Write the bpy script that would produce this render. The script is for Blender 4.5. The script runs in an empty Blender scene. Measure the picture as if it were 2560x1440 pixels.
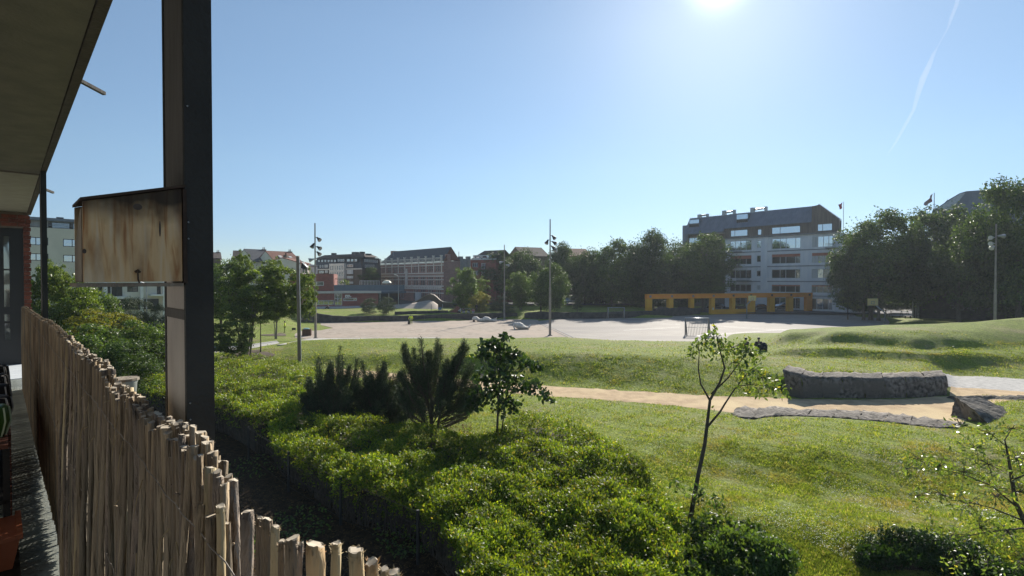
import bpy, bmesh, math, random
import numpy as np
from mathutils import Vector, Matrix

random.seed(7); RNG = np.random.default_rng(11)
S = bpy.context.scene
COL = S.collection
R = math.radians
F = 1300.0; EYE = 7.5; PITCH = math.atan(20 / F)
cp, sp = math.cos(PITCH), math.sin(PITCH)

# ------------------------------------------------------------------ camera
cd = bpy.data.cameras.new('camera'); cam = bpy.data.objects.new('camera', cd); COL.objects.link(cam)
cam.location = (0, 0, EYE); cam.rotation_euler = (math.pi / 2 - PITCH, 0, 0)
cd.sensor_width = 36; cd.lens = 36 * F / 2560; cd.clip_start = 0.02; cd.clip_end = 20000
S.camera = cam
# ------------------------------------------------------------------ sky and sun
SUN_EL, SUN_AZ = R(28.3), R(21.6)
world = bpy.data.worlds.new('World'); S.world = world; world.use_nodes = True
wn = world.node_tree.nodes; wl = world.node_tree.links; wn.clear()
sky = wn.new('ShaderNodeTexSky'); sky.sky_type = 'NISHITA'; sky.sun_disc = False
sky.sun_elevation = SUN_EL; sky.sun_rotation = SUN_AZ
sky.air_density = 1.0; sky.dust_density = 0.1; sky.ozone_density = 1.6; sky.altitude = 60
SUNV = Vector((math.sin(SUN_AZ) * math.cos(SUN_EL), math.cos(SUN_AZ) * math.cos(SUN_EL), math.sin(SUN_EL)))
wtc = wn.new('ShaderNodeTexCoord'); wsx = wn.new('ShaderNodeSeparateXYZ'); wl.new(wtc.outputs['Generated'], wsx.inputs[0])
wcr = wn.new('ShaderNodeValToRGB')        # summer haze: deepens the upper sky, takes the yellow out of the horizon
for i_, (p_, c_) in enumerate([(0.0, (.55, .68, .86)), (.07, (.62, .73, .93)), (.2, (.90, .96, 1.0)), (.42, (1.16, 1.17, 1.12))]):
    e_ = wcr.color_ramp.elements[i_] if i_ < 2 else wcr.color_ramp.elements.new(p_)
    e_.position = p_; e_.color = (*c_, 1)
wl.new(wsx.outputs[2], wcr.inputs[0])
wmu = wn.new('ShaderNodeVectorMath'); wmu.operation = 'MULTIPLY'; wl.new(sky.outputs[0], wmu.inputs[0]); wl.new(wcr.outputs[0], wmu.inputs[1])
wdt = wn.new('ShaderNodeVectorMath'); wdt.operation = 'DOT_PRODUCT'; wl.new(wtc.outputs['Generated'], wdt.inputs[0]); wdt.inputs[1].default_value = SUNV
def wpow(ex, amp):
    m1 = wn.new('ShaderNodeMath'); m1.operation = 'MAXIMUM'; m1.inputs[1].default_value = 0; wl.new(wdt.outputs['Value'], m1.inputs[0])
    m2 = wn.new('ShaderNodeMath'); m2.operation = 'POWER'; m2.inputs[1].default_value = ex; wl.new(m1.outputs[0], m2.inputs[0])
    m3 = wn.new('ShaderNodeMath'); m3.operation = 'MULTIPLY'; m3.inputs[1].default_value = amp; wl.new(m2.outputs[0], m3.inputs[0]); return m3.outputs[0]
wad = wn.new('ShaderNodeMath'); wad.operation = 'ADD'; wl.new(wpow(1500, 10.0), wad.inputs[0]); wl.new(wpow(60, 1.3), wad.inputs[1])   # the sun's aureole
wsc = wn.new('ShaderNodeVectorMath'); wsc.operation = 'SCALE'; wsc.inputs[0].default_value = (0.93, 1.0, 1.0); wl.new(wad.outputs[0], wsc.inputs['Scale'])
wfa = wn.new('ShaderNodeVectorMath'); wfa.operation = 'ADD'; wl.new(wmu.outputs[0], wfa.inputs[0]); wl.new(wsc.outputs[0], wfa.inputs[1])
bg = wn.new('ShaderNodeBackground'); bg.inputs[1].default_value = 0.067
wo = wn.new('ShaderNodeOutputWorld'); wl.new(wfa.outputs[0], bg.inputs[0]); wl.new(bg.outputs[0], wo.inputs[0])
sd = bpy.data.lights.new('sun', 'SUN'); sd.energy = 4.6; sd.angle = R(0.53); sd.color = (1, 0.93, 0.82)
sun = bpy.data.objects.new('sun', sd); COL.objects.link(sun)
sdir = Vector((math.sin(SUN_AZ) * math.cos(SUN_EL), math.cos(SUN_AZ) * math.cos(SUN_EL), math.sin(SUN_EL)))
sun.rotation_euler = sdir.to_track_quat('Z', 'Y').to_euler(); sun.location = (0, 0, 60)
S.view_settings.view_transform = 'Standard'; S.view_settings.look = 'None'
S.view_settings.exposure = 0.80; S.view_settings.gamma = 1; S.view_settings.use_curve_mapping = False
S.cycles.max_bounces = 6; S.cycles.diffuse_bounces = 3; S.cycles.glossy_bounces = 2
S.cycles.transmission_bounces = 3; S.cycles.transparent_max_bounces = 6; S.cycles.volume_bounces = 0
S.cycles.caustics_reflective = False; S.cycles.caustics_refractive = False
S.cycles.sample_clamp_indirect = 6

# ------------------------------------------------------------------ projection helpers (pixels of the 2560 x 1440 photo)
def ray(px, py):
    cx = (px - 1280) / F; cy = (720 - py) / F
    return Vector((cx, cp + cy * sp, -sp + cy * cp))
def W(px, py, Y):
    d = ray(px, py); t = Y / d.y
    return Vector((d.x * t, Y, EYE + d.z * t))
def GZ(px, py, z=0.0):
    d = ray(px, py); t = (z - EYE) / d.z
    return Vector((d.x * t, d.y * t, z))
TH = R(44.7); cT, sT = math.cos(TH), math.sin(TH)
def B(u, v, z):                      # balcony frame: u along the balcony, v outward, z relative to the eye
    return Vector((-u * sT + v * cT, u * cT + v * sT, EYE + z))
def BV(px, py, v):
    d = ray(px, py); t = v / (d.x * cT + d.y * sT)
    return (-d.x * sT + d.y * cT) * t, d.z * t
def BU(px, py, u):
    d = ray(px, py); t = u / (-d.x * sT + d.y * cT)
    return (d.x * cT + d.y * sT) * t, d.z * t

# ------------------------------------------------------------------ object helpers
def tag(o, label=None, cat=None, group=None, kind=None):
    if label: o['label'] = label
    if cat: o['category'] = cat
    if group: o['group'] = group
    if kind: o['kind'] = kind
    return o
def empty(name, loc, label, cat, group=None, rz=0):
    o = bpy.data.objects.new(name, None); COL.objects.link(o); o.location = loc; o.rotation_euler = (0, 0, rz)
    o.empty_display_size = 0.3
    return tag(o, label, cat, group)
bpy_update_needed = []
def link(name, me, mat=None, parent=None, loc=None):
    o = bpy.data.objects.new(name, me); COL.objects.link(o)
    if mat is not None and len(me.materials) == 0: me.materials.append(mat)
    if parent is not None: o.parent = parent
    if loc is not None: o.location = loc
    return o
def dup_tree(root, loc, rz=0, scale=None, label=None, group=None):
    r = root.copy(); COL.objects.link(r); r.location = loc; r.rotation_euler = (0, 0, rz)
    if scale is not None: r.scale = scale
    if label: r['label'] = label
    if group: r['group'] = group
    for ch in list(root.children):
        c = ch.copy(); COL.objects.link(c); c.parent = r
        for g in list(ch.children):
            k = g.copy(); COL.objects.link(k); k.parent = c
    return r
class MB:
    """collects faces in world coordinates; build(origin) writes them relative to an origin"""
    def __init__(s): s.v = []; s.f = []; s.smooth = False
    def quad(s, *p):
        n = len(s.v); s.v += [tuple(x) for x in p]; s.f.append(tuple(range(n, n + len(p))))
    def hexa(s, p):   # 8 points: bottom 0-3, top 4-7
        n = len(s.v); s.v += [tuple(x) for x in p]
        for f in ((0, 3, 2, 1), (4, 5, 6, 7), (0, 1, 5, 4), (1, 2, 6, 5), (2, 3, 7, 6), (3, 0, 4, 7)):
            s.f.append(tuple(n + i for i in f))
    def box(s, x0, x1, y0, y1, z0, z1, T=None):
        p = [(x0, y0, z0), (x1, y0, z0), (x1, y1, z0), (x0, y1, z0), (x0, y0, z1), (x1, y0, z1), (x1, y1, z1), (x0, y1, z1)]
        if T: p = [T(*q) for q in p]
        s.hexa(p)
    def tube(s, pts, rad, n=8, cap=True):
        pts = [Vector(p) for p in pts]; k = len(pts)
        if not hasattr(rad, '__len__'): rad = [rad] * k
        base = len(s.v); up = None
        for i, p in enumerate(pts):
            t = (pts[min(i + 1, k - 1)] - pts[max(i - 1, 0)])
            if t.length < 1e-9: t = Vector((0, 0, 1))
            t.normalize()
            if up is None: up = Vector((1, 0, 0)) if abs(t.x) < 0.8 else Vector((0, 1, 0))
            a = up - t * up.dot(t); a.normalize(); b = t.cross(a); up = a
            for j in range(n):
                w = 2 * math.pi * j / n
                s.v.append(tuple(p + (a * math.cos(w) + b * math.sin(w)) * rad[i]))
        for i in range(k - 1):
            for j in range(n):
                s.f.append((base + i * n + j, base + i * n + (j + 1) % n, base + (i + 1) * n + (j + 1) % n, base + (i + 1) * n + j))
        if cap:
            s.f.append(tuple(base + j for j in range(n))[::-1]); s.f.append(tuple(base + (k - 1) * n + j for j in range(n)))
    def prism(s, pts, off):  # polygon pts + offset vector
        n = len(pts); b = len(s.v); off = Vector(off)
        s.v += [tuple(p) for p in pts] + [tuple(Vector(p) + off) for p in pts]
        s.f.append(tuple(range(b, b + n))[::-1]); s.f.append(tuple(range(b + n, b + 2 * n)))
        for i in range(n):
            j = (i + 1) % n; s.f.append((b + i, b + j, b + n + j, b + n + i))
    def mesh(s, name, mat=None, origin=(0, 0, 0), smooth=False):
        me = bpy.data.meshes.new(name); o = Vector(origin)
        me.from_pydata([(a - o.x, b - o.y, c - o.z) for a, b, c in s.v], [], s.f)
        if mat: me.materials.append(mat)
        if smooth: me.shade_smooth()
        bm = bmesh.new(); bm.from_mesh(me); bmesh.ops.recalc_face_normals(bm, faces=bm.faces); bm.to_mesh(me); bm.free()
        if smooth: me.shade_smooth()
        me.update(); return me
    def build(s, name, mat, parent=None, smooth=False, origin=None):
        if parent is not None:
            o = parent.location if origin is None else origin
            p = parent
            off = Vector((0, 0, 0)); q = p
            while q is not None: off = off + q.location; q = q.parent
            return link(name, s.mesh(name, mat, off, smooth), None, parent)
        org = Vector(origin) if origin is not None else Vector((0, 0, 0))
        ob = link(name, s.mesh(name, mat, org, smooth)); ob.location = org; return ob
def np_mesh(name, V, nper, mat=None):
    """V: (n*nper,3) array, each nper consecutive vertices one face"""
    V = np.ascontiguousarray(V.reshape(-1, 3), dtype=np.float32); n = len(V); k = n // nper
    me = bpy.data.meshes.new(name); me.vertices.add(n); me.loops.add(n); me.polygons.add(k)
    me.vertices.foreach_set('co', V.ravel()); me.loops.foreach_set('vertex_index', np.arange(n, dtype=np.int32))
    me.polygons.foreach_set('loop_start', np.arange(0, n, nper, dtype=np.int32))
    me.update(calc_edges=True)
    if mat: me.materials.append(mat)
    return me
def grid_mesh(name, P, mat=None, smooth=True):
    """P: (r,c,3)"""
    r, c, _ = P.shape; me = bpy.data.meshes.new(name)
    idx = np.arange(r * c).reshape(r, c)
    q = np.stack([idx[:-1, :-1], idx[:-1, 1:], idx[1:, 1:], idx[1:, :-1]], -1).reshape(-1, 4)
    me.vertices.add(r * c); me.vertices.foreach_set('co', P.astype(np.float32).ravel())
    me.loops.add(q.size); me.loops.foreach_set('vertex_index', q.ravel().astype(np.int32))
    me.polygons.add(len(q)); me.polygons.foreach_set('loop_start', np.arange(0, q.size, 4, dtype=np.int32))
    me.update(calc_edges=True)
    if mat: me.materials.append(mat)
    if smooth: me.shade_smooth()
    return me

# ------------------------------------------------------------------ materials
def node_mat(name):
    m = bpy.data.materials.new(name); m.use_nodes = True; n = m.node_tree.nodes; n.clear()
    out = n.new('ShaderNodeOutputMaterial'); b = n.new('ShaderNodeBsdfPrincipled')
    m.node_tree.links.new(b.outputs[0], out.inputs[0]); return m, m.node_tree, b, out
def mat(name, c1, c2=None, scale=4.0, rough=0.7, metal=0.0, bump=0.0, bscale=None, stretch=(1, 1, 1), spec=0.5, detail=6, coords='Object', c3=None, isl=0.0, lo=0.35, hi=0.65):
    m, t, b, out = node_mat(name); L = t.links.new; N = t.nodes.new
    b.inputs['Roughness'].default_value = rough; b.inputs['Metallic'].default_value = metal
    b.inputs['Specular IOR Level'].default_value = spec
    c2 = c2 or tuple(x * 0.8 for x in c1)
    tc = N('ShaderNodeTexCoord'); mp = N('ShaderNodeMapping'); mp.inputs['Scale'].default_value = stretch
    L(tc.outputs[coords], mp.inputs[0])
    no = N('ShaderNodeTexNoise'); no.inputs['Scale'].default_value = scale; no.inputs['Detail'].default_value = detail
    L(mp.outputs[0], no.inputs['Vector'])
    cr = N('ShaderNodeValToRGB'); cr.color_ramp.elements[0].position = lo; cr.color_ramp.elements[1].position = hi
    cr.color_ramp.elements[0].color = (*c1, 1); cr.color_ramp.elements[1].color = (*c2, 1)
    L(no.outputs['Fac'], cr.inputs[0]); col = cr.outputs[0]
    if c3:
        n2 = N('ShaderNodeTexNoise'); n2.inputs['Scale'].default_value = scale * 0.13; n2.inputs['Detail'].default_value = 4
        L(mp.outputs[0], n2.inputs['Vector']); r2 = N('ShaderNodeValToRGB'); r2.color_ramp.elements[0].position = 0.48; r2.color_ramp.elements[1].position = 0.62
        L(n2.outputs['Fac'], r2.inputs[0]); mx = N('ShaderNodeMix'); mx.data_type = 'RGBA'
        L(r2.outputs[0], mx.inputs[0]); L(col, mx.inputs[6]); mx.inputs[7].default_value = (*c3, 1); col = mx.outputs[2]
    if isl:
        g = N('ShaderNodeObjectInfo'); ma = N('ShaderNodeMapRange'); ma.inputs[3].default_value = 1 - isl; ma.inputs[4].default_value = 1 + isl
        L(g.outputs['Random'], ma.inputs[0]); vm = N('ShaderNodeVectorMath'); vm.operation = 'SCALE'
        L(col, vm.inputs[0]); L(ma.outputs[0], vm.inputs['Scale']); col = vm.outputs[0]
    L(col, b.inputs['Base Color'])
    if bump:
        bn = N('ShaderNodeTexNoise'); bn.inputs['Scale'].default_value = bscale or scale * 4; bn.inputs['Detail'].default_value = 5
        L(mp.outputs[0], bn.inputs['Vector']); bu = N('ShaderNodeBump'); bu.inputs['Strength'].default_value = min(1, bump); bu.inputs['Distance'].default_value = 0.02 * max(1, bump)
        L(bn.outputs['Fac'], bu.inputs['Height']); L(bu.outputs[0], b.inputs['Normal'])
    return m
def leaf_mat(name, c1, c2, trans=0.35, rough=0.45, spec=0.5, c3=None, patch=2.2, amp=.38):
    m, t, b, out = node_mat(name); L = t.links.new; N = t.nodes.new
    g = N('ShaderNodeNewGeometry'); cr = N('ShaderNodeValToRGB')
    cr.color_ramp.elements[0].color = (*c1, 1); cr.color_ramp.elements[1].color = (*c2, 1)
    if c3:
        cr.color_ramp.elements[1].position = 0.9; e = cr.color_ramp.elements.new(0.97); e.color = (*c3, 1)
    L(g.outputs['Random Per Island'], cr.inputs[0]); tc = N('ShaderNodeTexCoord'); no = N('ShaderNodeTexNoise'); no.inputs['Scale'].default_value = patch; no.inputs['Detail'].default_value = 3; L(tc.outputs['Object'], no.inputs['Vector'])
    mr = N('ShaderNodeMapRange'); mr.inputs[1].default_value = .3; mr.inputs[2].default_value = .7; mr.inputs[3].default_value = 1 - amp; mr.inputs[4].default_value = 1 + amp; L(no.outputs['Fac'], mr.inputs[0])
    pv = N('ShaderNodeVectorMath'); pv.operation = 'SCALE'; L(cr.outputs[0], pv.inputs[0]); L(mr.outputs[0], pv.inputs['Scale']); cro = pv.outputs[0]; L(cro, b.inputs['Base Color'])
    b.inputs['Roughness'].default_value = rough; b.inputs['Specular IOR Level'].default_value = spec
    tr = N('ShaderNodeBsdfTranslucent'); vm = N('ShaderNodeVectorMath'); vm.operation = 'MULTIPLY'
    vm.inputs[1].default_value = (1.9, 1.7, 0.7); L(cro, vm.inputs[0]); L(vm.outputs[0], tr.inputs[0])
    mx = N('ShaderNodeMixShader'); mx.inputs[0].default_value = trans
    L(b.outputs[0], mx.inputs[1]); L(tr.outputs[0], mx.inputs[2]); L(mx.outputs[0], out.inputs[0])
    return m
def brick_mat(name, c1, c2, mortar, scale=1.0, bw=0.22, rh=0.075, rot=0):
    m, t, b, out = node_mat(name); L = t.links.new; N = t.nodes.new
    tc = N('ShaderNodeTexCoord'); mp = N('ShaderNodeMapping'); mp.inputs['Rotation'].default_value = (0, 0, rot)
    L(tc.outputs['Object'], mp.inputs[0]); sx = N('ShaderNodeSeparateXYZ'); L(mp.outputs[0], sx.inputs[0])
    cx = N('ShaderNodeCombineXYZ'); L(sx.outputs[0], cx.inputs[0]); L(sx.outputs[2], cx.inputs[1])
    br = N('ShaderNodeTexBrick'); br.inputs['Color1'].default_value = (*c1, 1); br.inputs['Color2'].default_value = (*c2, 1)
    br.inputs['Mortar'].default_value = (*mortar, 1); br.inputs['Scale'].default_value = scale
    br.inputs['Brick Width'].default_value = bw; br.inputs['Row Height'].default_value = rh; br.inputs['Mortar Size'].default_value = 0.008
    L(cx.outputs[0], br.inputs['Vector']); no = N('ShaderNodeTexNoise'); no.inputs['Scale'].default_value = 0.6; L(tc.outputs['Object'], no.inputs['Vector'])
    mr = N('ShaderNodeMapRange'); mr.inputs[3].default_value = 0.65; mr.inputs[4].default_value = 1.3; L(no.outputs['Fac'], mr.inputs[0])
    vm = N('ShaderNodeVectorMath'); vm.operation = 'SCALE'; L(br.outputs[0], vm.inputs[0]); L(mr.outputs[0], vm.inputs['Scale'])
    L(vm.outputs[0], b.inputs['Base Color']); b.inputs['Roughness'].default_value = 0.85
    return m
def glass_mat(name, tint=(0.02, 0.03, 0.04), refl=0.35, rough=0.04):
    m, t, b, out = node_mat(name); L = t.links.new; N = t.nodes.new
    b.inputs['Base Color'].default_value = (*tint, 1); b.inputs['Roughness'].default_value = 0.3
    g = N('ShaderNodeBsdfGlossy'); g.inputs['Roughness'].default_value = rough; g.inputs['Color'].default_value = (0.85, 0.92, 1, 1)
    mx = N('ShaderNodeMixShader'); mx.inputs[0].default_value = refl; L(b.outputs[0], mx.inputs[1]); L(g.outputs[0], mx.inputs[2]); L(mx.outputs[0], out.inputs[0])
    no = N('ShaderNodeTexNoise'); no.inputs['Scale'].default_value = 0.8; tc = N('ShaderNodeTexCoord'); L(tc.outputs['Object'], no.inputs['Vector'])
    bu = N('ShaderNodeBump'); bu.inputs['Strength'].default_value = 0.12; bu.inputs['Distance'].default_value = 0.1; L(no.outputs['Fac'], bu.inputs['Height']); L(bu.outputs[0], g.inputs['Normal'])
    return m
M = {}
def grass_ground(name):
    m, t, b, out = node_mat(name); L = t.links.new; N = t.nodes.new
    tc = N('ShaderNodeTexCoord')
    def noise(sc, det=5, st=(1, 1, 1)):
        mp = N('ShaderNodeMapping'); mp.inputs['Scale'].default_value = st; L(tc.outputs['Object'], mp.inputs[0])
        n = N('ShaderNodeTexNoise'); n.inputs['Scale'].default_value = sc; n.inputs['Detail'].default_value = det; n.inputs['Roughness'].default_value = 0.65
        L(mp.outputs[0], n.inputs['Vector']); return n.outputs['Fac']
    def ramp(f, a, b_, ca, cb):
        r = N('ShaderNodeValToRGB'); r.color_ramp.elements[0].position = a; r.color_ramp.elements[1].position = b_
        r.color_ramp.elements[0].color = (*ca, 1); r.color_ramp.elements[1].color = (*cb, 1); L(f, r.inputs[0]); return r.outputs[0]
    base = ramp(noise(3.0), 0.3, 0.7, (0.125, 0.170, 0.030), (0.27, 0.315, 0.060))
    dry = ramp(noise(0.28, 7), 0.50, 0.68, (0, 0, 0), (1, 1, 1))
    mx = N('ShaderNodeMix'); mx.data_type = 'RGBA'; L(dry, mx.inputs[0]); L(base, mx.inputs[6]); mx.inputs[7].default_value = (0.27, 0.245, 0.11, 1)
    fine = ramp(noise(14, 3, (1, 0.5, 1)), 0.32, 0.72, (0.45, 0.5, 0.45), (1.35, 1.35, 1.3))
    m2 = N('ShaderNodeMix'); m2.data_type = 'RGBA'; m2.blend_type = 'MULTIPLY'; m2.inputs[0].default_value = 1; L(mx.outputs[2], m2.inputs[6]); L(fine, m2.inputs[7])
    L(m2.outputs[2], b.inputs['Base Color']); b.inputs['Roughness'].default_value = 0.9; b.inputs['Specular IOR Level'].default_value = 0.15
    bu = N('ShaderNodeBump'); bu.inputs['Strength'].default_value = 0.9; bu.inputs['Distance'].default_value = 0.12
    L(noise(9, 6, (1, 0.6, 1)), bu.inputs['Height']); L(bu.outputs[0], b.inputs['Normal'])
    tr = N('ShaderNodeBsdfTranslucent'); return m
M['lawn'] = grass_ground('lawn_grass')
M['earth'] = mat('earth', (0.05, 0.035, 0.02), (0.11, 0.08, 0.05), 2.5, 0.95, bump=1)
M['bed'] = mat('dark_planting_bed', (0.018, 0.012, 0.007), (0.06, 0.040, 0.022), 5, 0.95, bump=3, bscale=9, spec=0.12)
M['sand'] = mat('pinkish_sand', (0.44, 0.375, 0.315), (0.31, 0.262, 0.215), 1.1, 0.95, bump=2.5, bscale=5, stretch=(1, 1.5, 1), detail=9, c3=(0.42, 0.345, 0.285), spec=0.12)
M['court'] = mat('court_concrete', (0.26, 0.236, 0.212), (0.33, 0.30, 0.27), 0.6, 0.8, bump=0.4, bscale=6, c3=(0.25, 0.23, 0.215), stretch=(0.6, 2.2, 1), spec=0.12)
M['path'] = mat('sandy_path', (0.56, 0.42, 0.26), (0.40, 0.29, 0.18), 1.6, 0.95, bump=2, bscale=12, detail=9, c3=(0.60, 0.47, 0.28), spec=0.12)
M['gravel'] = mat('pale_gravel', (0.55, 0.53, 0.50), (0.38, 0.37, 0.35), 3, 0.95, bump=2, bscale=14, detail=8, spec=0.12)
M['pave'] = mat('pale_paving', (0.52, 0.50, 0.46), (0.45, 0.43, 0.40), 1.5, 0.9, spec=0.12)
M['casing_wall'] = mat('dull_grey_wall', (0.10, 0.10, 0.105), (0.15, 0.145, 0.14), .6, .9)
M['asphalt'] = mat('asphalt', (0.06, 0.06, 0.065), (0.045, 0.045, 0.05), 3, 0.9)
M['rock'] = mat('dark_rock', (0.06, 0.054, 0.048), (0.24, 0.215, 0.19), 4.5, 0.85, bump=4.5, bscale=7, detail=12, c3=(0.12, 0.11, 0.095), isl=0.12, spec=0.12)
M['wallstone'] = mat('dark_wall_stone', (0.05, 0.048, 0.05), (0.09, 0.085, 0.08), 1.5, 0.9, bump=1.5, spec=0.12)
M['bark'] = mat('bark', (0.05, 0.04, 0.03), (0.10, 0.08, 0.06), 9, 0.9, bump=1.5, stretch=(1, 1, 0.25))
M['bark_pale'] = mat('pale_bark', (0.22, 0.20, 0.17), (0.12, 0.11, 0.09), 5, 0.9, bump=1, stretch=(1, 1, 0.3))
M['leaf_dark'] = leaf_mat('leaf_dark', (0.018, 0.042, 0.017), (0.064, 0.108, 0.032), 0.35, 0.5, 0.35)
M['leaf_far'] = leaf_mat('leaf_far', (0.022, 0.054, 0.018), (0.088, 0.148, 0.036), 0.36, 0.5, 0.35)
M['leaf_mid'] = leaf_mat('leaf_mid', (0.030, 0.070, 0.016), (0.11, 0.18, 0.036), 0.42, 0.45, 0.4)
M['leaf_bright'] = leaf_mat('leaf_bright', (0.028, 0.062, 0.012), (0.16, 0.235, 0.038), 0.45, 0.4, 0.5)
M['leaf_wispy'] = leaf_mat('leaf_wispy', (0.04, 0.085, 0.02), (0.17, 0.25, 0.06), 0.42, 0.35, 0.5, c3=(0.36, 0.36, 0.06))
M['leaf_yellow'] = leaf_mat('leaf_yellow', (0.09, 0.11, 0.015), (0.22, 0.22, 0.03), 0.45, 0.5, 0.4)
M['leaf_hedge'] = leaf_mat('leaf_hedge', (0.045, 0.100, 0.010), (0.205, 0.280, 0.022), 0.47, 0.46, 0.34, c3=(0.30, 0.26, 0.05), patch=.9, amp=.45)
M['leaf_sapling'] = leaf_mat('leaf_sapling', (0.014, 0.036, 0.010), (0.04, 0.085, 0.018), 0.3, 0.4, 0.4)
M['needle'] = leaf_mat('needle', (0.018, 0.040, 0.020), (0.065, 0.095, 0.048), 0.15, 0.6, 0.3)
M['grass'] = leaf_mat('grass_blade', (0.06, 0.115, 0.018), (0.245, 0.31, 0.055), 0.46, 0.5, 0.3, c3=(0.42, 0.38, 0.20))
M['white_flower'] = mat('white_flower', (0.75, 0.75, 0.7), (0.8, 0.8, 0.75), 5, 0.7)
M['litter'] = leaf_mat('dry_leaf', (0.07, 0.045, 0.02), (0.22, 0.15, 0.07), 0.2, 0.8, 0.2)
M['steel_dark'] = mat('dark_painted_steel', (0.052, 0.054, 0.052), (0.040, 0.042, 0.041), 5, 0.65, 0.0, bump=0.3, bscale=90, spec=0.15)
M['steel_pole'] = mat('weathered_steel_pole', (0.28, 0.25, 0.22), (0.19, 0.17, 0.15), 1.5, 0.7, 0.0)
M['galv'] = mat('galvanised_steel', (0.36, 0.38, 0.40), (0.26, 0.28, 0.30), 3, 0.4, 0.6)
M['rail'] = mat('blue_grey_rail', (0.07, 0.10, 0.125), (0.05, 0.075, 0.10), 6, 0.45)
M['black'] = mat('black_metal', (0.012, 0.012, 0.013), (0.02, 0.02, 0.02), 4, 0.6)
M['white'] = mat('white_paint', (0.72, 0.72, 0.70), (0.62, 0.62, 0.61), 1, 0.6)
M['stone_white'] = mat('white_stone', (0.66, 0.62, 0.56), (0.52, 0.47, 0.42), 2.2, 0.75, bump=0.6)
M['render_cream'] = mat('cream_render', (0.66, 0.62, 0.52), (0.58, 0.55, 0.46), 0.6, 0.9)
M['render_grey'] = mat('board_marked_concrete', (0.62, 0.63, 0.66), (0.74, 0.73, 0.73), 0.9, 0.9, stretch=(1, 1, 0.35), bump=0.5)
M['ledge'] = mat('concrete_ledge', (0.20, 0.20, 0.21), (0.27, 0.27, 0.27), 1.4, 0.9)
M['wood_clad'] = mat('brown_wood_cladding', (0.19, 0.15, 0.125), (0.12, 0.10, 0.085), 2.0, 0.8, stretch=(2, 2, 0.15))
M['zinc'] = mat('zinc_roof', (0.17, 0.20, 0.25), (0.13, 0.155, 0.20), 1.0, 0.5, 0.1, stretch=(1, 1, 0.4))
M['slate'] = mat('slate_roof', (0.035, 0.038, 0.045), (0.055, 0.058, 0.065), 2.5, 0.55)
M['tile_red'] = mat('red_roof_tile', (0.20, 0.075, 0.045), (0.13, 0.05, 0.035), 3, 0.85, stretch=(1, 1, 2))
M['tile_brown'] = mat('brown_roof_tile', (0.09, 0.06, 0.05), (0.06, 0.045, 0.04), 3, 0.85)
M['brick_red'] = brick_mat('red_brick', (0.27, 0.08, 0.06), (0.20, 0.06, 0.05), (0.22, 0.16, 0.14), 1, 0.6, 0.2)
M['brick_old'] = brick_mat('old_red_brick', (0.36, 0.18, 0.145), (0.26, 0.135, 0.115), (0.42, 0.37, 0.33), 1, 0.5, 0.16)
M['brick_brown'] = brick_mat('brown_brick', (0.12, 0.085, 0.06), (0.09, 0.065, 0.05), (0.14, 0.12, 0.10), 1, 0.5, 0.16)
M['lime'] = mat('limestone_trim', (0.68, 0.62, 0.55), (0.56, 0.51, 0.46), 2, 0.85)
M['blue_panel'] = mat('blue_grey_panel', (0.085, 0.12, 0.165), (0.07, 0.10, 0.14), 1, 0.5)
M['mural'] = mat('painted_mural', (0.02, 0.04, 0.06), (0.10, 0.06, 0.03), 0.5, 0.8, c3=(0.02, 0.09, 0.09))
M['orange'] = mat('orange_paint', (0.80, 0.29, 0.030), (0.72, 0.25, 0.025), 0.8, 0.55)
M['ochre'] = mat('yellow_ochre_paint', (0.74, 0.36, 0.025), (0.66, 0.31, 0.025), 0.8, 0.55)
M['glass'] = glass_mat('window_glass')
M['glass_blue'] = glass_mat('sky_reflecting_glass', (0.03, 0.05, 0.08), 0.62, 0.03)
M['glass_dark'] = glass_mat('dark_window_glass', (0.012, 0.014, 0.018), 0.12, 0.06)
M['blind'] = mat('terracotta_blind', (0.42, 0.14, 0.085), (0.36, 0.12, 0.07), 2, 0.8)
M['curtain'] = mat('white_curtain', (0.55, 0.55, 0.53), (0.40, 0.40, 0.40), 1.2, 0.9, stretch=(3, 3, 0.1))
M['frame_white'] = mat('white_window_frame', (0.60, 0.60, 0.60), (0.52, 0.52, 0.52), 2, 0.6)
M['frame_dark'] = mat('dark_window_frame', (0.02, 0.022, 0.025), (0.028, 0.03, 0.033), 2, 0.5)
M['soffit'] = mat('grey_brown_soffit_board', (0.20, 0.185, 0.15), (0.155, 0.145, 0.12), 5, 0.9, bump=0.3, bscale=40)
M['soffit_pale'] = mat('pale_soffit_board', (0.33, 0.31, 0.26), (0.28, 0.26, 0.22), 5, 0.9, bump=0.3)
M['fascia'] = mat('dark_drip_edge', (0.06, 0.05, 0.045), (0.09, 0.075, 0.065), 12, 0.8, bump=0.5)
M['deck'] = mat('weathered_ribbed_decking', (0.42, 0.44, 0.40), (0.28, 0.30, 0.26), 7, 0.75, bump=0.4, isl=0.12)
M['tile_pale'] = mat('pale_floor_tile', (0.62, 0.66, 0.68), (0.55, 0.58, 0.6), 3, 0.6)
M['red_slat'] = mat('reddish_wood', (0.16, 0.055, 0.03), (0.09, 0.03, 0.02), 6, 0.7, stretch=(1, 6, 1))
M['shelf_dark'] = mat('dark_shelf', (0.012, 0.011, 0.010), (0.02, 0.018, 0.016), 5, 0.7)
M['terracotta'] = mat('orange_plastic', (0.30, 0.09, 0.035), (0.22, 0.065, 0.03), 4, 0.6)
M['hivis'] = mat('hi_vis_yellow', (0.70, 0.80, 0.02), (0.62, 0.72, 0.02), 6, 0.7)
M['hivis_dull'] = mat('hi_vis_trousers', (0.42, 0.50, 0.10), (0.10, 0.13, 0.06), 9, 0.8)
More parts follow.
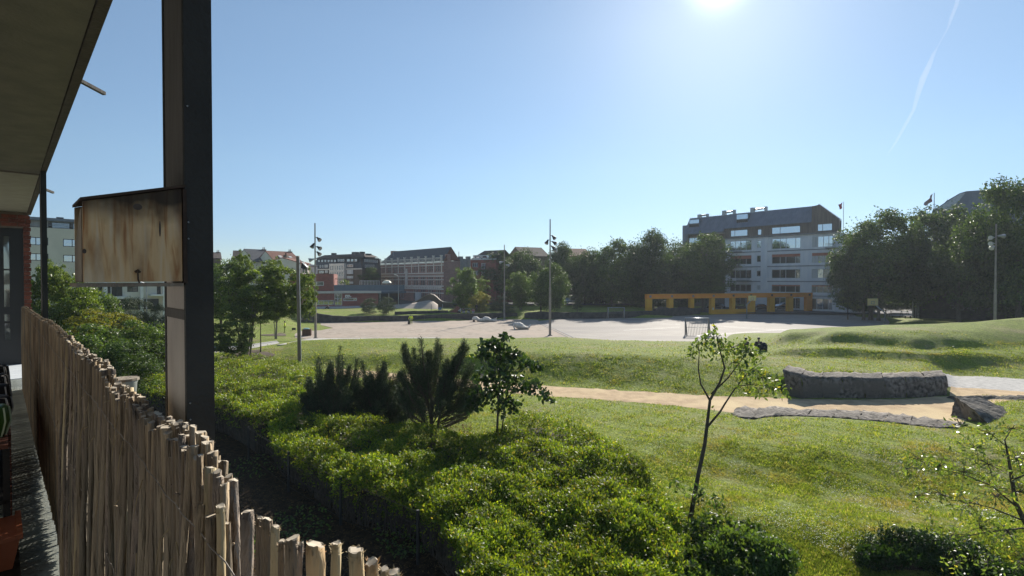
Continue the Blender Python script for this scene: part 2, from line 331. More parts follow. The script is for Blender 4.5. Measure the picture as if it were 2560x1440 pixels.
M['navy'] = mat('dark_navy_cloth', (0.012, 0.014, 0.022), (0.02, 0.022, 0.03), 6, 0.9)
M['skin'] = mat('skin', (0.42, 0.24, 0.17), (0.38, 0.21, 0.15), 8, 0.6)
M['hair'] = mat('dark_hair', (0.012, 0.010, 0.009), (0.02, 0.017, 0.014), 30, 0.6)
M['pink'] = mat('pink_cloth', (0.45, 0.16, 0.18), (0.36, 0.12, 0.14), 8, 0.9)
M['grey_cloth'] = mat('pale_grey_cloth', (0.45, 0.45, 0.45), (0.3, 0.3, 0.32), 8, 0.9)
M['play_red'] = mat('faded_red_plastic', (0.24, 0.065, 0.045), (0.19, 0.05, 0.04), 3, 0.5)
M['teal'] = mat('teal_lid', (0.22, 0.42, 0.42), (0.18, 0.36, 0.38), 3, 0.5)
M['brown_wood'] = mat('brown_planks', (0.12, 0.065, 0.04), (0.08, 0.045, 0.03), 6, 0.8, stretch=(4, 4, 0.5), isl=0.2)
M['post_wood'] = mat('brown_grey_timber', (0.24, 0.18, 0.13), (0.16, 0.12, 0.09), 9, 0.8, stretch=(3, 3, 0.2), bump=0.6)
M['board_cream'] = mat('cream_board', (0.80, 0.75, 0.58), (0.72, 0.67, 0.52), 3, 0.6)
M['board_lit'] = leaf_mat('cream_translucent_board', (0.62, 0.57, 0.42), (0.66, 0.61, 0.45), .55, .5, .3, amp=.05)
M['wave_top'] = mat('pale_wave_concrete', (0.36, 0.31, 0.265), (0.29, 0.25, 0.21), 1.2, 0.85)
M['wave_side'] = mat('brown_wave_side', (0.14, 0.11, 0.085), (0.10, 0.08, 0.065), 1.2, 0.9)
M['car_dark'] = mat('dark_car_paint', (0.02, 0.025, 0.035), (0.018, 0.022, 0.03), 1, 0.25, 0.3)
M['car_silver'] = mat('silver_car_paint', (0.30, 0.32, 0.34), (0.28, 0.30, 0.32), 1, 0.25, 0.5)
M['rubber'] = mat('tyre_rubber', (0.01, 0.01, 0.01), (0.014, 0.014, 0.014), 5, 0.9)
M['lamp_red'] = mat('lamp_red_lens', (0.35, 0.02, 0.02), (0.3, 0.02, 0.02), 2, 0.3)
M['flag_red'] = mat('red_flag_cloth', (0.38, 0.06, 0.06), (0.28, 0.04, 0.05), 1.2, 0.8)
M['flag_pale'] = mat('pale_flag_cloth', (0.45, 0.40, 0.38), (0.25, 0.06, 0.06), 0.7, 0.8)

# ------------------------------------------------------------------ terrain
COLS = {
 100: [('Y', 0, .1), ('Y', 30, .2), ('Y', 60, .4), ('Y', 84, 1.0), ('Y', 110, 1.2), ('Y', 400, 2)],
 400: [('Y', 0, .1), ('Y', 30, .2), ('Y', 56, .25), ('Y', 70, .6), ('Y', 84, 1.2), ('Y', 110, 1.3), ('Y', 400, 2)],
 560: [('Y', 0, .1), ('Y', 30, .2), (893, .2), (865, .22), (845, .35), (815, .9), (800, 1.15), ('Y', 92, 1.2), ('Y', 110, 1.5), ('Y', 400, 2)],
 690: [('Y', 0, .1), ('Y', 30, .2), (905, .3), (872, .7), (862, .3), (850, .25), (838, .15), (832, .15), (812, .7), (799, 1.0), ('Y', 88, .9), ('Y', 92, .9), ('Y', 96, 1.3), ('Y', 125, 1.6), ('Y', 400, 2)],
 760: [('Y', 0, .1), ('Y', 30, .2), (912, .3), (885, .8), (855, .95), ('Y', 58, .8), ('Y', 61, -.04), (826, -.04), (812, .1), (806, .1), ('Y', 92.4, 0), ('Y', 93.2, 1.5), ('Y', 112, 1.3), ('Y', 125, 1.6), ('Y', 400, 2)],
 830: [('Y', 0, .1), ('Y', 32, .2), (918, .3), (885, 1.05), (850, 1.15), ('Y', 59, .8), ('Y', 62, -.04), ('Y', 92.6, -.04), ('Y', 93.4, 1.1), ('Y', 112, 1.25), ('Y', 125, 1.6), ('Y', 400, 2)],
 1000: [('Y', 0, .1), ('Y', 34, .2), (938, .2), (922, .3), (885, 1.15), (846, 1.25), ('Y', 59, .9), ('Y', 62, -.04), ('Y', 95.5, -.04), ('Y', 96.3, 1.0), ('Y', 112, 1.5), ('Y', 400, 2)],
 1200: [('Y', 0, .1), ('Y', 30, .25), (958, .2), (945, .2), (932, .3), (888, 1.5), (846, 1.5), ('Y', 57, 1.1), ('Y', 62, -.04), ('Y', 99.3, -.04), ('Y', 100.1, 1.0), ('Y', 112, 1.3), ('Y', 400, 2)],
 1400: [('Y', 0, .1), ('Y', 18, .5), (1075, .7), (1010, .35), (990, .2), (964, .2), (955, .3), (884, 1.8), (842, 1.75), ('Y', 55, 1.2), ('Y', 61.5, -.04), ('Y', 101.4, -.04), ('Y', 102.2, 1.15), ('Y', 115, 1.4), ('Y', 400, 2)],
 1560: [('Y', 0, .1), ('Y', 15, .4), ('Y', 20, .65), (1020, .35), (1002, .22), (974, .22), (964, .35), (886, 1.85), (852, 1.65), ('Y', 55, 1.1), ('Y', 61.5, -.04), ('Y', 103, -.04), ('Y', 103.8, 1.1), ('Y', 115, 1.2), ('Y', 400, 2)],
 1700: [('Y', 0, .1), (1360, .2), (1270, .55), (1200, .35), (1100, .65), (1035, .4), (1015, .24), (986, .24), (975, .4), (890, 1.8), (853, 1.4), ('Y', 56, .8), ('Y', 60.5, -.04), ('Y', 110, -.04), ('Y', 113, .6), ('Y', 125, .3), ('Y', 400, .5)],
 1800: [('Y', 0, .1), (1380, .25), (1260, .6), (1200, .2), (1100, .7), (1045, .45), (1025, .25), (990, .25), (982, .4), (900, 1.65), (846, 1.2), ('Y', 62, .2), ('Y', 64, -.04), ('Y', 130, 0), ('Y', 400, .5)],
 1900: [('Y', 0, .1), (1400, .3), (1290, .65), (1215, .2), (1110, .75), (1060, .5), (1034, .25), (996, .25), (985, .45), (930, 1.2), (895, 1.5), (866, 1.5), (850, 1.45), (836, 1.2), ('Y', 70, .3), ('Y', 74, -.04), ('Y', 130, 0), ('Y', 400, .5)],
 1985: [('Y', 0, .1), (1400, .3), (1310, .65), (1230, .2), (1120, .8), (1060, .55), (1036, .25), ('Y', 33.4, .25), ('Y', 33.8, 1.2), (920, 1.45), (890, 1.45), (874, 1.98), (864, 1.9), (856, 1.95), (832, 2.7), (822, 2.7), ('Y', 62, .9), ('Y', 70, .1), ('Y', 76, -.04), ('Y', 118, -.04), ('Y', 400, .5)],
 2100: [('Y', 0, .1), (1420, .35), (1330, .7), (1240, .15), (1120, .8), (1060, .55), (1040, .25), ('Y', 33.2, .25), ('Y', 33.6, 1.2), (928, 1.45), (894, 1.4), (872, 2.1), (859, 2.05), (830, 2.98), (817, 2.95), ('Y', 60, 1.9), ('Y', 72, -.04), ('Y', 112, -.04), ('Y', 122, .1), ('Y', 400, .5)],
 2225: [('Y', 0, .1), (1420, .35), (1330, .7), (1245, .2), (1120, .8), (1070, .5), (1050, .25), ('Y', 33.3, .25), ('Y', 33.7, 1.2), (934, 1.25), (899, 1.3), (882, 1.9), (867, 1.85), (843, 2.6), (824, 3.0), (812, 3.0), ('Y', 60, 2.0), ('Y', 72, -.04), ('Y', 101, -.04), ('Y', 108, .2), ('Y', 400, .5)],
 2300: [('Y', 0, .1), (1420, .35), (1340, .7), (1250, .2), (1120, .8), (1075, .5), (1055, .25), ('Y', 33.4, .25), ('Y', 33.8, 1.2), (938, 1.2), (902, 1.2), (886, 1.75), (872, 1.75), (850, 2.5), (826, 3.0), (810, 3.1), ('Y', 60, 2.2), ('Y', 72, .2), ('Y', 400, .5)],
 2400: [('Y', 0, .1), (1420, .35), (1340, .7), (1250, .25), (1120, .75), (1080, .4), (1050, .25), (990, .22), (938, .3), (905, 1.0), (888, 1.6), (870, 1.7), (848, 2.4), (826, 2.9), (806, 3.15), ('Y', 62, 2.3), ('Y', 74, .3), ('Y', 400, .5)],
 2570: [('Y', 0, .1), (1420, .35), (1340, .7), (1250, .3), (1120, .8), (1010, .8), (992, .4), (980, .25), (948, .3), (912, .8), (887, 1.4), (868, 1.6), (850, 2.1), (828, 2.7), (795, 3.6), ('Y', 62, 3.0), ('Y', 76, .4), ('Y', 400, .5)],
 2900: [('Y', 0, .1), ('Y', 20, .6), ('Y', 34, .5), ('Y', 40, .8), ('Y', 47, 2.5), ('Y', 55, 3.6), ('Y', 64, 3.0), ('Y', 78, .4), ('Y', 400, .5)],
}
YG = np.arange(0, 420, 0.2)
ck = []; ZG = []
for pxk in sorted(COLS):
    ys, zs = [], []
    for q in COLS[pxk]:
        if q[0] == 'Y': y, z = q[1], q[2]
        else: g = GZ(pxk, q[0], q[1]); y, z = g.y, q[1]
        if ys and y <= ys[-1] + 0.05: y = ys[-1] + 0.25
        ys.append(y); zs.append(z)
    z = np.interp(YG, ys, zs)
    k = np.exp(-0.5 * (np.arange(-6, 7) / 2.2) ** 2); k /= k.sum()
    z = np.convolve(np.pad(z, 6, mode='edge'), k, mode='valid')
    ck.append((pxk - 1280) / F); ZG.append(z)
ck = np.array(ck); ZG = np.array(ZG)
def terr(x, y):
    x = np.asarray(x, float); y = np.asarray(y, float)
    yy = np.maximum(y, 1.0); c = np.clip(x / yy, ck[0], ck[-1] - 1e-6)
    i = np.clip(np.searchsorted(ck, c, side='right') - 1, 0, len(ck) - 2)
    f = (c - ck[i]) / (ck[i + 1] - ck[i]); f = f * f * (3 - 2 * f)
    g = np.clip(y / 0.2, 0, len(YG) - 1.001); j = g.astype(int); h = g - j
    a = ZG[i, j] * (1 - h) + ZG[i, j + 1] * h; b = ZG[i + 1, j] * (1 - h) + ZG[i + 1, j + 1] * h
    z = a * (1 - f) + b * f
    n = 0.02 * (np.sin(x * 1.3 + 0.7 * y) * np.sin(y * 1.1 - 0.4 * x) + 0.6 * np.sin(x * 2.9 + 1.7) * np.sin(y * 3.3))
    return z + n * np.clip((z - 0.25) * 2, 0, 1)
def tz(x, y): return float(terr(x, y))
def hit(px, py):
    d = ray(px, py); Ys = np.arange(3, 300, 0.1); t = Ys / d.y
    diff = EYE + d.z * t - terr(d.x * t, Ys); k = np.argmax(diff <= 0)
    if diff[k] > 0: k = len(Ys) - 1
    Y = Ys[k]; x = d.x * Y / d.y
    return Vector((x, Y, tz(x, Y)))
cs = np.concatenate([np.linspace(-1.4, -1.0, 12)[:-1], np.linspace(-1.0, 1.02, 330), np.linspace(1.02, 1.4, 12)[1:]])
Yr = np.concatenate([np.linspace(1.0, 8, 12)[:-1], np.geomspace(8, 62, 300)[:-1], np.geomspace(62, 135, 90)[:-1], np.geomspace(135, 400, 12)])
CC, YY = np.meshgrid(cs, Yr); XX = CC * YY
o = link('lawn', grid_mesh('lawn', np.stack([XX, YY, terr(XX, YY)], -1), M['lawn'])); tag(o, kind='structure')
gm = MB(); gm.quad((-620, -60, -.35), (620, -60, -.35), (620, 640, -.35), (-620, 640, -.35))
tag(gm.build('ground', M['earth']), kind='structure')

def sheet(name, pts, z, m, thick=False):
    b = MB(); b.quad(*[(p[0], p[1], z) for p in pts]); return tag(b.build(name, m), kind='structure')
def drape(name, top, bot, m, nx=90, ny=12, dz=0.035):
    """strip between two pixel polylines, laid on the terrain"""
    def samp(pl, n):
        P = [hit(*p) for p in pl]; P = np.array([[p.x, p.y] for p in P]); d = np.r_[0, np.cumsum(np.linalg.norm(np.diff(P, axis=0), axis=1))]
        s = np.linspace(0, d[-1], n); return np.stack([np.interp(s, d, P[:, 0]), np.interp(s, d, P[:, 1])], -1)
    a, b = samp(top, nx), samp(bot, nx)
    jag = 0.06 * np.sin(np.arange(nx) * 2.1)[:, None] * np.array([[0.3, 1]]) + 0.05 * RNG.normal(size=(nx, 2)); a = a + jag; b = b - jag
    f = np.linspace(0, 1, ny)[None, :, None]; P = a[:, None] * (1 - f) + b[:, None] * f
    z = terr(P[..., 0], P[..., 1]) + dz
    e = np.minimum(f[..., 0], 1 - f[..., 0]); z = z - 0.03 * (e < 0.01)
    return tag(link(name, grid_mesh(name, np.concatenate([P, z[..., None]], -1), m)), kind='structure')

# plaza: sand on the left, concrete court on the right
def g0(px, py, z=0.0): return GZ(px, py, z)
sand_pts = [g0(*p) for p in [(700, 841), (708, 829), (800, 826), (833, 820), (800, 812), (762, 806), (860, 806), (1000, 803), (1100, 800.5), (1292, 797), (1312, 797), (1345, 800), (1346, 804)]]
e1 = g0(1432, 843); a1 = g0(1345, 803); dd = (e1 - a1).normalized(); e2 = a1 + dd * ((60.6 - a1.y) / dd.y)
sand_pts += [e2, Vector((GZ(1000, 860).x, 60.6, 0)), Vector((-24, 60.6, 0)), GZ(770, 848)]
sheet('sand_plaza', sand_pts, 0.012, M['sand'])
court_pts = [a1, g0(1400, 797), g0(1490, 797), g0(1620, 794), g0(1700, 790), g0(1781, 785), g0(2040, 780), g0(2130, 784), g0(2215, 795), g0(2225, 806), g0(2220, 812), Vector((58, 74, 0)), Vector((45, 60.6, 0)), e2]
sheet('concrete_court', court_pts, 0.016, M['court'])
b = MB()
per = Vector((dd.y, -dd.x, 0))
for k in (0.0, 0.55):
    p0 = a1 + per * k; p1 = e2 + per * k
    b.hexa([(*(p0.xy), .0), (*((p0 + per * .16).xy), .0), (*((p1 + per * .16).xy), .0), (*(p1.xy), .0), (*(p0.xy), .045), (*((p0 + per * .16).xy), .045), (*((p1 + per * .16).xy), .045), (*(p1.xy), .045)])
tag(b.build('drain_channel', M['ledge']), kind='structure')
b = MB(); s0 = g0(1100, 828); s1 = g0(1215, 806)   # thin joint line in the sand
b.quad((*s0.xy, .018), (*(s0 + Vector((.12, 0, 0))).xy, .018), (*(s1 + Vector((.12, 0, 0))).xy, .018), (*s1.xy, .018)); tag(b.build('paving_joint', M['ledge']), kind='structure')
# court lines
b = MB()
for (a, c) in (((1530, 800), (1700, 812)), ((1560, 826), (1700, 818)), ((1790, 815), (1990, 828)), ((1660, 800), (1870, 806)), ((1740, 840), (1990, 822))):
    p, q = g0(*a), g0(*c); n = (q - p).normalized(); w = Vector((-n.y, n.x, 0)) * .05
    b.quad((*(p + w).xy, .022), (*(p - w).xy, .022), (*(q - w).xy, .022), (*(q + w).xy, .022))
tag(b.build('court_line', M['white']), kind='structure')
# sandy path and gravel
drape('sandy_path', [(830, 921), (950, 929), (1080, 942), (1200, 952), (1350, 964), (1500, 973), (1700, 986), (1850, 994), (1990, 998), (2100, 1000), (2250, 999), (2378, 990), (2420, 978), (2600, 982)],
      [(830, 938), (950, 948), (1080, 962), (1200, 974), (1350, 990), (1500, 999), (1700, 1016), (1830, 1032), (1990, 1036), (2100, 1040), (2250, 1055), (2395, 1064), (2480, 1010), (2600, 996)], M['path'], 130, 10)
drape('gravel_path', [(2340, 931), (2370, 936), (2450, 941), (2560, 949), (2640, 954)], [(2340, 960), (2372, 968), (2450, 974), (2560, 982), (2640, 988)], M['gravel'], 40, 8, 0.05)
drape('sandy_patch', [(2376, 962), (2470, 972), (2600, 980)], [(2376, 993), (2440, 990), (2600, 994)], M['path'], 30, 6, 0.042)
drape('footpath', [(300, 868), (430, 868), (540, 867), (620, 862), (690, 852)], [(300, 884), (430, 884), (540, 882), (620, 874), (700, 858)], M['gravel'], 40, 6, 0.04)
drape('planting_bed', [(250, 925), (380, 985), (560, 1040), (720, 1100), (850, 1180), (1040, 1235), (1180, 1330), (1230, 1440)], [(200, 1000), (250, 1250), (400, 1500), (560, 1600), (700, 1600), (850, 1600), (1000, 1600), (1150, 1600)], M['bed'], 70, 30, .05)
# concrete ramp slab
b = MB(); q = [GZ(692, 862, .55), GZ(770, 858, .55), GZ(855, 845.5, .1), GZ(762, 848, .1)]
b.hexa([(p.x, p.y, p.z - .5) for p in q] + [tuple(p) for p in q]); 
tag(b.build('concrete_ramp', M['pave'], origin=q[0]), kind='structure')
b = MB(); q = [GZ(770, 848, .12), GZ(1100, 845, .12), GZ(1100, 843.5, .12), GZ(770, 846, .12)]
b.hexa([(p.x, p.y, p.z - .3) for p in q] + [tuple(p) for p in q]); tag(b.build('kerb', M['pave']), kind='structure')
# pavement in front of the brick pavilion, road behind the trees
drape('pavement', [(640, 757.5), (700, 757), (880, 757), (1010, 754.5)], [(640, 772), (700, 771), (880, 770.5), (960, 767), (1010, 763)], M['pave'], 50, 6, .06)
b = MB(); b.quad((-100, 126, 1.88), (32, 121, 1.6), (40, 140, 1.7), (-100, 150, 2.1)); tag(b.build('street', M['asphalt']), kind='structure')
b = MB(); b.quad((36, 117, .27), (150, 98, .3), (190, 130, .36), (60, 150, .36)); tag(b.build('street_right', M['asphalt']), kind='structure')
bpy.data.objects['street_right'].name = 'car_park'
b = MB(); b.quad(*[(p.x, p.y, .34) for p in (g0(2205, 789, .2), g0(2290, 786, .2), g0(2420, 787, .2), g0(2440, 795, .2), g0(2300, 795, .2))]); tag(b.build('picnic_yard', M['pave']), kind='structure')

# ------------------------------------------------------------------ vegetation
def leaf_cloud(P, N, size, aspect=0.5, jitter=0.9, fold=0.15):
    """rhombic leaves at P (n,3) facing roughly N; returns (n*4,3)"""
    n = len(P); size = np.broadcast_to(size, (n,))[:, None]
    D = N + RNG.normal(size=(n, 3)) * jitter; D /= np.linalg.norm(D, axis=1, keepdims=True) + 1e-9
    A = np.cross(D, RNG.normal(size=(n, 3))); A /= np.linalg.norm(A, axis=1, keepdims=True) + 1e-9
    Bv = np.cross(D, A)
    v = np.stack([P - A * size * .5, P + Bv * size * aspect * .5 + D * size * fold - A * size * .05, P + A * size * .5, P - Bv * size * aspect * .5 + D * size * fold - A * size * .05], 1)
    return v.reshape(-1, 3)
def crown_mesh(name, m, seed, nb=60, nl=26000, leaf=0.04, r=(1, 1, 1), shape='round', blob=(0.2, 0.34), inner=0.25, aspect=0.55, flat=1.0):
    """crown of unit radius, z from 0 to 2 (before r); leaves gathered in clumps of uneven size"""
    rg = np.random.default_rng(seed)
    d = rg.normal(size=(nb, 3)); d /= np.linalg.norm(d, axis=1, keepdims=True)
    if shape == 'cone':
        h = rg.random(nb) ** 0.8; rad = (1 - h) * 0.85 + 0.1; a = rg.random(nb) * 2 * np.pi; k = np.sqrt(rg.random(nb)) * .8 + .2
        C = np.stack([np.cos(a) * rad * k, np.sin(a) * rad * k, h * 2], -1)
    else:
        C = d * (0.50 + 0.38 * rg.random(nb))[:, None]; C[:, 2] = C[:, 2] * 0.92 + 1.0
        lump = 1 + 0.16 * np.sin(3 * np.arctan2(d[:, 1], d[:, 0]) + seed); C[:, :2] *= lump[:, None]
    br = blob[0] + (blob[1] - blob[0]) * rg.random(nb) ** 1.5
    w = br ** 2; idx = rg.choice(nb, nl, p=w / w.sum())
    q = rg.normal(size=(nl, 3)); q /= np.linalg.norm(q, axis=1, keepdims=True)
    q[:, 2] = np.where(q[:, 2] < -0.3, -q[:, 2] * .4, q[:, 2]) * flat
    rr = br[idx] * (0.62 + 0.42 * rg.random(nl) ** 0.6 + (rg.random(nl) < 0.06) * 0.14)
    P = C[idx] + q * rr[:, None]
    P = np.concatenate([P, (rg.normal(size=(int(nl * inner), 3)) * 0.33) + np.array([0, 0, .95])])
    Nn = np.concatenate([q, rg.normal(size=(int(nl * inner), 3))]); Nn[:, 2] += 0.35
    lo_, hi_ = np.percentile(P, .4, axis=0), np.percentile(P, 99.6, axis=0)
    P = (P - (lo_ + hi_) / 2) / ((hi_ - lo_) / 2) * np.array([.97, .97, .95]) + np.array([0, 0, 1.0])
    keep = (np.linalg.norm((P - [0, 0, 1.0]) / [1, 1, 1.0], axis=1) < 1.02 + .22 * rg.random(len(P))) if shape != 'cone' else np.ones(len(P), bool); P, Nn = P[keep], Nn[keep]
    V = leaf_cloud(P, Nn, leaf * (0.6 + 0.8 * rg.random(len(P))), aspect) * np.array(r)
    return np_mesh(name, V, 4, m)
def trunk_mb(h, r0, limbs=6, seed=0, spread=0.6, multi=1, lean=0.0, top=1.4):
    rg = random.Random(seed); b = MB()
    for k in range(multi):
        a = rg.random() * 6.28 if multi > 1 else 0; off = r0 * 1.4 if multi > 1 else 0; ln = lean + (0.35 if multi > 1 else 0) * rg.random()
        pts = []; n = 7
        for i in range(n):
            t = i / (n - 1); w = 0.06 * h * t
            pts.append(Vector((math.cos(a) * (off + ln * h * t) + rg.uniform(-w, w) * .5, math.sin(a) * (off + ln * h * t) + rg.uniform(-w, w) * .5, t * h * top - 0.15)))
        b.tube(pts, [r0 * (1.25 if i == 0 else 1 - 0.8 * i / n) for i in range(n)], 8)
        for j in range(limbs):
            i = rg.randint(3, n - 2); p = pts[i]; aa = rg.random() * 6.28; L = h * rg.uniform(.4, .8)
            e = p + Vector((math.cos(aa) * L * spread, math.sin(aa) * L * spread, L * rg.uniform(.35, .8))); mid = (p + e) / 2 + Vector((0, 0, -.06 * L))
            b.tube([p, mid, e], [r0 * .42, r0 * .27, r0 * .08], 6)
    return b
CR = {}
def crown(kind):
    if kind not in CR:
        spec = {
            'oak1': (M['leaf_dark'], 1, dict(nb=90, nl=30000, leaf=.050, blob=(.16, .30))),
            'oak2': (M['leaf_dark'], 2, dict(nb=110, nl=30000, leaf=.050, blob=(.14, .28))),
            'oak3': (M['leaf_far'], 3, dict(nb=80, nl=28000, leaf=.048, blob=(.15, .28))),
            'lime': (M['leaf_mid'], 4, dict(nb=70, nl=26000, leaf=.050, blob=(.14, .27), inner=.15)),
            'bright': (M['leaf_bright'], 5, dict(nb=75, nl=20000, leaf=.055, blob=(.10, .24), inner=.10, flat=.7)),
            'yellow': (M['leaf_yellow'], 6, dict(nb=50, nl=14000, leaf=.06, blob=(.16, .28), flat=.7)),
            'shrub': (M['leaf_mid'], 7, dict(nb=60, nl=18000, leaf=.055, blob=(.16, .28), flat=.8)),
            'conifer': (M['needle'], 8, dict(nb=60, nl=22000, leaf=.07, blob=(.14, .26), aspect=.16)),
            'cone': (M['needle'], 9, dict(nb=60, nl=12000, leaf=.08, blob=(.12, .22), shape='cone', aspect=.2)),
        }[kind]
        CR[kind] = crown_mesh('crown_' + kind, spec[0], spec[1], **spec[2])
    return CR[kind]
TK = {}
def tree(name, pxc, Y, pytop, pybot, wpx, kind, label, trunk=None, bark='bark', base_z=None, group=None, rz=0, depth=None, multi=1, tr=None, cat='tree', trunk_px=None, extra=()):
    """crown spans pytop..pybot and wpx wide at depth Y; trunk stands on the terrain"""
    c = W(pxc, (pytop + pybot) / 2, Y); zt = W(pxc, pytop, Y).z; zb = W(pxc, pybot, Y).z; rx = wpx / F * Y / 2
    bx = W(trunk_px, 700, Y).x if trunk_px else c.x
    gz = tz(bx, Y) if base_z is None else base_z
    root = empty(name, (bx, Y, gz), label, cat, group)
    hh = (zt - zb) / 2
    cr = link('crown', crown(kind), None, root, (c.x - bx, 0, zb - gz - .0)); cr.scale = (rx * 1.02, (depth or rx), hh); cr.rotation_euler = (0, 0, rz)
    for i_, (ex, et, eb, ew_) in enumerate(extra):
        c2 = W(ex, et, Y); zb2 = W(ex, eb, Y).z; k2 = link('crown', crown(kind), None, root, (c2.x - bx, (i_ % 2 - .5) * rx * .6, zb2 - gz)); r2_ = ew_ / F * Y / 2; k2.scale = (r2_, r2_, (c2.z - zb2) / 2); k2.rotation_euler = (0, 0, i_ * 1.7)
    h = max(zb - gz, .25) + hh * .9
    key = (multi, round(h), bark); r0 = tr or max(.06, h * .035)
    link('trunk', trunk_mb(h * .75, r0, 6, int(pxc), .45, multi).mesh('trunk', M[bark]), None, root)
    return root
G_STREET = 'large dark trees lining the far side of the square'
T = tree
# left group behind the fence and box
T('leafy_tree', 130, 34, 665, 880, 200, 'bright', 'tall bright leafy tree in front of the cream apartment block at far left', rz=.5, extra=[(160, 650, 760, 70), (95, 655, 760, 70), (200, 730, 850, 90)])
T('leafy_tree', 215, 40, 712, 860, 140, 'lime', 'mid-green leafy tree between the tall left tree and the street lamp', rz=2)
T('pine_tree', 320, 46, 742, 860, 110, 'conifer', 'dark pine standing below the wooden box', rz=1)
T('pine_tree', 385, 48, 758, 850, 70, 'conifer', 'small dark pine just left of the near column', rz=2)
T('shrub', 245, 33, 772, 905, 170, 'yellow', 'yellow-green shrub at the foot of the pine below the box', cat='shrub', tr=.04, multi=3)
T('shrub', 350, 32, 798, 930, 170, 'shrub', 'rounded green shrub left of the near column', cat='shrub', rz=1, tr=.04, multi=3)
T('shrub', 430, 34, 796, 925, 150, 'bright', 'light green shrub partly behind the near column', cat='shrub', rz=2.2, tr=.04, multi=3)
T('shrub', 190, 27, 810, 960, 200, 'shrub', 'large dark green shrub just over the stick fence', cat='shrub', rz=2.8, tr=.04, multi=3)
T('shrub', 300, 24, 850, 1000, 170, 'oak3', 'low dark shrub in the shade between fence and column', cat='shrub', rz=.8, tr=.04, multi=3)
# trees right of the column
T('leafy_tree', 552, 56, 648, 800, 140, 'lime', 'leafy tree emerging from behind the right side of the near column', rz=.3)
T('multi_stem_tree', 655, 50, 652, 792, 205, 'bright', 'broad multi-stemmed tree beside the wooden lamp post', bark='bark', multi=4, tr=.10, rz=1.4, trunk_px=612, extra=[(622, 626, 720, 52), (672, 640, 720, 46), (700, 655, 740, 50), (590, 700, 810, 90), (720, 700, 800, 80)])
T('multi_stem_tree', 625, 47, 722, 815, 130, 'bright', 'lighter multi-stemmed tree with pale thin trunks in front of the broad one', bark='bark_pale', multi=5, tr=.055, rz=.4, trunk_px=622)
T('multi_stem_tree', 690, 64, 720, 800, 90, 'lime', 'small tree with pale stems growing from a bare earth patch', bark='bark_pale', multi=4, tr=.07, rz=2.4)
T('leafy_tree', 765, 50, 668, 800, 60, 'bright', 'slender leafy tree top right of the wooden lamp post', rz=2, tr=.06, trunk_px=650)
T('shrub', 570, 44, 790, 900, 110, 'bright', 'light green bush at the right edge of the near column', cat='shrub', rz=.7, tr=.03, multi=3)
# far side left
T('bushy_conifer', 923, 99, 744, 788, 46, 'conifer', 'dark bushy conifer, left one of the pair on the back lawn', base_z=1.1)
T('bushy_conifer', 966, 98, 741, 789, 46, 'conifer', 'dark bushy conifer, right one of the pair on the back lawn', base_z=1.1, rz=2)
T('round_tree', 924, 140, 668, 712, 52, 'oak3', 'dark tree between the mansard block and the ornate brick building', base_z=2)
T('birch_tree', 1158, 108, 668, 775, 78, 'lime', 'green tree with whitish trunks in front of the ornate building corner', bark='bark_pale', base_z=1.4, multi=4, tr=.13)
T('tree', 1202, 116, 690, 745, 50, 'bright', 'green tree behind the whitish-trunked tree', rz=3, base_z=1.4)
T('yellow_tree', 1198, 105, 728, 785, 56, 'yellow', 'yellow-green tree behind the picnic people', base_z=1.2)
T('bushy_conifer', 1250, 108, 738, 790, 54, 'conifer', 'dark spreading conifer right of the yellow-green tree', base_z=1.2, rz=1)
T('bushy_conifer', 1272, 101, 765, 792, 36, 'conifer', 'low dark conifer just behind the stone wall end', base_z=1.1, rz=2)
T('street_tree', 1250, 134, 630, 760, 110, 'oak1', 'first dark tree of the row, left of the small lamp mast', base_z=1.8, group=G_STREET)
T('street_tree', 1310, 128, 624, 755, 110, 'oak2', 'dark tree right behind the distant lamp mast', base_z=1.8, group=G_STREET, rz=1)
T('street_tree', 1405, 134, 607, 750, 95, 'oak1', 'tall dark tree behind the central lamp mast', base_z=1.6, group=G_STREET, rz=2)
T('street_tree', 1462, 126, 622, 760, 105, 'oak2', 'dark tree right of the central lamp mast', base_z=1.5, group=G_STREET, rz=3)
T('street_tree', 1530, 122, 598, 764, 130, 'oak3', 'dark tree left of the tallest tree in the row', base_z=1.4, group=G_STREET, rz=.7)
T('street_tree', 1630, 124, 576, 774, 150, 'oak1', 'tallest dark tree of the row, left of the grey apartment block', base_z=1.0, group=G_STREET, rz=1.6)
T('street_tree', 1590, 130, 610, 776, 130, 'oak2', 'dark tree filling the gap behind the row', base_z=1.0, group=G_STREET, rz=2.6)
T('street_tree', 1758, 122, 585, 752, 150, 'oak3', 'rounded dark tree standing in front of the grey apartment block', base_z=.3, group=G_STREET, rz=.2)
T('street_tree', 1698, 130, 600, 778, 130, 'oak2', 'dark tree between the tallest one and the grey apartment block', base_z=.8, group=G_STREET, rz=4)
T('street_tree', 1490, 132, 640, 768, 150, 'oak1', 'dark tree low in the second rank behind the small conifer', base_z=1.4, group=G_STREET, rz=5)
T('round_tree', 1372, 103, 658, 782, 108, 'oak3', 'rounded olive tree with trunk behind the dark stone wall', base_z=1.2, rz=1.1, trunk_px=1352)
T('birch_tree', 1302, 109, 678, 768, 74, 'lime', 'lighter tree with pale trunk behind the wall gap', bark='bark_pale', base_z=1.2, multi=2, tr=.11, rz=2)
T('small_conifer', 1443, 103, 746, 776, 30, 'cone', 'small dark conical conifer on the shaded back lawn', base_z=1.2)
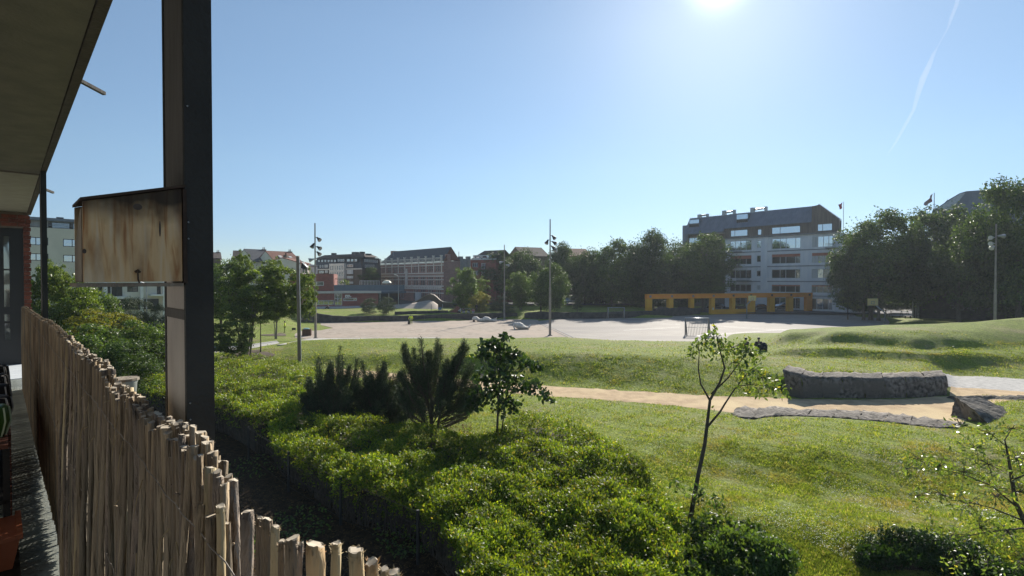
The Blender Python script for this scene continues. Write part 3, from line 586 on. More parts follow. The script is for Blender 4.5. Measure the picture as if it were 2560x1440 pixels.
# right side trees
T('plane_tree', 2190, 97, 526, 762, 205, 'oak3', 'large tree right of the flagpole, leftmost of the right-hand trees', base_z=.2, rz=.4, trunk_px=2178)
T('plane_tree', 2150, 97, 600, 770, 140, 'oak1', 'low dark branches hanging left of the right-hand hoop', base_z=.2, rz=.9, trunk_px=2160)
T('plane_tree', 2345, 98, 512, 770, 230, 'oak3', 'large tree in front of the roof with the pale flag', base_z=.2, rz=1.9, trunk_px=2365)
T('plane_tree', 2290, 95, 600, 766, 150, 'oak1', 'dark tree over the picnic tables', base_z=.2, rz=1.2, trunk_px=2197)
T('plane_tree', 2550, 76, 442, 770, 225, 'oak3', 'tallest tree at the right edge of the photo', base_z=.3, rz=2.9)
T('plane_tree', 2440, 82, 540, 775, 170, 'oak1', 'dark tree behind the rightmost lamp mast', base_z=.3, rz=2.2, trunk_px=2398)
T('plane_tree', 2560, 84, 560, 795, 260, 'oak2', 'dark tree low behind the rightmost lamp mast', base_z=.3, rz=.2)
T('bush', 2120, 98, 715, 776, 60, 'bright', 'light green bush at the foot of the grey apartment block', cat='bush', base_z=.2, rz=.2)

T('far_hedge', 1450, 140, 738, 772, 130, 'oak1', 'dark hedge closing the view under the tree row', cat='hedge', base_z=1.6, tr=.1, extra=[(x_, 736 + (x_ * 7 % 5), 774, 90) for x_ in range(1225, 1730, 52)])
T('far_hedge', 2215, 112, 725, 778, 110, 'oak2', 'dark hedge behind the picnic tables under the right-hand trees', cat='hedge', base_z=.3, tr=.1, depth=3, extra=[(2150, 735, 780, 90), (2262, 728, 779, 80), (2300, 733, 780, 70)])
# ---- clipped hedge mass
def in_poly(px, py, poly):
    c = np.zeros(len(px), bool); n = len(poly)
    for i in range(n):
        x1, y1 = poly[i]; x2, y2 = poly[i - 1]
        k = ((y1 > py) != (y2 > py)) & (px < (x2 - x1) * (py - y1) / (y2 - y1 + 1e-9) + x1); c ^= k
    return c
def pxy_to_plane(px, py, z):
    cx = (px - 1280) / F; cy = (720 - py) / F; dy = cp + cy * sp; dz = -sp + cy * cp; t = (z - EYE) / dz
    return cx * t, dy * t
def bump_h(x, y, a=.28):
    return a * (np.sin(x * 1.15 + .6 * y) * np.sin(y * .95 - .5 * x) + .6 * np.sin(x * 2.3 + 2) * np.sin(y * 2.6 + 1) + .35 * np.sin(5.1 * x) * np.sin(4.7 * y + x))
def hedge(polypx, zt, nc, label, m='leaf_hedge', side=None, nside=0, lf=.085, k=7, name='hedge', rgseed=1, core=True, zlow=.25, hb=.28, hair=0, cat='hedge'):
    rg = np.random.default_rng(rgseed); xs = [p[0] for p in polypx]; ys = [p[1] for p in polypx]
    A = np.array([pxy_to_plane(np.array(float(p[0])), np.array(float(p[1])), zt) for p in polypx])
    # sample evenly in the picture's rows and in the world by half each
    U = rg.random((nc * 6, 2)); px = min(xs) + (max(xs) - min(xs)) * U[:, 0]; py = min(ys) + (max(ys) - min(ys)) * U[:, 1]
    ok = in_poly(px, py, polypx); px, py = px[ok][:nc], py[ok][:nc]; x, y = pxy_to_plane(px, py, zt)
    x = x + rg.normal(size=len(x)) * .07; y = y + rg.normal(size=len(x)) * .1
    hbx = bump_h(x, y, hb); z = zt + hbx + rg.normal(size=len(x)) * .05 - (rg.random(len(x)) < .3) * rg.random(len(x)) * .3
    e = .05; nx = -(bump_h(x + e, y, hb) - hbx) / e; ny = -(bump_h(x, y + e, hb) - hbx) / e
    C = np.stack([x, y, z], -1); N = np.stack([nx, ny, np.ones_like(nx)], -1)
    if side is not None:
        sp_ = np.array([pxy_to_plane(np.array(float(p[0])), np.array(float(p[1])), zt) for p in side]); d = np.r_[0, np.cumsum(np.linalg.norm(np.diff(sp_, axis=0), axis=1))]
        s = rg.random(nside) * d[-1]; sx = np.interp(s, d, sp_[:, 0]); sy = np.interp(s, d, sp_[:, 1]); hh = rg.random(nside) ** .6
        zz = zlow + (zt - zlow) * hh; back = (1 - hh) * .45 + rg.normal(size=nside) * .12 + .05 + .12 * np.sin(s * 2.1)
        C = np.concatenate([C, np.stack([sx + back * .4, sy + back, zz], -1)]); N = np.concatenate([N, np.tile([[-.3, -1, .35]], (nside, 1))])
    N = N / np.linalg.norm(N, axis=1, keepdims=True); n = len(C)
    Cr = np.repeat(C, k, 0); Nr = np.repeat(N, k, 0)
    ang = rg.random(n * k) * 6.283; tilt = .35 + .9 * rg.random(n * k)
    T1 = np.cross(Nr, np.array([.3, 1, .2])); T1 /= np.linalg.norm(T1, axis=1, keepdims=True); T2 = np.cross(Nr, T1)
    out = T1 * np.cos(ang)[:, None] + T2 * np.sin(ang)[:, None]
    D = out * np.sin(tilt)[:, None] + Nr * np.cos(tilt)[:, None]; L = (lf * (.6 + .7 * rg.random(n * k)))[:, None]
    Sd = np.cross(D, Nr) + rg.normal(size=D.shape) * .15; Sd /= np.linalg.norm(Sd, axis=1, keepdims=True) + 1e-9
    base = Cr + rg.normal(size=Cr.shape) * .035
    V = np.stack([base, base + D * L * .55 + Sd * L * .24, base + D * L, base + D * L * .55 - Sd * L * .24], 1).reshape(-1, 3)
    o0 = (float(A[:, 0].mean()), float(A[:, 1].mean()), 0.0); root = empty(name, o0, label, cat)
    ob = link('foliage', np_mesh('foliage', V - np.array(o0), 4, M[m]), None, root)
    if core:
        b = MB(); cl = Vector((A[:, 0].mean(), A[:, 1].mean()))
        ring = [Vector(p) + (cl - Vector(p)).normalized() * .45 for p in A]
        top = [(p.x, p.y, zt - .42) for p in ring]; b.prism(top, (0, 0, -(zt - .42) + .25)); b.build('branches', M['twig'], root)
    if side is not None and hair:
        b = MB()
        for i in range(hair):
            s_ = rg.random() * d[-1]; X = np.interp(s_, d, sp_[:, 0]); Yv = np.interp(s_, d, sp_[:, 1]) + .3; z1 = zt * (.5 + .5 * rg.random())
            b.tube([(X, Yv, .15), (X + rg.normal() * .12, Yv - .2 * rg.random(), z1 * .6), (X + rg.normal() * .25, Yv - .3 * rg.random(), z1)], [.018, .013, .006], 4, False)
        ob2 = b.build('stems', M['bark'], root); ob2['kind'] = 'stuff'
    return root
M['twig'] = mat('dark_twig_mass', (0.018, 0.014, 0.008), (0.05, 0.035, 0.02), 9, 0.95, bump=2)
polyA = [(330, 902), (420, 893), (540, 889), (640, 893), (740, 905), (800, 925), (800, 960), (760, 1000), (735, 1050), (640, 1048), (560, 1010), (470, 985), (380, 970), (330, 930)]
hedge(polyA, 1.7, 18000, 'long clipped green hedge strip right behind the near column', side=[(330, 935), (380, 972), (470, 988), (560, 1012), (640, 1050), (735, 1052)], nside=500, lf=.09, rgseed=3, hair=120, hb=.18)
polyB = [(665, 1052), (720, 1034), (820, 1028), (930, 1040), (1010, 1060), (1090, 1082), (1180, 1080), (1240, 1070), (1300, 1040), (1380, 1040), (1450, 1062), (1520, 1100), (1590, 1160), (1650, 1215), (1700, 1290), (1690, 1470), (1180, 1470), (1155, 1360), (1100, 1290), (1040, 1245), (940, 1220), (850, 1195), (770, 1145), (700, 1105)]
hedge(polyB, 1.55, 42000, 'big rounded glossy green hedge in the centre foreground', side=[(665, 1054), (700, 1107), (770, 1147), (850, 1197), (940, 1222), (1040, 1247), (1100, 1292), (1155, 1362), (1180, 1470)], nside=1100, lf=.084, rgseed=5, hair=260, hb=.23)
polyC = [(1690, 1290), (1780, 1285), (1850, 1310), (1920, 1345), (1960, 1380), (1990, 1470), (1690, 1470)]
hedge(polyC, .95, 4500, 'looser low green bushes right of the central hedge', m='leaf_mid', lf=.13, rgseed=6, k=6, hb=.35, cat='bushes')
polyD = [(2150, 1352), (2230, 1340), (2330, 1352), (2430, 1372), (2600, 1400), (2600, 1440), (2480, 1415), (2330, 1385), (2160, 1378)]
hedge(polyD, .85, 2600, 'dark clipped hedge along the bottom right corner', m='leaf_sapling', side=[(2150, 1378), (2330, 1387), (2480, 1417), (2600, 1442)], nside=2600, lf=.075, rgseed=8, hair=60)

# ---- pines and saplings in front of the lawn
def needle_bush(pts, label, name='pine_shrub', n=40, L=1.4, seed=0, base=None, trunkpts=None, dens=260, cat='pine', spread=.5, needle=.12):
    """pts: shoot tips; every branch runs from the base to a tip and is furred with needles toward its end"""
    rg = np.random.default_rng(seed); base = Vector(base); root = empty(name, base, label, cat)
    b = MB(); P = []; N = []
    if trunkpts:
        for tp in trunkpts: b.tube([Vector(p) - base for p in tp[0]], tp[1], 8)
    for tip in pts:
        tip = Vector(tip) - base; st = Vector((rg.normal() * .15, rg.normal() * .15, max(0.1, tip.z * rg.uniform(.05, .45))))
        if trunkpts: st = Vector((tip.x * .25, tip.y * .25, tip.z * rg.uniform(.35, .7)))
        mid = st.lerp(tip, .5) + Vector((tip.x * .12, tip.y * .12, -.12 * (tip - st).length))
        b.tube([st, mid, tip], [.028, .016, .006], 5, False)
        k = int(dens * (0.6 + .8 * rg.random())); t = rg.random(k) ** .55 * .8 + .2
        a = np.array(st)[None] * ((1 - t) ** 2)[:, None] + 2 * np.array(mid)[None] * (t * (1 - t))[:, None] + np.array(tip)[None] * (t ** 2)[:, None]
        dr = np.array((tip - mid).normalized())
        side_ = rg.normal(size=(k, 3)) * (.055 + .26 * (1 - t) * spread)[:, None] * np.array([1, 1, .7])
        P.append(a + side_); N.append(dr[None] * .9 + rg.normal(size=(k, 3)) * .5)
    P = np.concatenate(P); D = np.concatenate(N); D /= np.linalg.norm(D, axis=1, keepdims=True)
    P = np.repeat(P, 3, 0); D = np.repeat(D, 3, 0) + RNG.normal(size=(len(P), 3)) * .4; D /= np.linalg.norm(D, axis=1, keepdims=True)
    Sd = np.cross(D, RNG.normal(size=D.shape)); Sd /= np.linalg.norm(Sd, axis=1, keepdims=True); Ln = needle * (.6 + .7 * RNG.random((len(P), 1)))
    V = np.stack([P - Sd * .007, P + Sd * .007, P + D * Ln], 1).reshape(-1, 3)
    link('needles', np_mesh('needles', V, 3, M['needle']), None, root)
    b.build('branches', M['bark'], root, origin=Vector((0, 0, 0))) if False else link('branches', b.mesh('branches', M['bark']), None, root)
    return root
def tips(x0, x1, y0, y1, Y, n, seed, outline):
    rg = random.Random(seed); out = []
    while len(out) < n:
        px = rg.uniform(x0, x1); top = np.interp(px, [p[0] for p in outline], [p[1] for p in outline]); py = rg.uniform(top, y1) if rg.random() < .6 else rg.uniform(top, top + 40)
        out.append(W(px, py, Y + rg.uniform(-1.2, 1.2)))
    return out
def spires(peaks, Y, per, seed, low):
    rg = random.Random(seed); out = []
    for (x, t, wf) in peaks:
        for k in range(per):
            u = rg.random() ** 1.3; py = t + (low - t) * u; out.append(W(x + rg.gauss(0, 3 + (py - t) * wf), py, Y + rg.gauss(0, .25 + .8 * u)))
        out.append(W(x, t - 2, Y))
    return out
needle_bush(spires([(770, 945, .10), (798, 896, .12), (826, 908, .10), (851, 868, .06), (872, 912, .11), (893, 900, .10), (758, 985, .10)], 24, 19, 1, 1035), 'dark pine shrub, left one of the pair rising over the hedge', base=(W(830, 900, 24).x, 24, .2), seed=1, dens=240, spread=.45)
needle_bush(spires([(905, 905, .10), (925, 930, .12), (945, 915, .10), (962, 905, .10), (985, 935, .14), (1003, 925, .14), (890, 960, .16), (1015, 960, .16)], 24.6, 19, 2, 1045), 'dark pine shrub, right one of the pair rising over the hedge', base=(W(945, 900, 24.6).x, 24.6, .2), seed=2, dens=240, spread=.45)
pb = W(1078, 1085, 22.5)
needle_bush(spires([(1010, 862, .05), (1034, 872, .06), (1052, 846, .05), (1072, 880, .08), (1094, 848, .05), (1118, 900, .08), (1138, 890, .08), (1162, 852, .05), (1180, 905, .07), (1000, 930, .07), (1195, 950, .06)], 22.5, 13, 3, 1015), 'taller dark pine with bare lower trunks between hedge and path', name='pine_tree', base=(pb.x, 22.5, .2), seed=3, dens=230, spread=.38,
            trunkpts=[([(pb.x, 22.5, .1), W(1080, 1000, 22.5), W(1062, 930, 22.5), W(1055, 870, 22.5)], [.09, .07, .04, .015]), ([(pb.x + .1, 22.4, .1), W(1105, 1010, 22.3), W(1130, 950, 22.3), W(1160, 880, 22.3)], [.07, .05, .03, .01])])
def big_leaf_tree(label, name, base, limbs, leaves, m, lsize, droop=.6, cat='sapling', aspect=.75, bark='bark', rs=0, many=1.0):
    """limbs: list of (points, radii); leaves: list of (centre, radius, count)"""
    rg = np.random.default_rng(rs); base = Vector(base); root = empty(name, base, label, cat); b = MB()
    for pts, rad in limbs: b.tube([Vector(p) - base for p in pts], rad, 8)
    P = []
    for c, r, n in leaves:
        n = int(n * many); r = r * (1 + .25 * (many > 1))
        c = np.array(Vector(c) - base); q = rg.normal(size=(n, 3)); q /= np.linalg.norm(q, axis=1, keepdims=True)
        pp = c + q * r * rg.random((n, 1)) ** .5 * np.array([1, 1, .8]); P.append(pp)
        for k in range(0, n, 6): b.tube([tuple(c), tuple((c + pp[k]) / 2 + np.array([0, 0, .03])), tuple(pp[k])], [.008, .006, .003], 3, False)
    P = np.concatenate(P); n = len(P)
    D = rg.normal(size=(n, 3)) * .8; D[:, 2] -= droop; D /= np.linalg.norm(D, axis=1, keepdims=True)
    Sd = np.cross(D, rg.normal(size=(n, 3))); Sd /= np.linalg.norm(Sd, axis=1, keepdims=True); U = np.cross(Sd, D); L = (lsize * (.55 + .6 * rg.random(n)))[:, None]
    w = aspect * .5
    V = np.stack([P, P + D * L * .3 + Sd * L * w * .8 + U * L * .08, P + D * L * .65 + Sd * L * w * .7 + U * L * .08, P + D * L - U * L * .05, P + D * L * .65 - Sd * L * w * .7 + U * L * .08, P + D * L * .3 - Sd * L * w * .8 + U * L * .08], 1).reshape(-1, 3)
    link('leaves', np_mesh('leaves', V, 6, M[m]), None, root); bo_ = link('branches', b.mesh('branches', M[bark], smooth=True), None, root)
    if len(limbs) != 1: bo_['kind'] = 'stuff'
    return root
Ys = 21.0
def q(px, py, dy=0, Y=Ys): return W(px, py, Y + dy)
big_leaf_tree('sapling with big dark heart-shaped leaves rising over the hedge', 'broadleaf_sapling', (q(1240, 1080).x, Ys, .3),
    [([(q(1240, 1080).x, Ys, .3), q(1246, 1000), q(1236, 930), q(1250, 860), q(1262, 830)], [.05, .04, .03, .018, .008]), ([(q(1248, 1080).x, Ys, .3), q(1262, 1010), q(1275, 940), q(1310, 905)], [.035, .028, .018, .008]),
     ([q(1255, 1010), q(1300, 960), q(1350, 965), q(1380, 985)], [.025, .018, .012, .006]), ([q(1240, 960), q(1215, 920), q(1195, 890)], [.02, .014, .006])],
    [(q(1262, 836), .2, 26), (q(1250, 868), .42, 70), (q(1225, 858), .3, 40), (q(1205, 885), .35, 50), (q(1250, 895, .3), .5, 90), (q(1285, 888), .35, 50), (q(1320, 905), .35, 40), (q(1345, 915, .2), .2, 18), (q(1260, 930, -.3), .55, 110),
     (q(1215, 945), .5, 90), (q(1240, 975, .3), .6, 110), (q(1290, 960), .5, 80), (q(1330, 968), .4, 50), (q(1362, 985), .25, 26), (q(1378, 1000), .15, 12), (q(1200, 985), .45, 80), (q(1185, 1010), .35, 50), (q(1260, 1015), .45, 60), (q(1285, 1010), .3, 34)],
    'leaf_sapling', .24, rs=5, many=1.5)
Yt = 15.2
def q(px, py, dy=0, Y=Yt): return W(px, py, Y + dy)
big_leaf_tree('young bare-stemmed tree with a forked thin trunk on the near lawn', 'young_tree', (q(1726, 1325).x, Yt, .2),
    [([(q(1724, 1330).x, Yt, .1), q(1727, 1290), q(1745, 1190), q(1762, 1110), q(1768, 1060), q(1775, 1000), q(1800, 955), q(1812, 920), q(1795, 860), q(1788, 815)], [.085, .075, .062, .055, .05, .042, .034, .026, .018, .006]),
     ([q(1766, 1070), q(1800, 1030), q(1812, 1010), q(1835, 975), q(1870, 930, .2), q(1905, 905, .2)], [.036, .03, .026, .02, .013, .005]),
     ([q(1774, 1000), q(1752, 960), q(1746, 925), q(1748, 880), q(1745, 850)], [.03, .024, .018, .012, .005]),
     ([q(1778, 985), q(1820, 945), q(1850, 905), q(1870, 875)], [.03, .022, .014, .006]), ([q(1845, 965), q(1890, 960), q(1940, 975)], [.014, .01, .004])],
    [(q(1788, 822), .14, 14), (q(1786, 845), .3, 40), (q(1765, 855), .28, 36), (q(1745, 870), .32, 44), (q(1728, 880), .2, 20), (q(1800, 868), .35, 60), (q(1830, 870), .3, 46), (q(1858, 868, .2), .38, 70), (q(1880, 885, -.2), .36, 60), (q(1835, 905), .32, 40),
     (q(1850, 925), .34, 46), (q(1885, 925, .2), .38, 60), (q(1905, 945), .38, 60), (q(1930, 960, .2), .38, 56), (q(1955, 975), .28, 30), (q(1870, 960), .28, 30), (q(1895, 980), .26, 26), (q(1780, 1020), .12, 8), (q(1790, 880, .2), .3, 30)],
    'leaf_wispy', .16, rs=9, many=1.1, aspect=.55, droop=.3, cat='young tree')
Yr_ = 11.0
def q(px, py, dy=0, Y=Yr_): return W(px, py, Y + dy)
big_leaf_tree('wispy bright-leaved young tree leaning in at the right edge', 'wispy_tree', (q(2580, 1440).x, Yr_, .2),
    [([(q(2585, 1460).x, Yr_, .1), q(2575, 1330), q(2540, 1260), q(2530, 1200), q(2520, 1140), q(2512, 1100), q(2530, 1070)], [.07, .055, .045, .035, .022, .012, .005]),
     ([q(2545, 1270), q(2480, 1215), q(2420, 1190), q(2350, 1172)], [.022, .015, .01, .004]), ([q(2555, 1300), q(2480, 1270), q(2400, 1250)], [.02, .012, .005]),
     ([q(2530, 1200), q(2580, 1180), q(2620, 1120)], [.02, .012, .006]), ([q(2560, 1320), q(2470, 1330), q(2390, 1345)], [.018, .012, .005]), ([q(2522, 1120), q(2470, 1080), q(2400, 1062)], [.012, .008, .004])],
    [(q(2400, 1062), .22, 22), (q(2470, 1085), .25, 24), (q(2530, 1072), .22, 20), (q(2350, 1165), .3, 34), (q(2300, 1150), .3, 30), (q(2265, 1172), .22, 18), (q(2410, 1180), .35, 44), (q(2470, 1160), .4, 46), (q(2440, 1120), .35, 30), (q(2545, 1150), .35, 40), (q(2360, 1240), .35, 44),
     (q(2290, 1240), .25, 24), (q(2420, 1260), .35, 44), (q(2490, 1240), .4, 50), (q(2550, 1230), .4, 50), (q(2450, 1320), .35, 50), (q(2380, 1340), .3, 34), (q(2520, 1330), .4, 60), (q(2560, 1400), .4, 60), (q(2470, 1400), .35, 44), (q(2390, 1410), .25, 24), (q(2330, 1310), .2, 14)],
    'leaf_wispy', .105, rs=11, many=2.0, aspect=.5, droop=.1, cat='young tree')
# broad-leaved weeds at the foot of the young tree
big_leaf_tree('leafy broad-leaved bush around the foot of the young tree', 'broadleaf_bush', (q(1750, 1300, 0, 14.2).x, 14.2, .2), [],
    [(q(1690, 1215, 0, 14.6), .3, 50), (q(1740, 1240, 0, 14.2), .35, 80), (q(1790, 1265, 0, 14), .4, 90), (q(1700, 1300, 0, 13.6), .45, 110), (q(1780, 1330, 0, 13.2), .5, 120), (q(1850, 1340, 0, 13), .45, 90), (q(1900, 1390, 0, 12.4), .45, 90)], 'leaf_mid', .15, rs=13, aspect=.5, droop=-.2, cat='bush')

# ---- grass blades, clover flowers, leaf litter
def scatter_px(n, x0, x1, y0, y1, seed, pw=1.0):
    rg = np.random.default_rng(seed); px = x0 + (x1 - x0) * rg.random(n); py = y0 + (y1 - y0) * rg.random(n) ** pw
    c = (px - 1280) / F; x, y = pxy_to_plane(px, py, .6)
    for _ in range(6):
        z = terr(x, y); X2, Y2 = pxy_to_plane(px, py, z); x = .5 * x + .5 * X2; y = .5 * y + .5 * Y2
    return rg, x, y, terr(x, y)
path_poly = [(1080, 942), (1200, 952), (1350, 964), (1500, 973), (1700, 986), (1850, 994), (1975, 998), (2000, 940), (2200, 960), (2370, 940), (2560, 950), (2560, 985), (2420, 990), (2480, 1010), (2460, 1072), (2330, 1064), (2100, 1050), (1850, 1040), (1700, 1016), (1500, 999), (1350, 990), (1200, 974), (1080, 962)]
rg, x, y, z = scatter_px(430000, 560, 2620, 845, 1460, 21, .85)
pxs = 1280 + x / y * F; pys = 720 - F * ((z - EYE) + y * sp) / y
bed_poly = [(200, 920), (380, 985), (560, 1040), (720, 1100), (850, 1180), (1040, 1235), (1180, 1330), (1230, 1500), (0, 1500)]
ok = (~in_poly(pxs, pys, path_poly)) & (~in_poly(pxs, pys, bed_poly)) & (y > 9) & (y < 58) & (z > .05); x, y, z = x[ok], y[ok], z[ok]; n = len(x)
hgt = (.024 + .030 * rg.random(n)) * (1 + y / 90) * (1.15 + .55 * np.sin(x * 1.9 + 1.1 * np.sin(y * 1.3)) * np.sin(y * 1.7 + x * .6) + .35 * np.sin(x * 5.1 + y) * np.sin(y * 4.3)); wd = .006 * (1 + y / 9)
a = rg.random(n) * 6.283; P0 = np.stack([x, y, z - .01], -1); sd_ = np.stack([np.cos(a), np.sin(a), 0 * a], -1) * wd[:, None]; tipv = P0 + np.stack([rg.normal(size=n) * .5 * hgt, rg.normal(size=n) * .5 * hgt, hgt], -1)
gt = M['grass'].node_tree; gL = gt.links.new
g_pr = next(x for x in gt.nodes if x.type == 'BSDF_PRINCIPLED'); g_src = g_pr.inputs['Base Color'].links[0].from_socket; g_tr = next(x for x in gt.nodes if x.type == 'VECT_MATH' and x.operation == 'MULTIPLY')
g_tc = gt.nodes.new('ShaderNodeTexCoord'); g_n = gt.nodes.new('ShaderNodeTexNoise'); g_n.inputs['Scale'].default_value = .33; g_n.inputs['Detail'].default_value = 8; g_n.inputs['Roughness'].default_value = .7; gL(g_tc.outputs['Object'], g_n.inputs['Vector'])
g_r = gt.nodes.new('ShaderNodeValToRGB'); g_r.color_ramp.elements[0].position = .53; g_r.color_ramp.elements[1].position = .70; gL(g_n.outputs['Fac'], g_r.inputs[0])
g_m = gt.nodes.new('ShaderNodeMix'); g_m.data_type = 'RGBA'; g_m.inputs[7].default_value = (.30, .25, .12, 1); gL(g_r.outputs[0], g_m.inputs[0]); gL(g_src, g_m.inputs[6]); gL(g_m.outputs[2], g_pr.inputs['Base Color']); gL(g_m.outputs[2], g_tr.inputs[0])
tag(link('grass', np_mesh('grass', np.stack([P0 - sd_, P0 + sd_, tipv], 1).reshape(-1, 3), 3, M['grass'])), kind='stuff', label='short green lawn grass in the sun', cat='grass')
rg, x, y, z = scatter_px(34000, 1200, 2620, 990, 1440, 22)
pt = np.sin(x * .9 + 1.3 * y) + np.sin(y * .7 - x * .5 + 2) + .8 * np.sin(x * 2.3); ok = (pt > .35) & (y < 30); pxs = 1280 + x / y * F; pys = 720 - F * ((z - EYE) + y * sp) / y; ok &= ~in_poly(pxs, pys, path_poly)
x, y, z = x[ok], y[ok], z[ok]; n = len(x); P = np.stack([x, y, z + .05], -1)
tag(link('clover_flowers', np_mesh('clover_flowers', leaf_cloud(P, np.tile([[0, .5, .8]], (n, 1)), .028, 1.0, .5), 4, M['white_flower'])), kind='stuff', label='tiny white clover flowers scattered over the near lawn', cat='flowers')
rg, x, y, z = scatter_px(26000, 540, 1180, 1060, 1440, 23); P = np.stack([x, y, terr(x, y) + .03], -1)
tag(link('leaf_litter', np_mesh('leaf_litter', leaf_cloud(P, np.tile([[0, 0, 1]], (len(x), 1)), .09 * (.5 + rg.random(len(x))), .5, .6), 4, M['litter'])), kind='stuff', label='dry brown leaf litter in the shade below the hedge', cat='leaf litter')
rg, x, y, z = scatter_px(5000, 540, 1250, 1100, 1440, 24); P = np.stack([x, y, terr(x, y) + .1 + .15 * rg.random(len(x))], -1); pt = np.sin(x * 1.7) + np.sin(y * 1.3 + 1); P = P[pt > .5]
tag(link('ground_ivy', np_mesh('ground_ivy', leaf_cloud(P, np.tile([[0, -.3, 1]], (len(P), 1)), .10, .7, .5), 4, M['leaf_mid'])), kind='stuff', label='low green ivy on the shaded ground below the hedge', cat='ground cover')

# ------------------------------------------------------------------ buildings
class Fac:
    """vertical facade plane between two ground points (left, right as seen from the camera)"""
    def __init__(s, A, Bp, z0=0.0):
        s.A = Vector(A).to_2d() if len(A) > 2 else Vector(A); s.B = Vector(Bp).to_2d() if len(Bp) > 2 else Vector(Bp); s.t = (s.B - s.A).normalized(); s.L = (s.B - s.A).length
        n = Vector((s.t.y, -s.t.x)); s.n = n if n.dot(-s.A) > 0 else -n; s.z0 = z0
        s.org = Vector((s.A.x, s.A.y, z0))
    def P(s, a, o, z):
        p = s.A + s.t * a + s.n * o; return (p.x, p.y, z)
    def a(s, px, off=0.0):
        c = (px - 1280) / F; A = s.A + s.n * off; return (c * A.y - A.x) / (s.t.x - c * s.t.y)
    def z(s, px, py, off=0.0):
        y = (s.A + s.t * s.a(px, off) + s.n * off).y; return W(px, py, y).z
    def box(s, mb, a0, a1, z0, z1, o0, o1): mb.box(a0, a1, o0, o1, z0, z1, T=s.P)
    def wall(s, mb, a0, a1, z0, z1, holes, depth=.25, o=0.0):
        xs = sorted({a0, a1, *[h[0] for h in holes], *[h[1] for h in holes]}); zs = sorted({z0, z1, *[h[2] for h in holes], *[h[3] for h in holes]})
        xs = [x for x in xs if a0 <= x <= a1]; zs = [z for z in zs if z0 <= z <= z1]
        for i in range(len(xs) - 1):
            for j in range(len(zs) - 1):
                mx, mz = (xs[i] + xs[i + 1]) / 2, (zs[j] + zs[j + 1]) / 2
                if any(h[0] < mx < h[1] and h[2] < mz < h[3] for h in holes): continue
                mb.quad(s.P(xs[i], o, zs[j]), s.P(xs[i + 1], o, zs[j]), s.P(xs[i + 1], o, zs[j + 1]), s.P(xs[i], o, zs[j + 1]))
        for (x0, x1, q0, q1) in holes:
            for (p, r) in (((x0, q0), (x1, q0)), ((x1, q0), (x1, q1)), ((x1, q1), (x0, q1)), ((x0, q1), (x0, q0))):
                mb.quad(s.P(p[0], o, p[1]), s.P(r[0], o, r[1]), s.P(r[0], o - depth, r[1]), s.P(p[0], o - depth, p[1]))
    def shell(s, mb, a0, a1, z0, z1, depth, front=False):   # sides, back, top
        c = [(a0, 0), (a1, 0), (a1, -depth), (a0, -depth)]
        for i in range(0 if front else 1, 4):
            p, r = c[i], c[(i + 1) % 4]; mb.quad(s.P(*p, z0), s.P(*r, z0), s.P(*r, z1), s.P(*p, z1))
        mb.quad(*[s.P(x, y, z1) for x, y in c])
    def window(s, parent, x0, x1, q0, q1, fm='frame_white', gm_='glass', muls=(), bars=(), th=.07, o=-.12, name='window', gm_list=None):
        mb = MB(); f = o + .05
        s.box(mb, x0, x0 + th, q0, q1, o - .03, f); s.box(mb, x1 - th, x1, q0, q1, o - .03, f)
        s.box(mb, x0 + th, x1 - th, q0, q0 + th, o - .03, f); s.box(mb, x0 + th, x1 - th, q1 - th, q1, o - .03, f)
        for m in muls: xm = x0 + (x1 - x0) * m; s.box(mb, xm - th * .5, xm + th * .5, q0 + th, q1 - th, o - .03, f - .004)
        for m in bars: zm = q0 + (q1 - q0) * m; s.box(mb, x0 + th, x1 - th, zm - th * .5, zm + th * .5, o - .03, f - .008)
        w = mb.build(name, M[fm], parent)
        cuts = [x0] + [x0 + (x1 - x0) * m for m in muls] + [x1]
        for i in range(len(cuts) - 1):
            p = MB(); p.quad(s.P(cuts[i] + .004, o, q0), s.P(cuts[i + 1] - .004, o, q0), s.P(cuts[i + 1] - .004, o, q1), s.P(cuts[i], o, q1))
            me = p.mesh('pane', M[gm_list[i % len(gm_list)] if gm_list else gm_], parent.location); link('pane', me, None, w)
        return w
def root_at(name, f, label, cat, group=None): return empty(name, f.org, label, cat, group)

# --- grey concrete apartment block with zinc roof, right of centre
RC = Vector((74.2, 118.0)); dv = Vector((-.665, .747))
f = Fac(RC + dv * 26.7, RC, .2); D = 26.7
rb = root_at('apartment_block', f, 'grey concrete apartment block with zinc roof and brown timber top storey behind the orange frame', 'apartment block')
A_ = lambda px: f.a(px)
def zoomx(zx): return 1680 + zx * .2361
zrow = [(1.3, 3.5), (4.5, 6.4), (7.9, 10.1), (11.5, 13.9), (15.1, 17.7), (18.85, 20.5)]
holes = []; wins = []
bays = [(612, 840), (893, 940), (1052, 1358), (1475, 1700)]
for r, (q0, q1) in enumerate(zrow):
    for k, (x0, x1) in enumerate(bays):
        if r == 5:
            if k == 0: x0, x1 = 615, 795
            if k == 1: x0, x1 = 900, 942
            if k == 2: x0, x1 = 1050, 1352
            if k == 3: x0, x1 = 1533, 1690
        if r == 0 and k in (0, 2): q0, q1 = .6, 3.2
        a0, a1 = max(.25, A_(zoomx(x0))), min(D - .3, A_(zoomx(x1)))
        qq0 = q0 + (.5 if k == 1 and r not in (0, 5) else 0); qq1 = q1 - (.2 if k == 1 and r not in (0,) else 0)
        if k == 1 and r == 0: continue
        holes.append((a0, a1, qq0, qq1)); wins.append((r, k, a0, a1, qq0, qq1))
mb = MB(); f.wall(mb, 0, D, .0, 18.3, [h for h in holes if h[3] < 18.3], .3); f.shell(mb, 0, D, 0, 18.3, 14); mb.build('wall', M['render_grey'], rb)
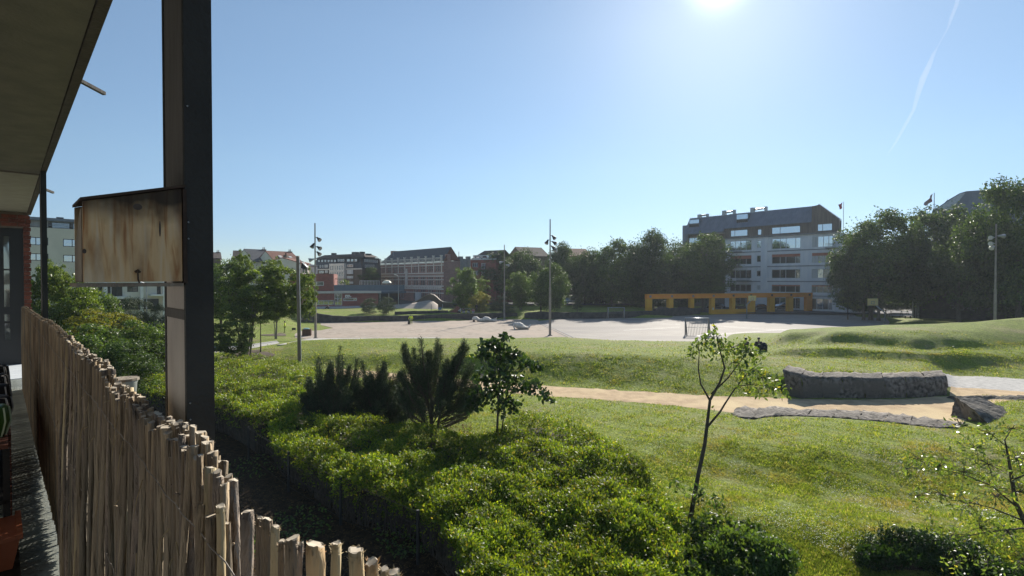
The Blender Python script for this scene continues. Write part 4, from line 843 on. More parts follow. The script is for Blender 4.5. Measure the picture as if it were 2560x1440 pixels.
mb = MB(); f.wall(mb, 0, D, 18.45, 21.2, [h for h in holes if h[2] > 18.3], .25)
gx = A_(2028); 
# timber gable at the right end, in the facade plane
pk = A_(2046); mb.quad(f.P(gx, 0, 21.2), f.P(D, 0, 21.2), f.P(D, 0, 20.9), f.P(D, 0, 21.0), f.P(pk, 0, 25.0), f.P(gx, 0, 24.75)) if False else None
mb.quad(f.P(gx, 0, 21.2), f.P(D, 0, 21.2), f.P(pk, 0, 25.0), f.P(gx, 0, 24.8)); f.shell(mb, 0, D - .01, 18.45, 21.1, 1.4)
mb.quad(f.P(gx, 0, 21.2), f.P(gx, 0, 24.8), f.P(gx, -3, 24.9), f.P(gx, -3, 21.2))
mb.build('timber_storey', M['wood_clad'], rb)
mb = MB(); n = int(D / .35)      # vertical battens on the timber
for i in range(n):
    a0 = i * .35 + .1
    if any(h[0] - .05 < a0 < h[1] + .05 for h in holes if h[2] > 18.3): continue
    top = 21.1 if a0 < gx else (24.7 if a0 < pk else 24.9 - (a0 - pk) / (D - pk) * 3.6)
    f.box(mb, a0, a0 + .06, 18.5, top, .003, .045)
o = mb.build('batten', M['wood_clad'], rb); o['kind'] = 'stuff'
mb = MB(); f.box(mb, -.3, D + .35, 18.25, 18.5, -.2, .55); mb.build('cornice', M['ledge'], rb)
for z_ in (3.75, 7.15, 10.85, 14.65):
    mb = MB(); f.box(mb, -.02, D + .02, z_ - .12, z_ + .12, .002, .10); mb.build('ledge', M['ledge'], rb)
mb = MB(); f.box(mb, A_(1902), A_(1918), .2, 18.2, .004, .20); mb.build('pilaster', M['render_grey'], rb)
gl = {0: ['glass_dark', 'glass'], 1: ['glass_dark'], 2: ['glass_dark', 'glass'], 3: ['glass_dark'], 4: ['glass_blue'], 5: ['glass_blue']}
for (r, k, a0, a1, q0, q1) in wins:
    mu = {0: (.25, .48, .75), 1: (), 2: (.3, .5, .83), 3: (.25, .55, .8)}[k]
    if r == 5: mu = {0: (.25,), 1: (), 2: (.3,), 3: (.35,)}[k]
    if k == 1: mu = ()
    f.window(rb, a0, a1, q0, q1, 'frame_white' if r < 5 else 'frame_dark', gl[r][0], mu, (), .11 if r < 5 else .08, -.16, gm_list=gl[r] if k != 1 else ['curtain'] if r in (0, 1) else ['glass_blue'])
    if r == 3 and k in (0, 2, 3):
        mb = MB(); f.box(mb, a0 + .1, a1 - .1, q1 - (.75 if k != 0 else .95), q1 - .12, -.13, -.09); mb.build('blind', M['blind'], rb)
    if r in (1,) and k in (2, 3):
        mb = MB(); f.box(mb, a0 + .1, a1 - .1, q1 - .42, q1 - .12, -.13, -.09); mb.build('blind', M['blind'], rb)
    if k == 3 and r in (2, 3, 4):
        mb = MB(); f.box(mb, a0 + .15, a0 + (a1 - a0) * .3, q0 + .1, q1 - .15, -.155, -.10); mb.build('curtain', M['curtain'], rb)
# balconies on the left and right bays
for (x0, x1, zz) in ((612, 745, 14.9), (640, 745, 11.1), (700, 845, 7.4), (1635, 1755, 14.9), (1640, 1755, 11.1), (1640, 1755, 7.4)):
    a0, a1 = max(.1, A_(zoomx(x0))), min(D + .6, A_(zoomx(x1))); mb = MB(); f.box(mb, a0, a1, zz - .15, zz + .02, .11, 1.1); bl = mb.build('balcony', M['ledge'], rb)
    mb = MB(); f.box(mb, a0, a1, zz + .85, zz + .9, 1.02, 1.08)
    for i in range(int((a1 - a0) / .18) + 1): f.box(mb, a0 + i * .18, a0 + i * .18 + .03, zz + .02, zz + .85, 1.035, 1.065)
    me = mb.mesh('balcony_railing', M['frame_dark'], rb.location); link('balcony_railing', me, None, bl)
# roof: slope from eave to ridge, seams, left wing
fl = Fac(RC + dv * 40.5, RC, .2); al = fl.a(1712); am = fl.a(1811); ag = fl.a(2028)
mb = MB(); 
def roof_strip(mb, a0, a1, ze, oe, zr, orr):
    p = [fl.P(a0, oe, ze), fl.P(a1, oe, ze), fl.P(a1, orr, zr), fl.P(a0, orr, zr)]; q = [(x, y, z + .14) for x, y, z in p]; mb.hexa(p + q)
roof_strip(mb, am, ag, 21.0, .55, 25.0, -2.6); roof_strip(mb, al, am, 20.2, .9, 24.9, -2.6)
p = [fl.P(pk + (fl.L - D) - .1, .2, 25.05), fl.P(fl.L + .1, .2, 21.15), fl.P(fl.L + .1, -1.0, 21.15), fl.P(pk + (fl.L - D) - .1, -1.0, 25.05)]; mb.hexa(p + [(x, y, z + .15) for x, y, z in p])
mb.quad(fl.P(al, -2.6, 25.0), fl.P(ag, -2.6, 25.1), fl.P(ag, -6, 20.5), fl.P(al, -6, 20.5))
mb.build('roof', M['zinc'], rb)
for i in range(62):
    a0 = al + .3 + i * (ag - al) / 62
    ze, oe = (21.0, .55) if a0 > am else (20.2, .9); mb = MB()
    mb.tube([fl.P(a0, oe, ze + .19), fl.P(a0, -2.6, 25.18)], .045, 4)
    if i == 0: seam0 = None
    mb.build('roof_seam', M['zinc'], rb)
for (x0, x1, y0, y1) in ((190, 292, 300, 338), (690, 806, 244, 292)):
    px0, px1 = zoomx(x0), zoomx(x1); py0, py1 = 480 + y0 * .2361, 480 + y1 * .2361; a0, a1 = fl.a(px0, -1), fl.a(px1, -1); zt, zb = fl.z(px0, py0, -1), fl.z(px0, py1, -1)
    mb = MB(); fl.box(mb, a0 - .1, a1 + .1, zb - 1.3, zt + .15, -2.2, -.5); sk = mb.build('dormer', M['zinc'], rb)
    mb = MB(); mb.quad(fl.P(a0, -.48, zb), fl.P(a1, -.48, zb), fl.P(a1, -.48, zt), fl.P(a0, -.48, zt)); link('pane', mb.mesh('pane', M['glass_blue'], rb.location), None, sk)
    mb = MB(); fl.box(mb, a0, a1, zb - 1.0, zb - .15, -.5, -.46); link('opening', mb.mesh('opening', M['black'], rb.location), None, sk)
for (x0, x1, h) in ((270, 380, .7), (530, 665, 1.0), (828, 1000, 1.0)):
    a0, a1 = fl.a(zoomx(x0), -2.6), fl.a(zoomx(x1), -2.6); mb = MB(); fl.box(mb, a0, a0 + .9, 24.9, 25 + h * 1.25, -3.2, -2.3); mb.tube([fl.P(a0 + .5, -2.8, 25.1 + h * .6), fl.P(a1 - .4, -2.8, 25.1 + h * .75)], .25, 8); fl.box(mb, a1 - .6, a1, 24.9, 25 + h * 1.2, -3.1, -2.4)
    mb.build('ventilation_duct', M['galv'], rb)
mb = MB(); fl.box(mb, al - 1.4, am, 0, 20.1, -12, -1.8); mb.build('left_wing', M['wood_clad'], rb)
mb = MB(); fl.box(mb, al - 1.5, al + .1, 0, 23.0, -10, -1.2); mb.build('end_wall', M['zinc'], rb)
a0, a1 = fl.a(1722, -1.8), fl.a(1752, -1.8); fl.window(rb, a0, a1, 17.6, 19.4, 'frame_dark', 'glass_blue', (.5,), (), .08, -1.72)
# ground floor annex right of the block
mb = MB(); f.box(mb, D - .5, D + 5.5, 0, 3.1, -6, 1.2); mb.build('annex', M['render_grey'], rb)

# --- ornate old brick building
f = Fac(W(947, 700, 154.6), W(1109, 700, 130.0), 1.5)
ro = root_at('ornate_brick_building', f, 'ornate old red-brick building with pale stone bands and dark slate roof', 'building')
L = f.L; zb = 1.6; zp = 11.9
bays = 9; bw = (L - 1.6) / bays; holes = []; ww = []
for i in range(bays):
    if i == 4: continue
    c0 = .8 + i * bw; x0, x1 = c0 + bw * .22, c0 + bw * .86
    for (q0, q1) in ((2.3, 5.0), (6.1, 8.3), (9.65, 11.1)):
        n = 3
        for k in range(n):
            wv = (x1 - x0) / n; a0 = x0 + k * wv + .10; a1 = x0 + (k + 1) * wv - .10
            if q0 > 9: a0 -= .0; 
            holes.append((a0, a1, q0, q1)); ww.append((a0, a1, q0, q1))
mb = MB(); f.wall(mb, 0, L, zb - 1.5, zp, holes, .3); f.shell(mb, 0, L - .02, zb - 1.5, zp, 5.0); mb.build('wall', M['brick_old'], ro)
for h in ww: f.window(ro, *h, 'frame_white', 'glass_dark', (), (.72,) if h[2] < 9 else (.6,), .05, -.15)
for (z_, t_, o_) in ((9.25, .14, .22), (11.25, .10, .16), (8.45, .12, .12), (7.55, .09, .08), (5.95, .16, .14), (5.2, .14, .12), (4.2, .10, .08), (11.9, .16, .25), (8.75, .05, .1)):
    mb = MB(); f.box(mb, -.05, L + .05, z_ - t_, z_ + t_, .002, o_); mb.build('string_course', M['lime'], ro)
for i in range(bays + 1):       # pilasters, quoins and parapet piers
    c0 = .8 + i * bw - .05; mb = MB(); f.box(mb, c0 - .12, c0 + .25, 11.9, 13.5, -.1, .3); f.box(mb, c0 - .2, c0 + .33, 13.5, 13.75, -.18, .38)
    f.box(mb, c0 - .1, c0 + .2, 9.45, 11.8, .004, .11)
    mb.build('pier', M['lime'], ro); mb = MB()
    for q in range(8): f.box(mb, c0 - .15, c0 + .28, 5.4 + q * .42, 5.55 + q * .42, .005, .06)
    mb.build('quoin', M['lime'], ro)['kind'] = 'stuff'
for i in range(bays):           # pierced parapet panels: small cross bars with red infill
    c0 = .8 + i * bw + .25; w_ = bw - .42; mb = MB(); f.box(mb, c0, c0 + w_, 13.05, 13.22, -.05, .12)
    for k in range(6):
        x = c0 + w_ * k / 5.0; x2 = x + w_ / 5.0
        if k < 5:
            for (p, r) in (((x, 12.1), (x2, 13.05)), ((x, 13.05), (x2, 12.1))):
                mb.tube([f.P(p[0], .03, p[1]), f.P(r[0], .03, r[1])], .05, 4)
    mb.build('parapet_panel', M['lime'], ro)
    mb = MB(); f.box(mb, c0 - .1, c0 + w_ + .1, 5.5, 5.85, .004, .04)
    for k in range(4): f.box(mb, c0 + k * w_ / 4 + .1, c0 + k * w_ / 4 + .38, 5.3, 6.15, .005, .10)
    mb.build('stone_panel', M['lime'], ro)
mb = MB(); c0 = .8 + 4 * bw; f.box(mb, c0 + .6, c0 + 1.5, 6.0, 9.9, .004, .35); f.box(mb, c0 + .3, c0 + 1.8, 9.3, 9.7, .3, .5); f.box(mb, c0 + .75, c0 + 1.35, 9.9, 10.6, .05, .3); mb.build('stone_niche', M['lime'], ro)
mb = MB(); f.box(mb, 21, 23.2, 1.2, 4.2, .02, .6); mb.build('porch', M['frame_white'], ro)
# roof: hipped slate
mb = MB(); r0, r1 = 4.5, L - .3; zr = 15.9
mb.quad(f.P(.1, -.5, 12.5), f.P(L - .1, -.5, 12.5), f.P(r1, -2.55, zr), f.P(r0, -2.55, zr)); mb.quad(f.P(.1, -.5, 12.5), f.P(r0, -2.55, zr), f.P(.1, -5.1, 12.5)); mb.quad(f.P(.1, -5.1, 12.5), f.P(r0, -2.55, zr), f.P(r1, -2.55, zr), f.P(L - .1, -5.1, 12.5))
mb.quad(f.P(.1, -.5, 12.49), f.P(L - .1, -.5, 12.49), f.P(L - .1, -5.1, 12.49), f.P(.1, -5.1, 12.49)); mb.build('roof', M['slate'], ro)
e1_ = Vector(f.P(L, 0, 0)).to_2d(); fs = Fac(e1_, Vector(f.P(L, -5.12, 0)).to_2d(), 1.5)   # side facade going back to the right
rs_ = ro
hs = [(fs.a(x0), fs.a(x1), q0, q1) for (x0, x1) in ((1112.5, 1117.5), (1123, 1128), (1134, 1138)) for (q0, q1) in ((2.0, 4.2), (5.2, 7.2), (7.9, 9.4), (9.9, 11.6))]
mb = MB(); fs.wall(mb, 0, fs.L, 0, 12.3, hs, .25); mb.build('side_wall', M['brick_old'], ro)
for h in hs: fs.window(ro, *h, 'frame_white', 'curtain', (), (.5,), .08, -.12)
mb = MB(); mb.quad(fs.P(0, .05, 12.4), fs.P(fs.L, .05, 12.4), f.P(r1, -2.55, zr)); mb.quad(fs.P(fs.L, .05, 12.4), f.P(L, -5.1, 12.4), f.P(r1, -2.55, zr)); mb.build('side_roof', M['tile_red'], ro)
mb = MB(); fs.box(mb, fs.a(1118), fs.a(1126), 12.3, 14.0, -1, .1); mb.build('dormer', M['brick_old'], ro)
mb = MB(); f.box(mb, 2.4, 4.0, 13, 16.1, -4, -2.6); mb.build('chimney', M['brick_old'], ro)
mb = MB(); p = W(983, 640, 150); mb.tube([p, p + Vector((0, 0, 1.3))], .06, 5); mb.build('aerial', M['galv'], ro)
# blank grey gable wall between the ornate building and the red brick house
fg = Fac(f.P(L, -5.2, 0)[:2], f.P(L, -8.6, 0)[:2], 1.5); rg_ = root_at('party_wall_house', fg, 'plain grey-rendered gable wall with two chimneys right of the ornate building', 'house')
mb = MB(); zt = fg.z(1160, 648); zt2 = fg.z(1150, 645)
mb.prism([fg.P(0, 0, 0), fg.P(fg.L, 0, 0), fg.P(fg.L, 0, zt - .8), fg.P(fg.L * .45, 0, zt + .1), fg.P(0, 0, zt2)], (-2, 2.2, 0)); mb.build('wall', M['ledge'], rg_)
for px in (1153, 1172):
    mb = MB(); a0 = fg.a(px); fg.box(mb, a0 - .3, a0 + .5, 5, fg.z(px, 641), -1, .15); mb.build('chimney', M['ledge'], rg_)
mb = MB(); p = W(1147, 650, 137); mb.tube([p, W(1147, 629, 137)], .08, 5); mb.build('aerial', M['galv'], rg_)
# red brick house with white dormers
fh = Fac(W(1176, 700, 136.5), W(1240, 700, 131.5), 1.5); rh_ = root_at('red_brick_house', fh, 'red-brick house with white dormer windows right of the ornate building', 'house')
zc = fh.z(1190, 650); hs = []
for (x0, x1, y0, y1) in ((1181, 1195, 657, 668), (1203, 1214, 658, 673), (1183, 1195, 677, 688), (1203, 1213, 678, 690), (1183, 1195, 698, 710)): hs.append((fh.a(x0), fh.a(x1), fh.z((x0 + x1) / 2, y1), fh.z((x0 + x1) / 2, y0)))
mb = MB(); fh.wall(mb, 0, fh.L, 0, zc, hs, .2); fh.shell(mb, 0, fh.L, 0, zc, 9); mb.build('wall', M['brick_red'], rh_)
for h in hs: fh.window(rh_, *h, 'frame_white', 'glass_blue', (.33, .66), (), .09, -.1)
mb = MB(); fh.box(mb, -.1, fh.L + .1, zc, zc + .2, -.1, .3); mb.build('cornice', M['frame_white'], rh_)
for (x0, x1) in ((1183, 1200), (1206, 1220)):
    a0, a1 = fh.a(x0), fh.a(x1); z1 = fh.z(x0, 638); mb = MB(); fh.box(mb, a0 - .15, a1 + .15, zc + .2, z1, -3, -.15); dm = mb.build('dormer', M['frame_white'], rh_)
    mb = MB(); mb.quad(fh.P(a0, -.14, zc + .5), fh.P(a1, -.14, zc + .5), fh.P(a1, -.14, z1 - .2), fh.P(a0, -.14, z1 - .2)); link('pane', mb.mesh('pane', M['glass_blue'], rh_.location), None, dm)
mb = MB(); mb.quad(fh.P(-.1, -.1, zc + .2), fh.P(fh.L, -.1, zc + .2), fh.P(fh.L, -4, zc + 2.6), fh.P(1.5, -4, zc + 2.6)); mb.quad(fh.P(-.1, -.1, zc + .2), fh.P(1.5, -4, zc + 2.6), fh.P(-.1, -8, zc + .2)); mb.quad(fh.P(1.5, -4, zc + 2.6), fh.P(fh.L, -4, zc + 2.6), fh.P(fh.L, -8, zc + .2), fh.P(-.1, -8, zc + .2)); mb.build('roof', M['tile_brown'], rh_)
mb = MB(); fh.box(mb, .8, 2.0, zc + 1, fh.z(1190, 629), -4.6, -3.6); mb.build('chimney', M['brick_red'], rh_)
# simple gabled house roofs peeking over the trees
def roof_house(px0, px1, pyr0, pyr1, pye, Y0, Y1, rm, wm, label, dep=9, windows=(), chim=(), z0=1.5, hip=0.0):
    f = Fac(W(px0, 700, Y0), W(px1, 700, Y1), z0); r = root_at('house', f, label, 'house')
    ze = f.z((px0 + px1) / 2, pye); zr0 = W(px0, pyr0, Y0 + dep / 2).z; zr1 = W(px1, pyr1, Y1 + dep / 2).z; zr = (zr0 + zr1) / 2
    mb = MB(); f.wall(mb, 0, f.L, 0, ze, [], .1); f.shell(mb, 0, f.L, 0, ze, dep)
    mb.quad(f.P(0, 0, ze), f.P(0, -dep, ze), f.P(0, -dep / 2, zr)); mb.quad(f.P(f.L, 0, ze), f.P(f.L, -dep, ze), f.P(f.L, -dep / 2, zr)); mb.build('wall', M[wm], r)
    mb = MB(); h = hip
    for sg in (0, 1):
        oa = .4 if sg == 0 else -dep - .4
        p = [f.P(-.2, oa, ze - .2), f.P(f.L + .2, oa, ze - .2), f.P(f.L - h, -dep / 2, zr + .05), f.P(h, -dep / 2, zr + .05)]; mb.hexa(p + [(x, y, z + .16) for x, y, z in p])
    mb.build('roof', M[rm], r)
    for (x0, x1, y0, y1, g_) in windows:     # skylights (z on slope) or wall windows
        if g_ == 'sky':
            a0, a1 = f.a(x0, -1.5), f.a(x1, -1.5); k0 = (W(x0, y0, Y0).z - ze) / (zr - ze + .2); k1 = (W(x0, y1, Y0).z - ze) / (zr - ze + .2); k0, k1 = min(.9, max(.15, k0)), min(.85, max(.08, k1))
            def SP(a, k, e): return f.P(a, .4 - (dep / 2 + .4) * k + e, ze - .2 + (zr - ze + .25) * k + .2 + e)
            mb = MB(); mb.hexa([SP(a0, k1, 0), SP(a1, k1, 0), SP(a1, k0, 0), SP(a0, k0, 0), SP(a0, k1, .07), SP(a1, k1, .07), SP(a1, k0, .07), SP(a0, k0, .07)]); mb.build('skylight', M['curtain'], r)
        else:
            a0, a1 = f.a(x0), f.a(x1); mb = MB(); q0, q1 = f.z(x0, y1), f.z(x0, y0)
            f.window(r, a0, a1, q0, q1, 'frame_white', g_, (.5,), (), .1, .06)
    for (px, py) in chim:
        a0 = f.a(px); mb = MB(); zt = W(px, py, f.A.y + dep / 2).z; f.box(mb, a0 - .45, a0 + .45, ze, zt, -dep / 2 - .4, -dep / 2 + .4); c = mb.build('chimney', M['brick_brown'], r)
        mb = MB()
        for k in (-.2, .15): mb.tube([f.P(a0 + k, -dep / 2, zt - .02), f.P(a0 + k, -dep / 2, zt + .5)], .1, 6)
        link('chimney_pot', mb.mesh('chimney_pot', M['tile_red'], r.location), None, c)['kind'] = 'stuff'
    return r
roof_house(583, 632, 628, 630, 652, 126, 128, 'tile_brown', 'render_cream', 'house with brown tiled roof and pale gable at the left end of the roof row', windows=[(600, 611, 646, 651, 'sky')])
roof_house(632, 685, 624, 628, 654, 124, 128, 'slate', 'render_cream', 'house with dark slate roof and chimney behind the multi-stemmed tree', chim=[(682, 622)], windows=[(668, 674, 632, 637, 'sky')])
roof_house(686, 752, 629, 633, 653, 122, 127, 'tile_red', 'render_cream', 'house with orange-red tiled roof and white skylights', chim=[(748, 627)], windows=[(698, 706, 638, 644, 'sky'), (723, 730, 639, 643, 'sky'), (705, 712, 649, 653, 'sky'), (690, 710, 662, 680, 'glass_blue'), (722, 742, 662, 680, 'glass_blue')])
roof_house(752, 773, 641, 655, 658, 120, 124, 'tile_red', 'render_cream', 'small house with steep red roof next to the wooden lamp post top', chim=[(761, 639)], windows=[(754, 768, 664, 684, 'glass_blue')])
roof_house(771, 794, 660, 661, 664, 128, 130, 'slate', 'white', 'narrow white house beside the mansard block', windows=[(776, 781, 672, 682, 'glass_blue'), (786, 791, 672, 682, 'glass_blue')])
roof_house(1305, 1372, 619, 621, 640, 152, 156, 'tile_brown', 'brick_brown', 'brown tiled roof rising above the trees left of the central mast', z0=2)
roof_house(1412, 1480, 622, 624, 640, 160, 163, 'tile_red', 'brick_brown', 'low reddish roof above the trees right of the central mast', z0=2)
roof_house(528, 552, 632, 634, 645, 130, 131, 'tile_brown', 'brick_brown', 'brown chimney-topped roof just right of the near column', chim=[(545, 630)])
# --- dark mansard block with limestone bay
fm_ = Fac(W(780, 700, 150), W(905, 700, 138), 2); rm_ = root_at('mansard_block', fm_, 'apartment block with black mansard roof and pale stone bay behind the brick pavilion', 'apartment block')
Z = lambda px, py: fm_.z(px, py); A_ = lambda px: fm_.a(px)
zl, zm = Z(850, 673), Z(850, 644); LL = fm_.L
mb = MB(); fm_.wall(mb, 0, LL, 0, zl, [], .1); fm_.shell(mb, 0, LL - .02, 0, zl, 5.8); mb.build('wall', M['brick_brown'], rm_)
mb = MB(); p = [fm_.P(0, 0, zl), fm_.P(LL, 0, zl), fm_.P(LL - .6, -1.2, zm), fm_.P(.6, -1.2, zm)]; q = [fm_.P(0, -5.8, zl), fm_.P(LL, -5.8, zl), fm_.P(LL - .6, -5, zm), fm_.P(.6, -5, zm)]
mb.hexa([p[0], p[1], q[1], q[0], p[3], p[2], q[2], q[3]]); mb.build('mansard', M['slate'], rm_)
mb = MB(); mb.hexa([fm_.P(-.2, -.8, zm + .01), fm_.P(LL + .2, -.8, zm + .01), fm_.P(LL + .2, -5.6, zm + .01), fm_.P(-.2, -5.6, zm + .01), fm_.P(3, -2, zm + 1.0), fm_.P(LL - 1.5, -2, zm + 1.0), fm_.P(LL - 1.5, -4, zm + 1.0), fm_.P(3, -4, zm + 1.0)]); mb.build('roof', M['tile_brown'], rm_)
mb = MB(); fm_.box(mb, -.1, LL + .1, zl - .15, zl + .15, .003, .3); mb.build('cornice', M['lime'], rm_)
a0, a1 = A_(829), A_(866); mb = MB(); zt = Z(850, 659); hs = []
for r_ in range(4):
    for c_ in range(6):
        x = a0 + .35 + c_ * (a1 - a0 - .4) / 6; zz = zt - .5 - r_ * 1.75; hs.append((x, x + (.42 if c_ < 3 else .55), zz - 1.25, zz - .1))
fm_.wall(mb, a0, a1, 1, zt, hs, .15, o=.8)
mb.quad(fm_.P(a1, 0, 1), fm_.P(a1, .8, 1), fm_.P(a1, .8, zt), fm_.P(a1, 0, zt)); mb.quad(fm_.P(a0, 0, 1), fm_.P(a0, .8, 1), fm_.P(a0, .8, zt), fm_.P(a0, 0, zt)); mb.quad(fm_.P(a0, -1.5, zt), fm_.P(a1, -1.5, zt), fm_.P(a1, .8, zt), fm_.P(a0, .8, zt))
mb.build('stone_bay', M['lime'], rm_)
for h in hs: fm_.window(rm_, *h, 'frame_white', 'glass', (), (), .05, .68)
for (x0, x1, y0, y1, g_) in ([(798 + i * 8, 802 + i * 8, 650, 655, 'glass_blue') for i in range(6)] + [(847, 851, 648, 654, 'glass'), (853, 857, 648, 654, 'glass'), (859, 863, 648, 654, 'glass'), (870, 877, 648, 654, 'glass_blue'), (880, 886, 648, 654, 'glass_blue'), (889, 895, 648, 654, 'glass_blue')]
    + [(870, 885, 661, 668, 'glass_blue'), (814, 822, 662, 669, 'curtain'), (802, 805, 663, 669, 'glass'), (808, 811, 663, 669, 'glass'), (870, 885, 675, 685, 'curtain'), (870, 885, 690, 696, 'curtain'), (870, 885, 704, 709, 'curtain'), (815, 822, 676, 682, 'curtain'), (800, 812, 677, 683, 'glass')]):
    on = -.75 if y1 < 656 else (-.1 if y1 < 672 else .04)
    fm_.window(rm_, fm_.a(x0, on), fm_.a(x1, on), fm_.z(x0, y1, on), fm_.z(x0, y0, on), 'frame_white', g_, (.5,) if x1 - x0 > 7 else (), (), .09, on + .3)
for i, px in enumerate((797, 809, 833, 860, 868, 880, 890)):
    mb = MB(); a0 = A_(px); fm_.box(mb, a0, a0 + (.6 if i % 3 else 1.6), zm + .2, zm + 1.0 + .6 * (i % 2), -4, -2.6); mb.build('chimney', M['slate'], rm_)
# right wing of that block
fw = Fac(Vector(fm_.P(LL, -.0, 0)).to_2d() + fm_.t * .03, Vector(fm_.P(LL, -6.6, 0)).to_2d() + fm_.t * .03, 2); rw = root_at('mansard_wing', fw, 'paler side wing of the mansard block left of the ornate building', 'apartment block'); zl2, zm2 = fw.z(920, 673), fw.z(910, 643.5)
mb = MB(); fw.wall(mb, 0.02, fw.L, 0, zl2, [], .1); mb.build('wall', M['brick_brown'], rw)
mb = MB(); mb.quad(fw.P(.02, 0, zl2), fw.P(fw.L, 0, zl2), fw.P(fw.L, -.8, zm2), fw.P(.02, -.8, zm2)); mb.quad(fw.P(.02, -.8, zm2), fw.P(fw.L, -.8, zm2), fw.P(fw.L, -12, zm2 + .6), fw.P(.02, -12, zm2 + .6)); mb.build('mansard', M['tile_brown'], rw)
for i in range(7):
    px = 910 + i * 5; on = -.4; fw.window(rw, fw.a(px, on), fw.a(px + 3, on), fw.z(px, 655 + i * .3, on), fw.z(px, 648 + i * .5, on), 'frame_white', 'glass_blue', (), (), .08, on + .25)
    if i < 5: fw.window(rw, fw.a(px, on), fw.a(px + 3, on), fw.z(px, 669, on), fw.z(px, 662, on), 'frame_white', 'glass', (), (), .08, on + .42)
# --- modern brick pavilion
fp = Fac(W(700, 700, 116), W(945, 700, 121), 1.6); rp = root_at('brick_pavilion', fp, 'long low modern red-brick pavilion with pale roof slab, white windows and blue-grey parapet', 'pavilion')
Z = lambda px, py: fp.z(px, py); A_ = lambda px: fp.a(px); ztop = Z(900, 733)
def rect(x0, x1, y0, y1): return (A_(x0), A_(x1), Z(x0, y1), Z(x0, y0))
low = [rect(768, 834, 751, 763), rect(836, 855, 734, 763.5), rect(858, 892, 745, 752.5)]
mb = MB(); fp.wall(mb, 0, fp.L, 1, ztop, low, .3); fp.shell(mb, 0, fp.L, 1, ztop, 12); mb.build('wall', M['brick_red'], rp)
fp.window(rp, *low[0], 'frame_white', 'glass', (.2, .42, .62, .8), (), .09, -.1); fp.window(rp, *low[1], 'frame_white', 'glass', (.42,), (.58,), .1, -.1, name='door'); fp.window(rp, *low[2], 'frame_white', 'glass', (.79,), (), .12, -.08)
mb = MB(); fp.box(mb, 0, A_(953), ztop, Z(900, 727.5), -11, .7); mb.build('roof_slab', M['pave'], rp)
up_ = rect(750, 834, 684.5, 727.5); hu = [(A_(780), A_(809), Z(780, 714.5), Z(780, 704))]
mb = MB(); fp.wall(mb, 2, up_[1], Z(800, 727.4), up_[3], hu, .25, o=-.4)
for sgn in (2, up_[1]): mb.quad(fp.P(sgn, -.4, up_[2]), fp.P(sgn, -10, up_[2]), fp.P(sgn, -10, up_[3]), fp.P(sgn, -.4, up_[3]))
mb.quad(fp.P(2, -.4, up_[3]), fp.P(up_[1], -.4, up_[3]), fp.P(up_[1], -10, up_[3]), fp.P(2, -10, up_[3])); mb.build('upper_storey', M['brick_red'], rp)
fp.window(rp, *hu[0], 'frame_white', 'glass_dark', (.38,), (), .12, -.5)
mb = MB(); fp.box(mb, up_[1] + .05, A_(1011), Z(900, 727.3), Z(900, 712.5), -.6, -.3); mb.build('blue_parapet', M['blue_panel'], rp)
fp2 = Fac(fp.P(A_(945.5), 0, 0)[:2], W(1008, 700, 124.5).to_2d(), 1.6)
mb = MB(); a0, a1 = 0.05, fp2.L; fp2.wall(mb, a0, a1, 1, ztop - .1, [], .1, o=-2.5); mb.build('mural_wall', M['mural'], rp)
mb = MB(); fp2.box(mb, a0, a1 + .6, ztop - .1, ztop + .4, -8, .3); mb.build('canopy', M['blue_panel'], rp)
for px in (950, 972, 996):
    mb = MB(); x = fp2.a(px); mb.tube([fp2.P(x, 0, 1.5), fp2.P(x, 0, ztop - .1)], .09, 6); mb.build('canopy_post', M['galv'], rp)
# white lettering block on the wall
mb = MB(); r_ = rect(862.5, 878, 737, 744)
x = r_[0]; segs = [(.0, .16, .0, 1), (.16, .42, .62, 1), (.30, .42, .30, .62), (.16, .42, .0, .30), (.45, .55, .2, 1), (.55, .70, .72, 1), (.62, .72, .30, .72), (.47, .66, .0, .30), (.72, .80, .55, 1), (.74, .98, .12, .36), (.30, .40, .30, .38), (.86, 1.0, .26, .44)]
for i, (u0, u1, v0, v1) in enumerate(segs): fp.box(mb, r_[0] + (r_[1] - r_[0]) * u0, r_[0] + (r_[1] - r_[0]) * u1, r_[2] + (r_[3] - r_[2]) * v0, r_[2] + (r_[3] - r_[2]) * v1, .004 + .001 * i, .05 + .001 * i)
mb.build('wall_lettering', M['white'], rp)
# pergola and railing on its terrace, parasol
mb = MB(); zt = Z(900, 712.5)
for px in (842, 852, 863, 870):
    x = A_(px); mb.tube([fp.P(x, -3, zt - .5), fp.P(x, -3, Z(850, 697))], .05, 5)
fp.box(mb, A_(834), A_(871), Z(850, 698), Z(850, 696.5), -3.4, -2.8); mb.build('pergola', M['brown_wood'], rp)['kind'] = 'stuff'
mb = MB(); z1 = Z(920, 702.5)
for i in range(14): x = A_(898) + i * (A_(948) - A_(898)) / 13; fp.box(mb, x - .03, x + .03, zt - .3, z1, -3.03, -2.97)
fp.box(mb, A_(898), A_(948), z1, z1 + .08, -3.06, -2.94); mb.build('terrace_railing', M['frame_white'], rp)['kind'] = 'stuff'
pc = Vector(fp.P(A_(967), -3, zt)); r = empty('parasol', pc, 'cream parasol open on the pavilion roof terrace', 'parasol'); mb = MB(); n = 10
rim = [pc + Vector((1.15 * math.cos(k * 2 * math.pi / n), 1.15 * math.sin(k * 2 * math.pi / n), .55)) for k in range(n)]; mid = [pc + Vector((.75 * math.cos(k * 2 * math.pi / n), .75 * math.sin(k * 2 * math.pi / n), .95)) for k in range(n)]
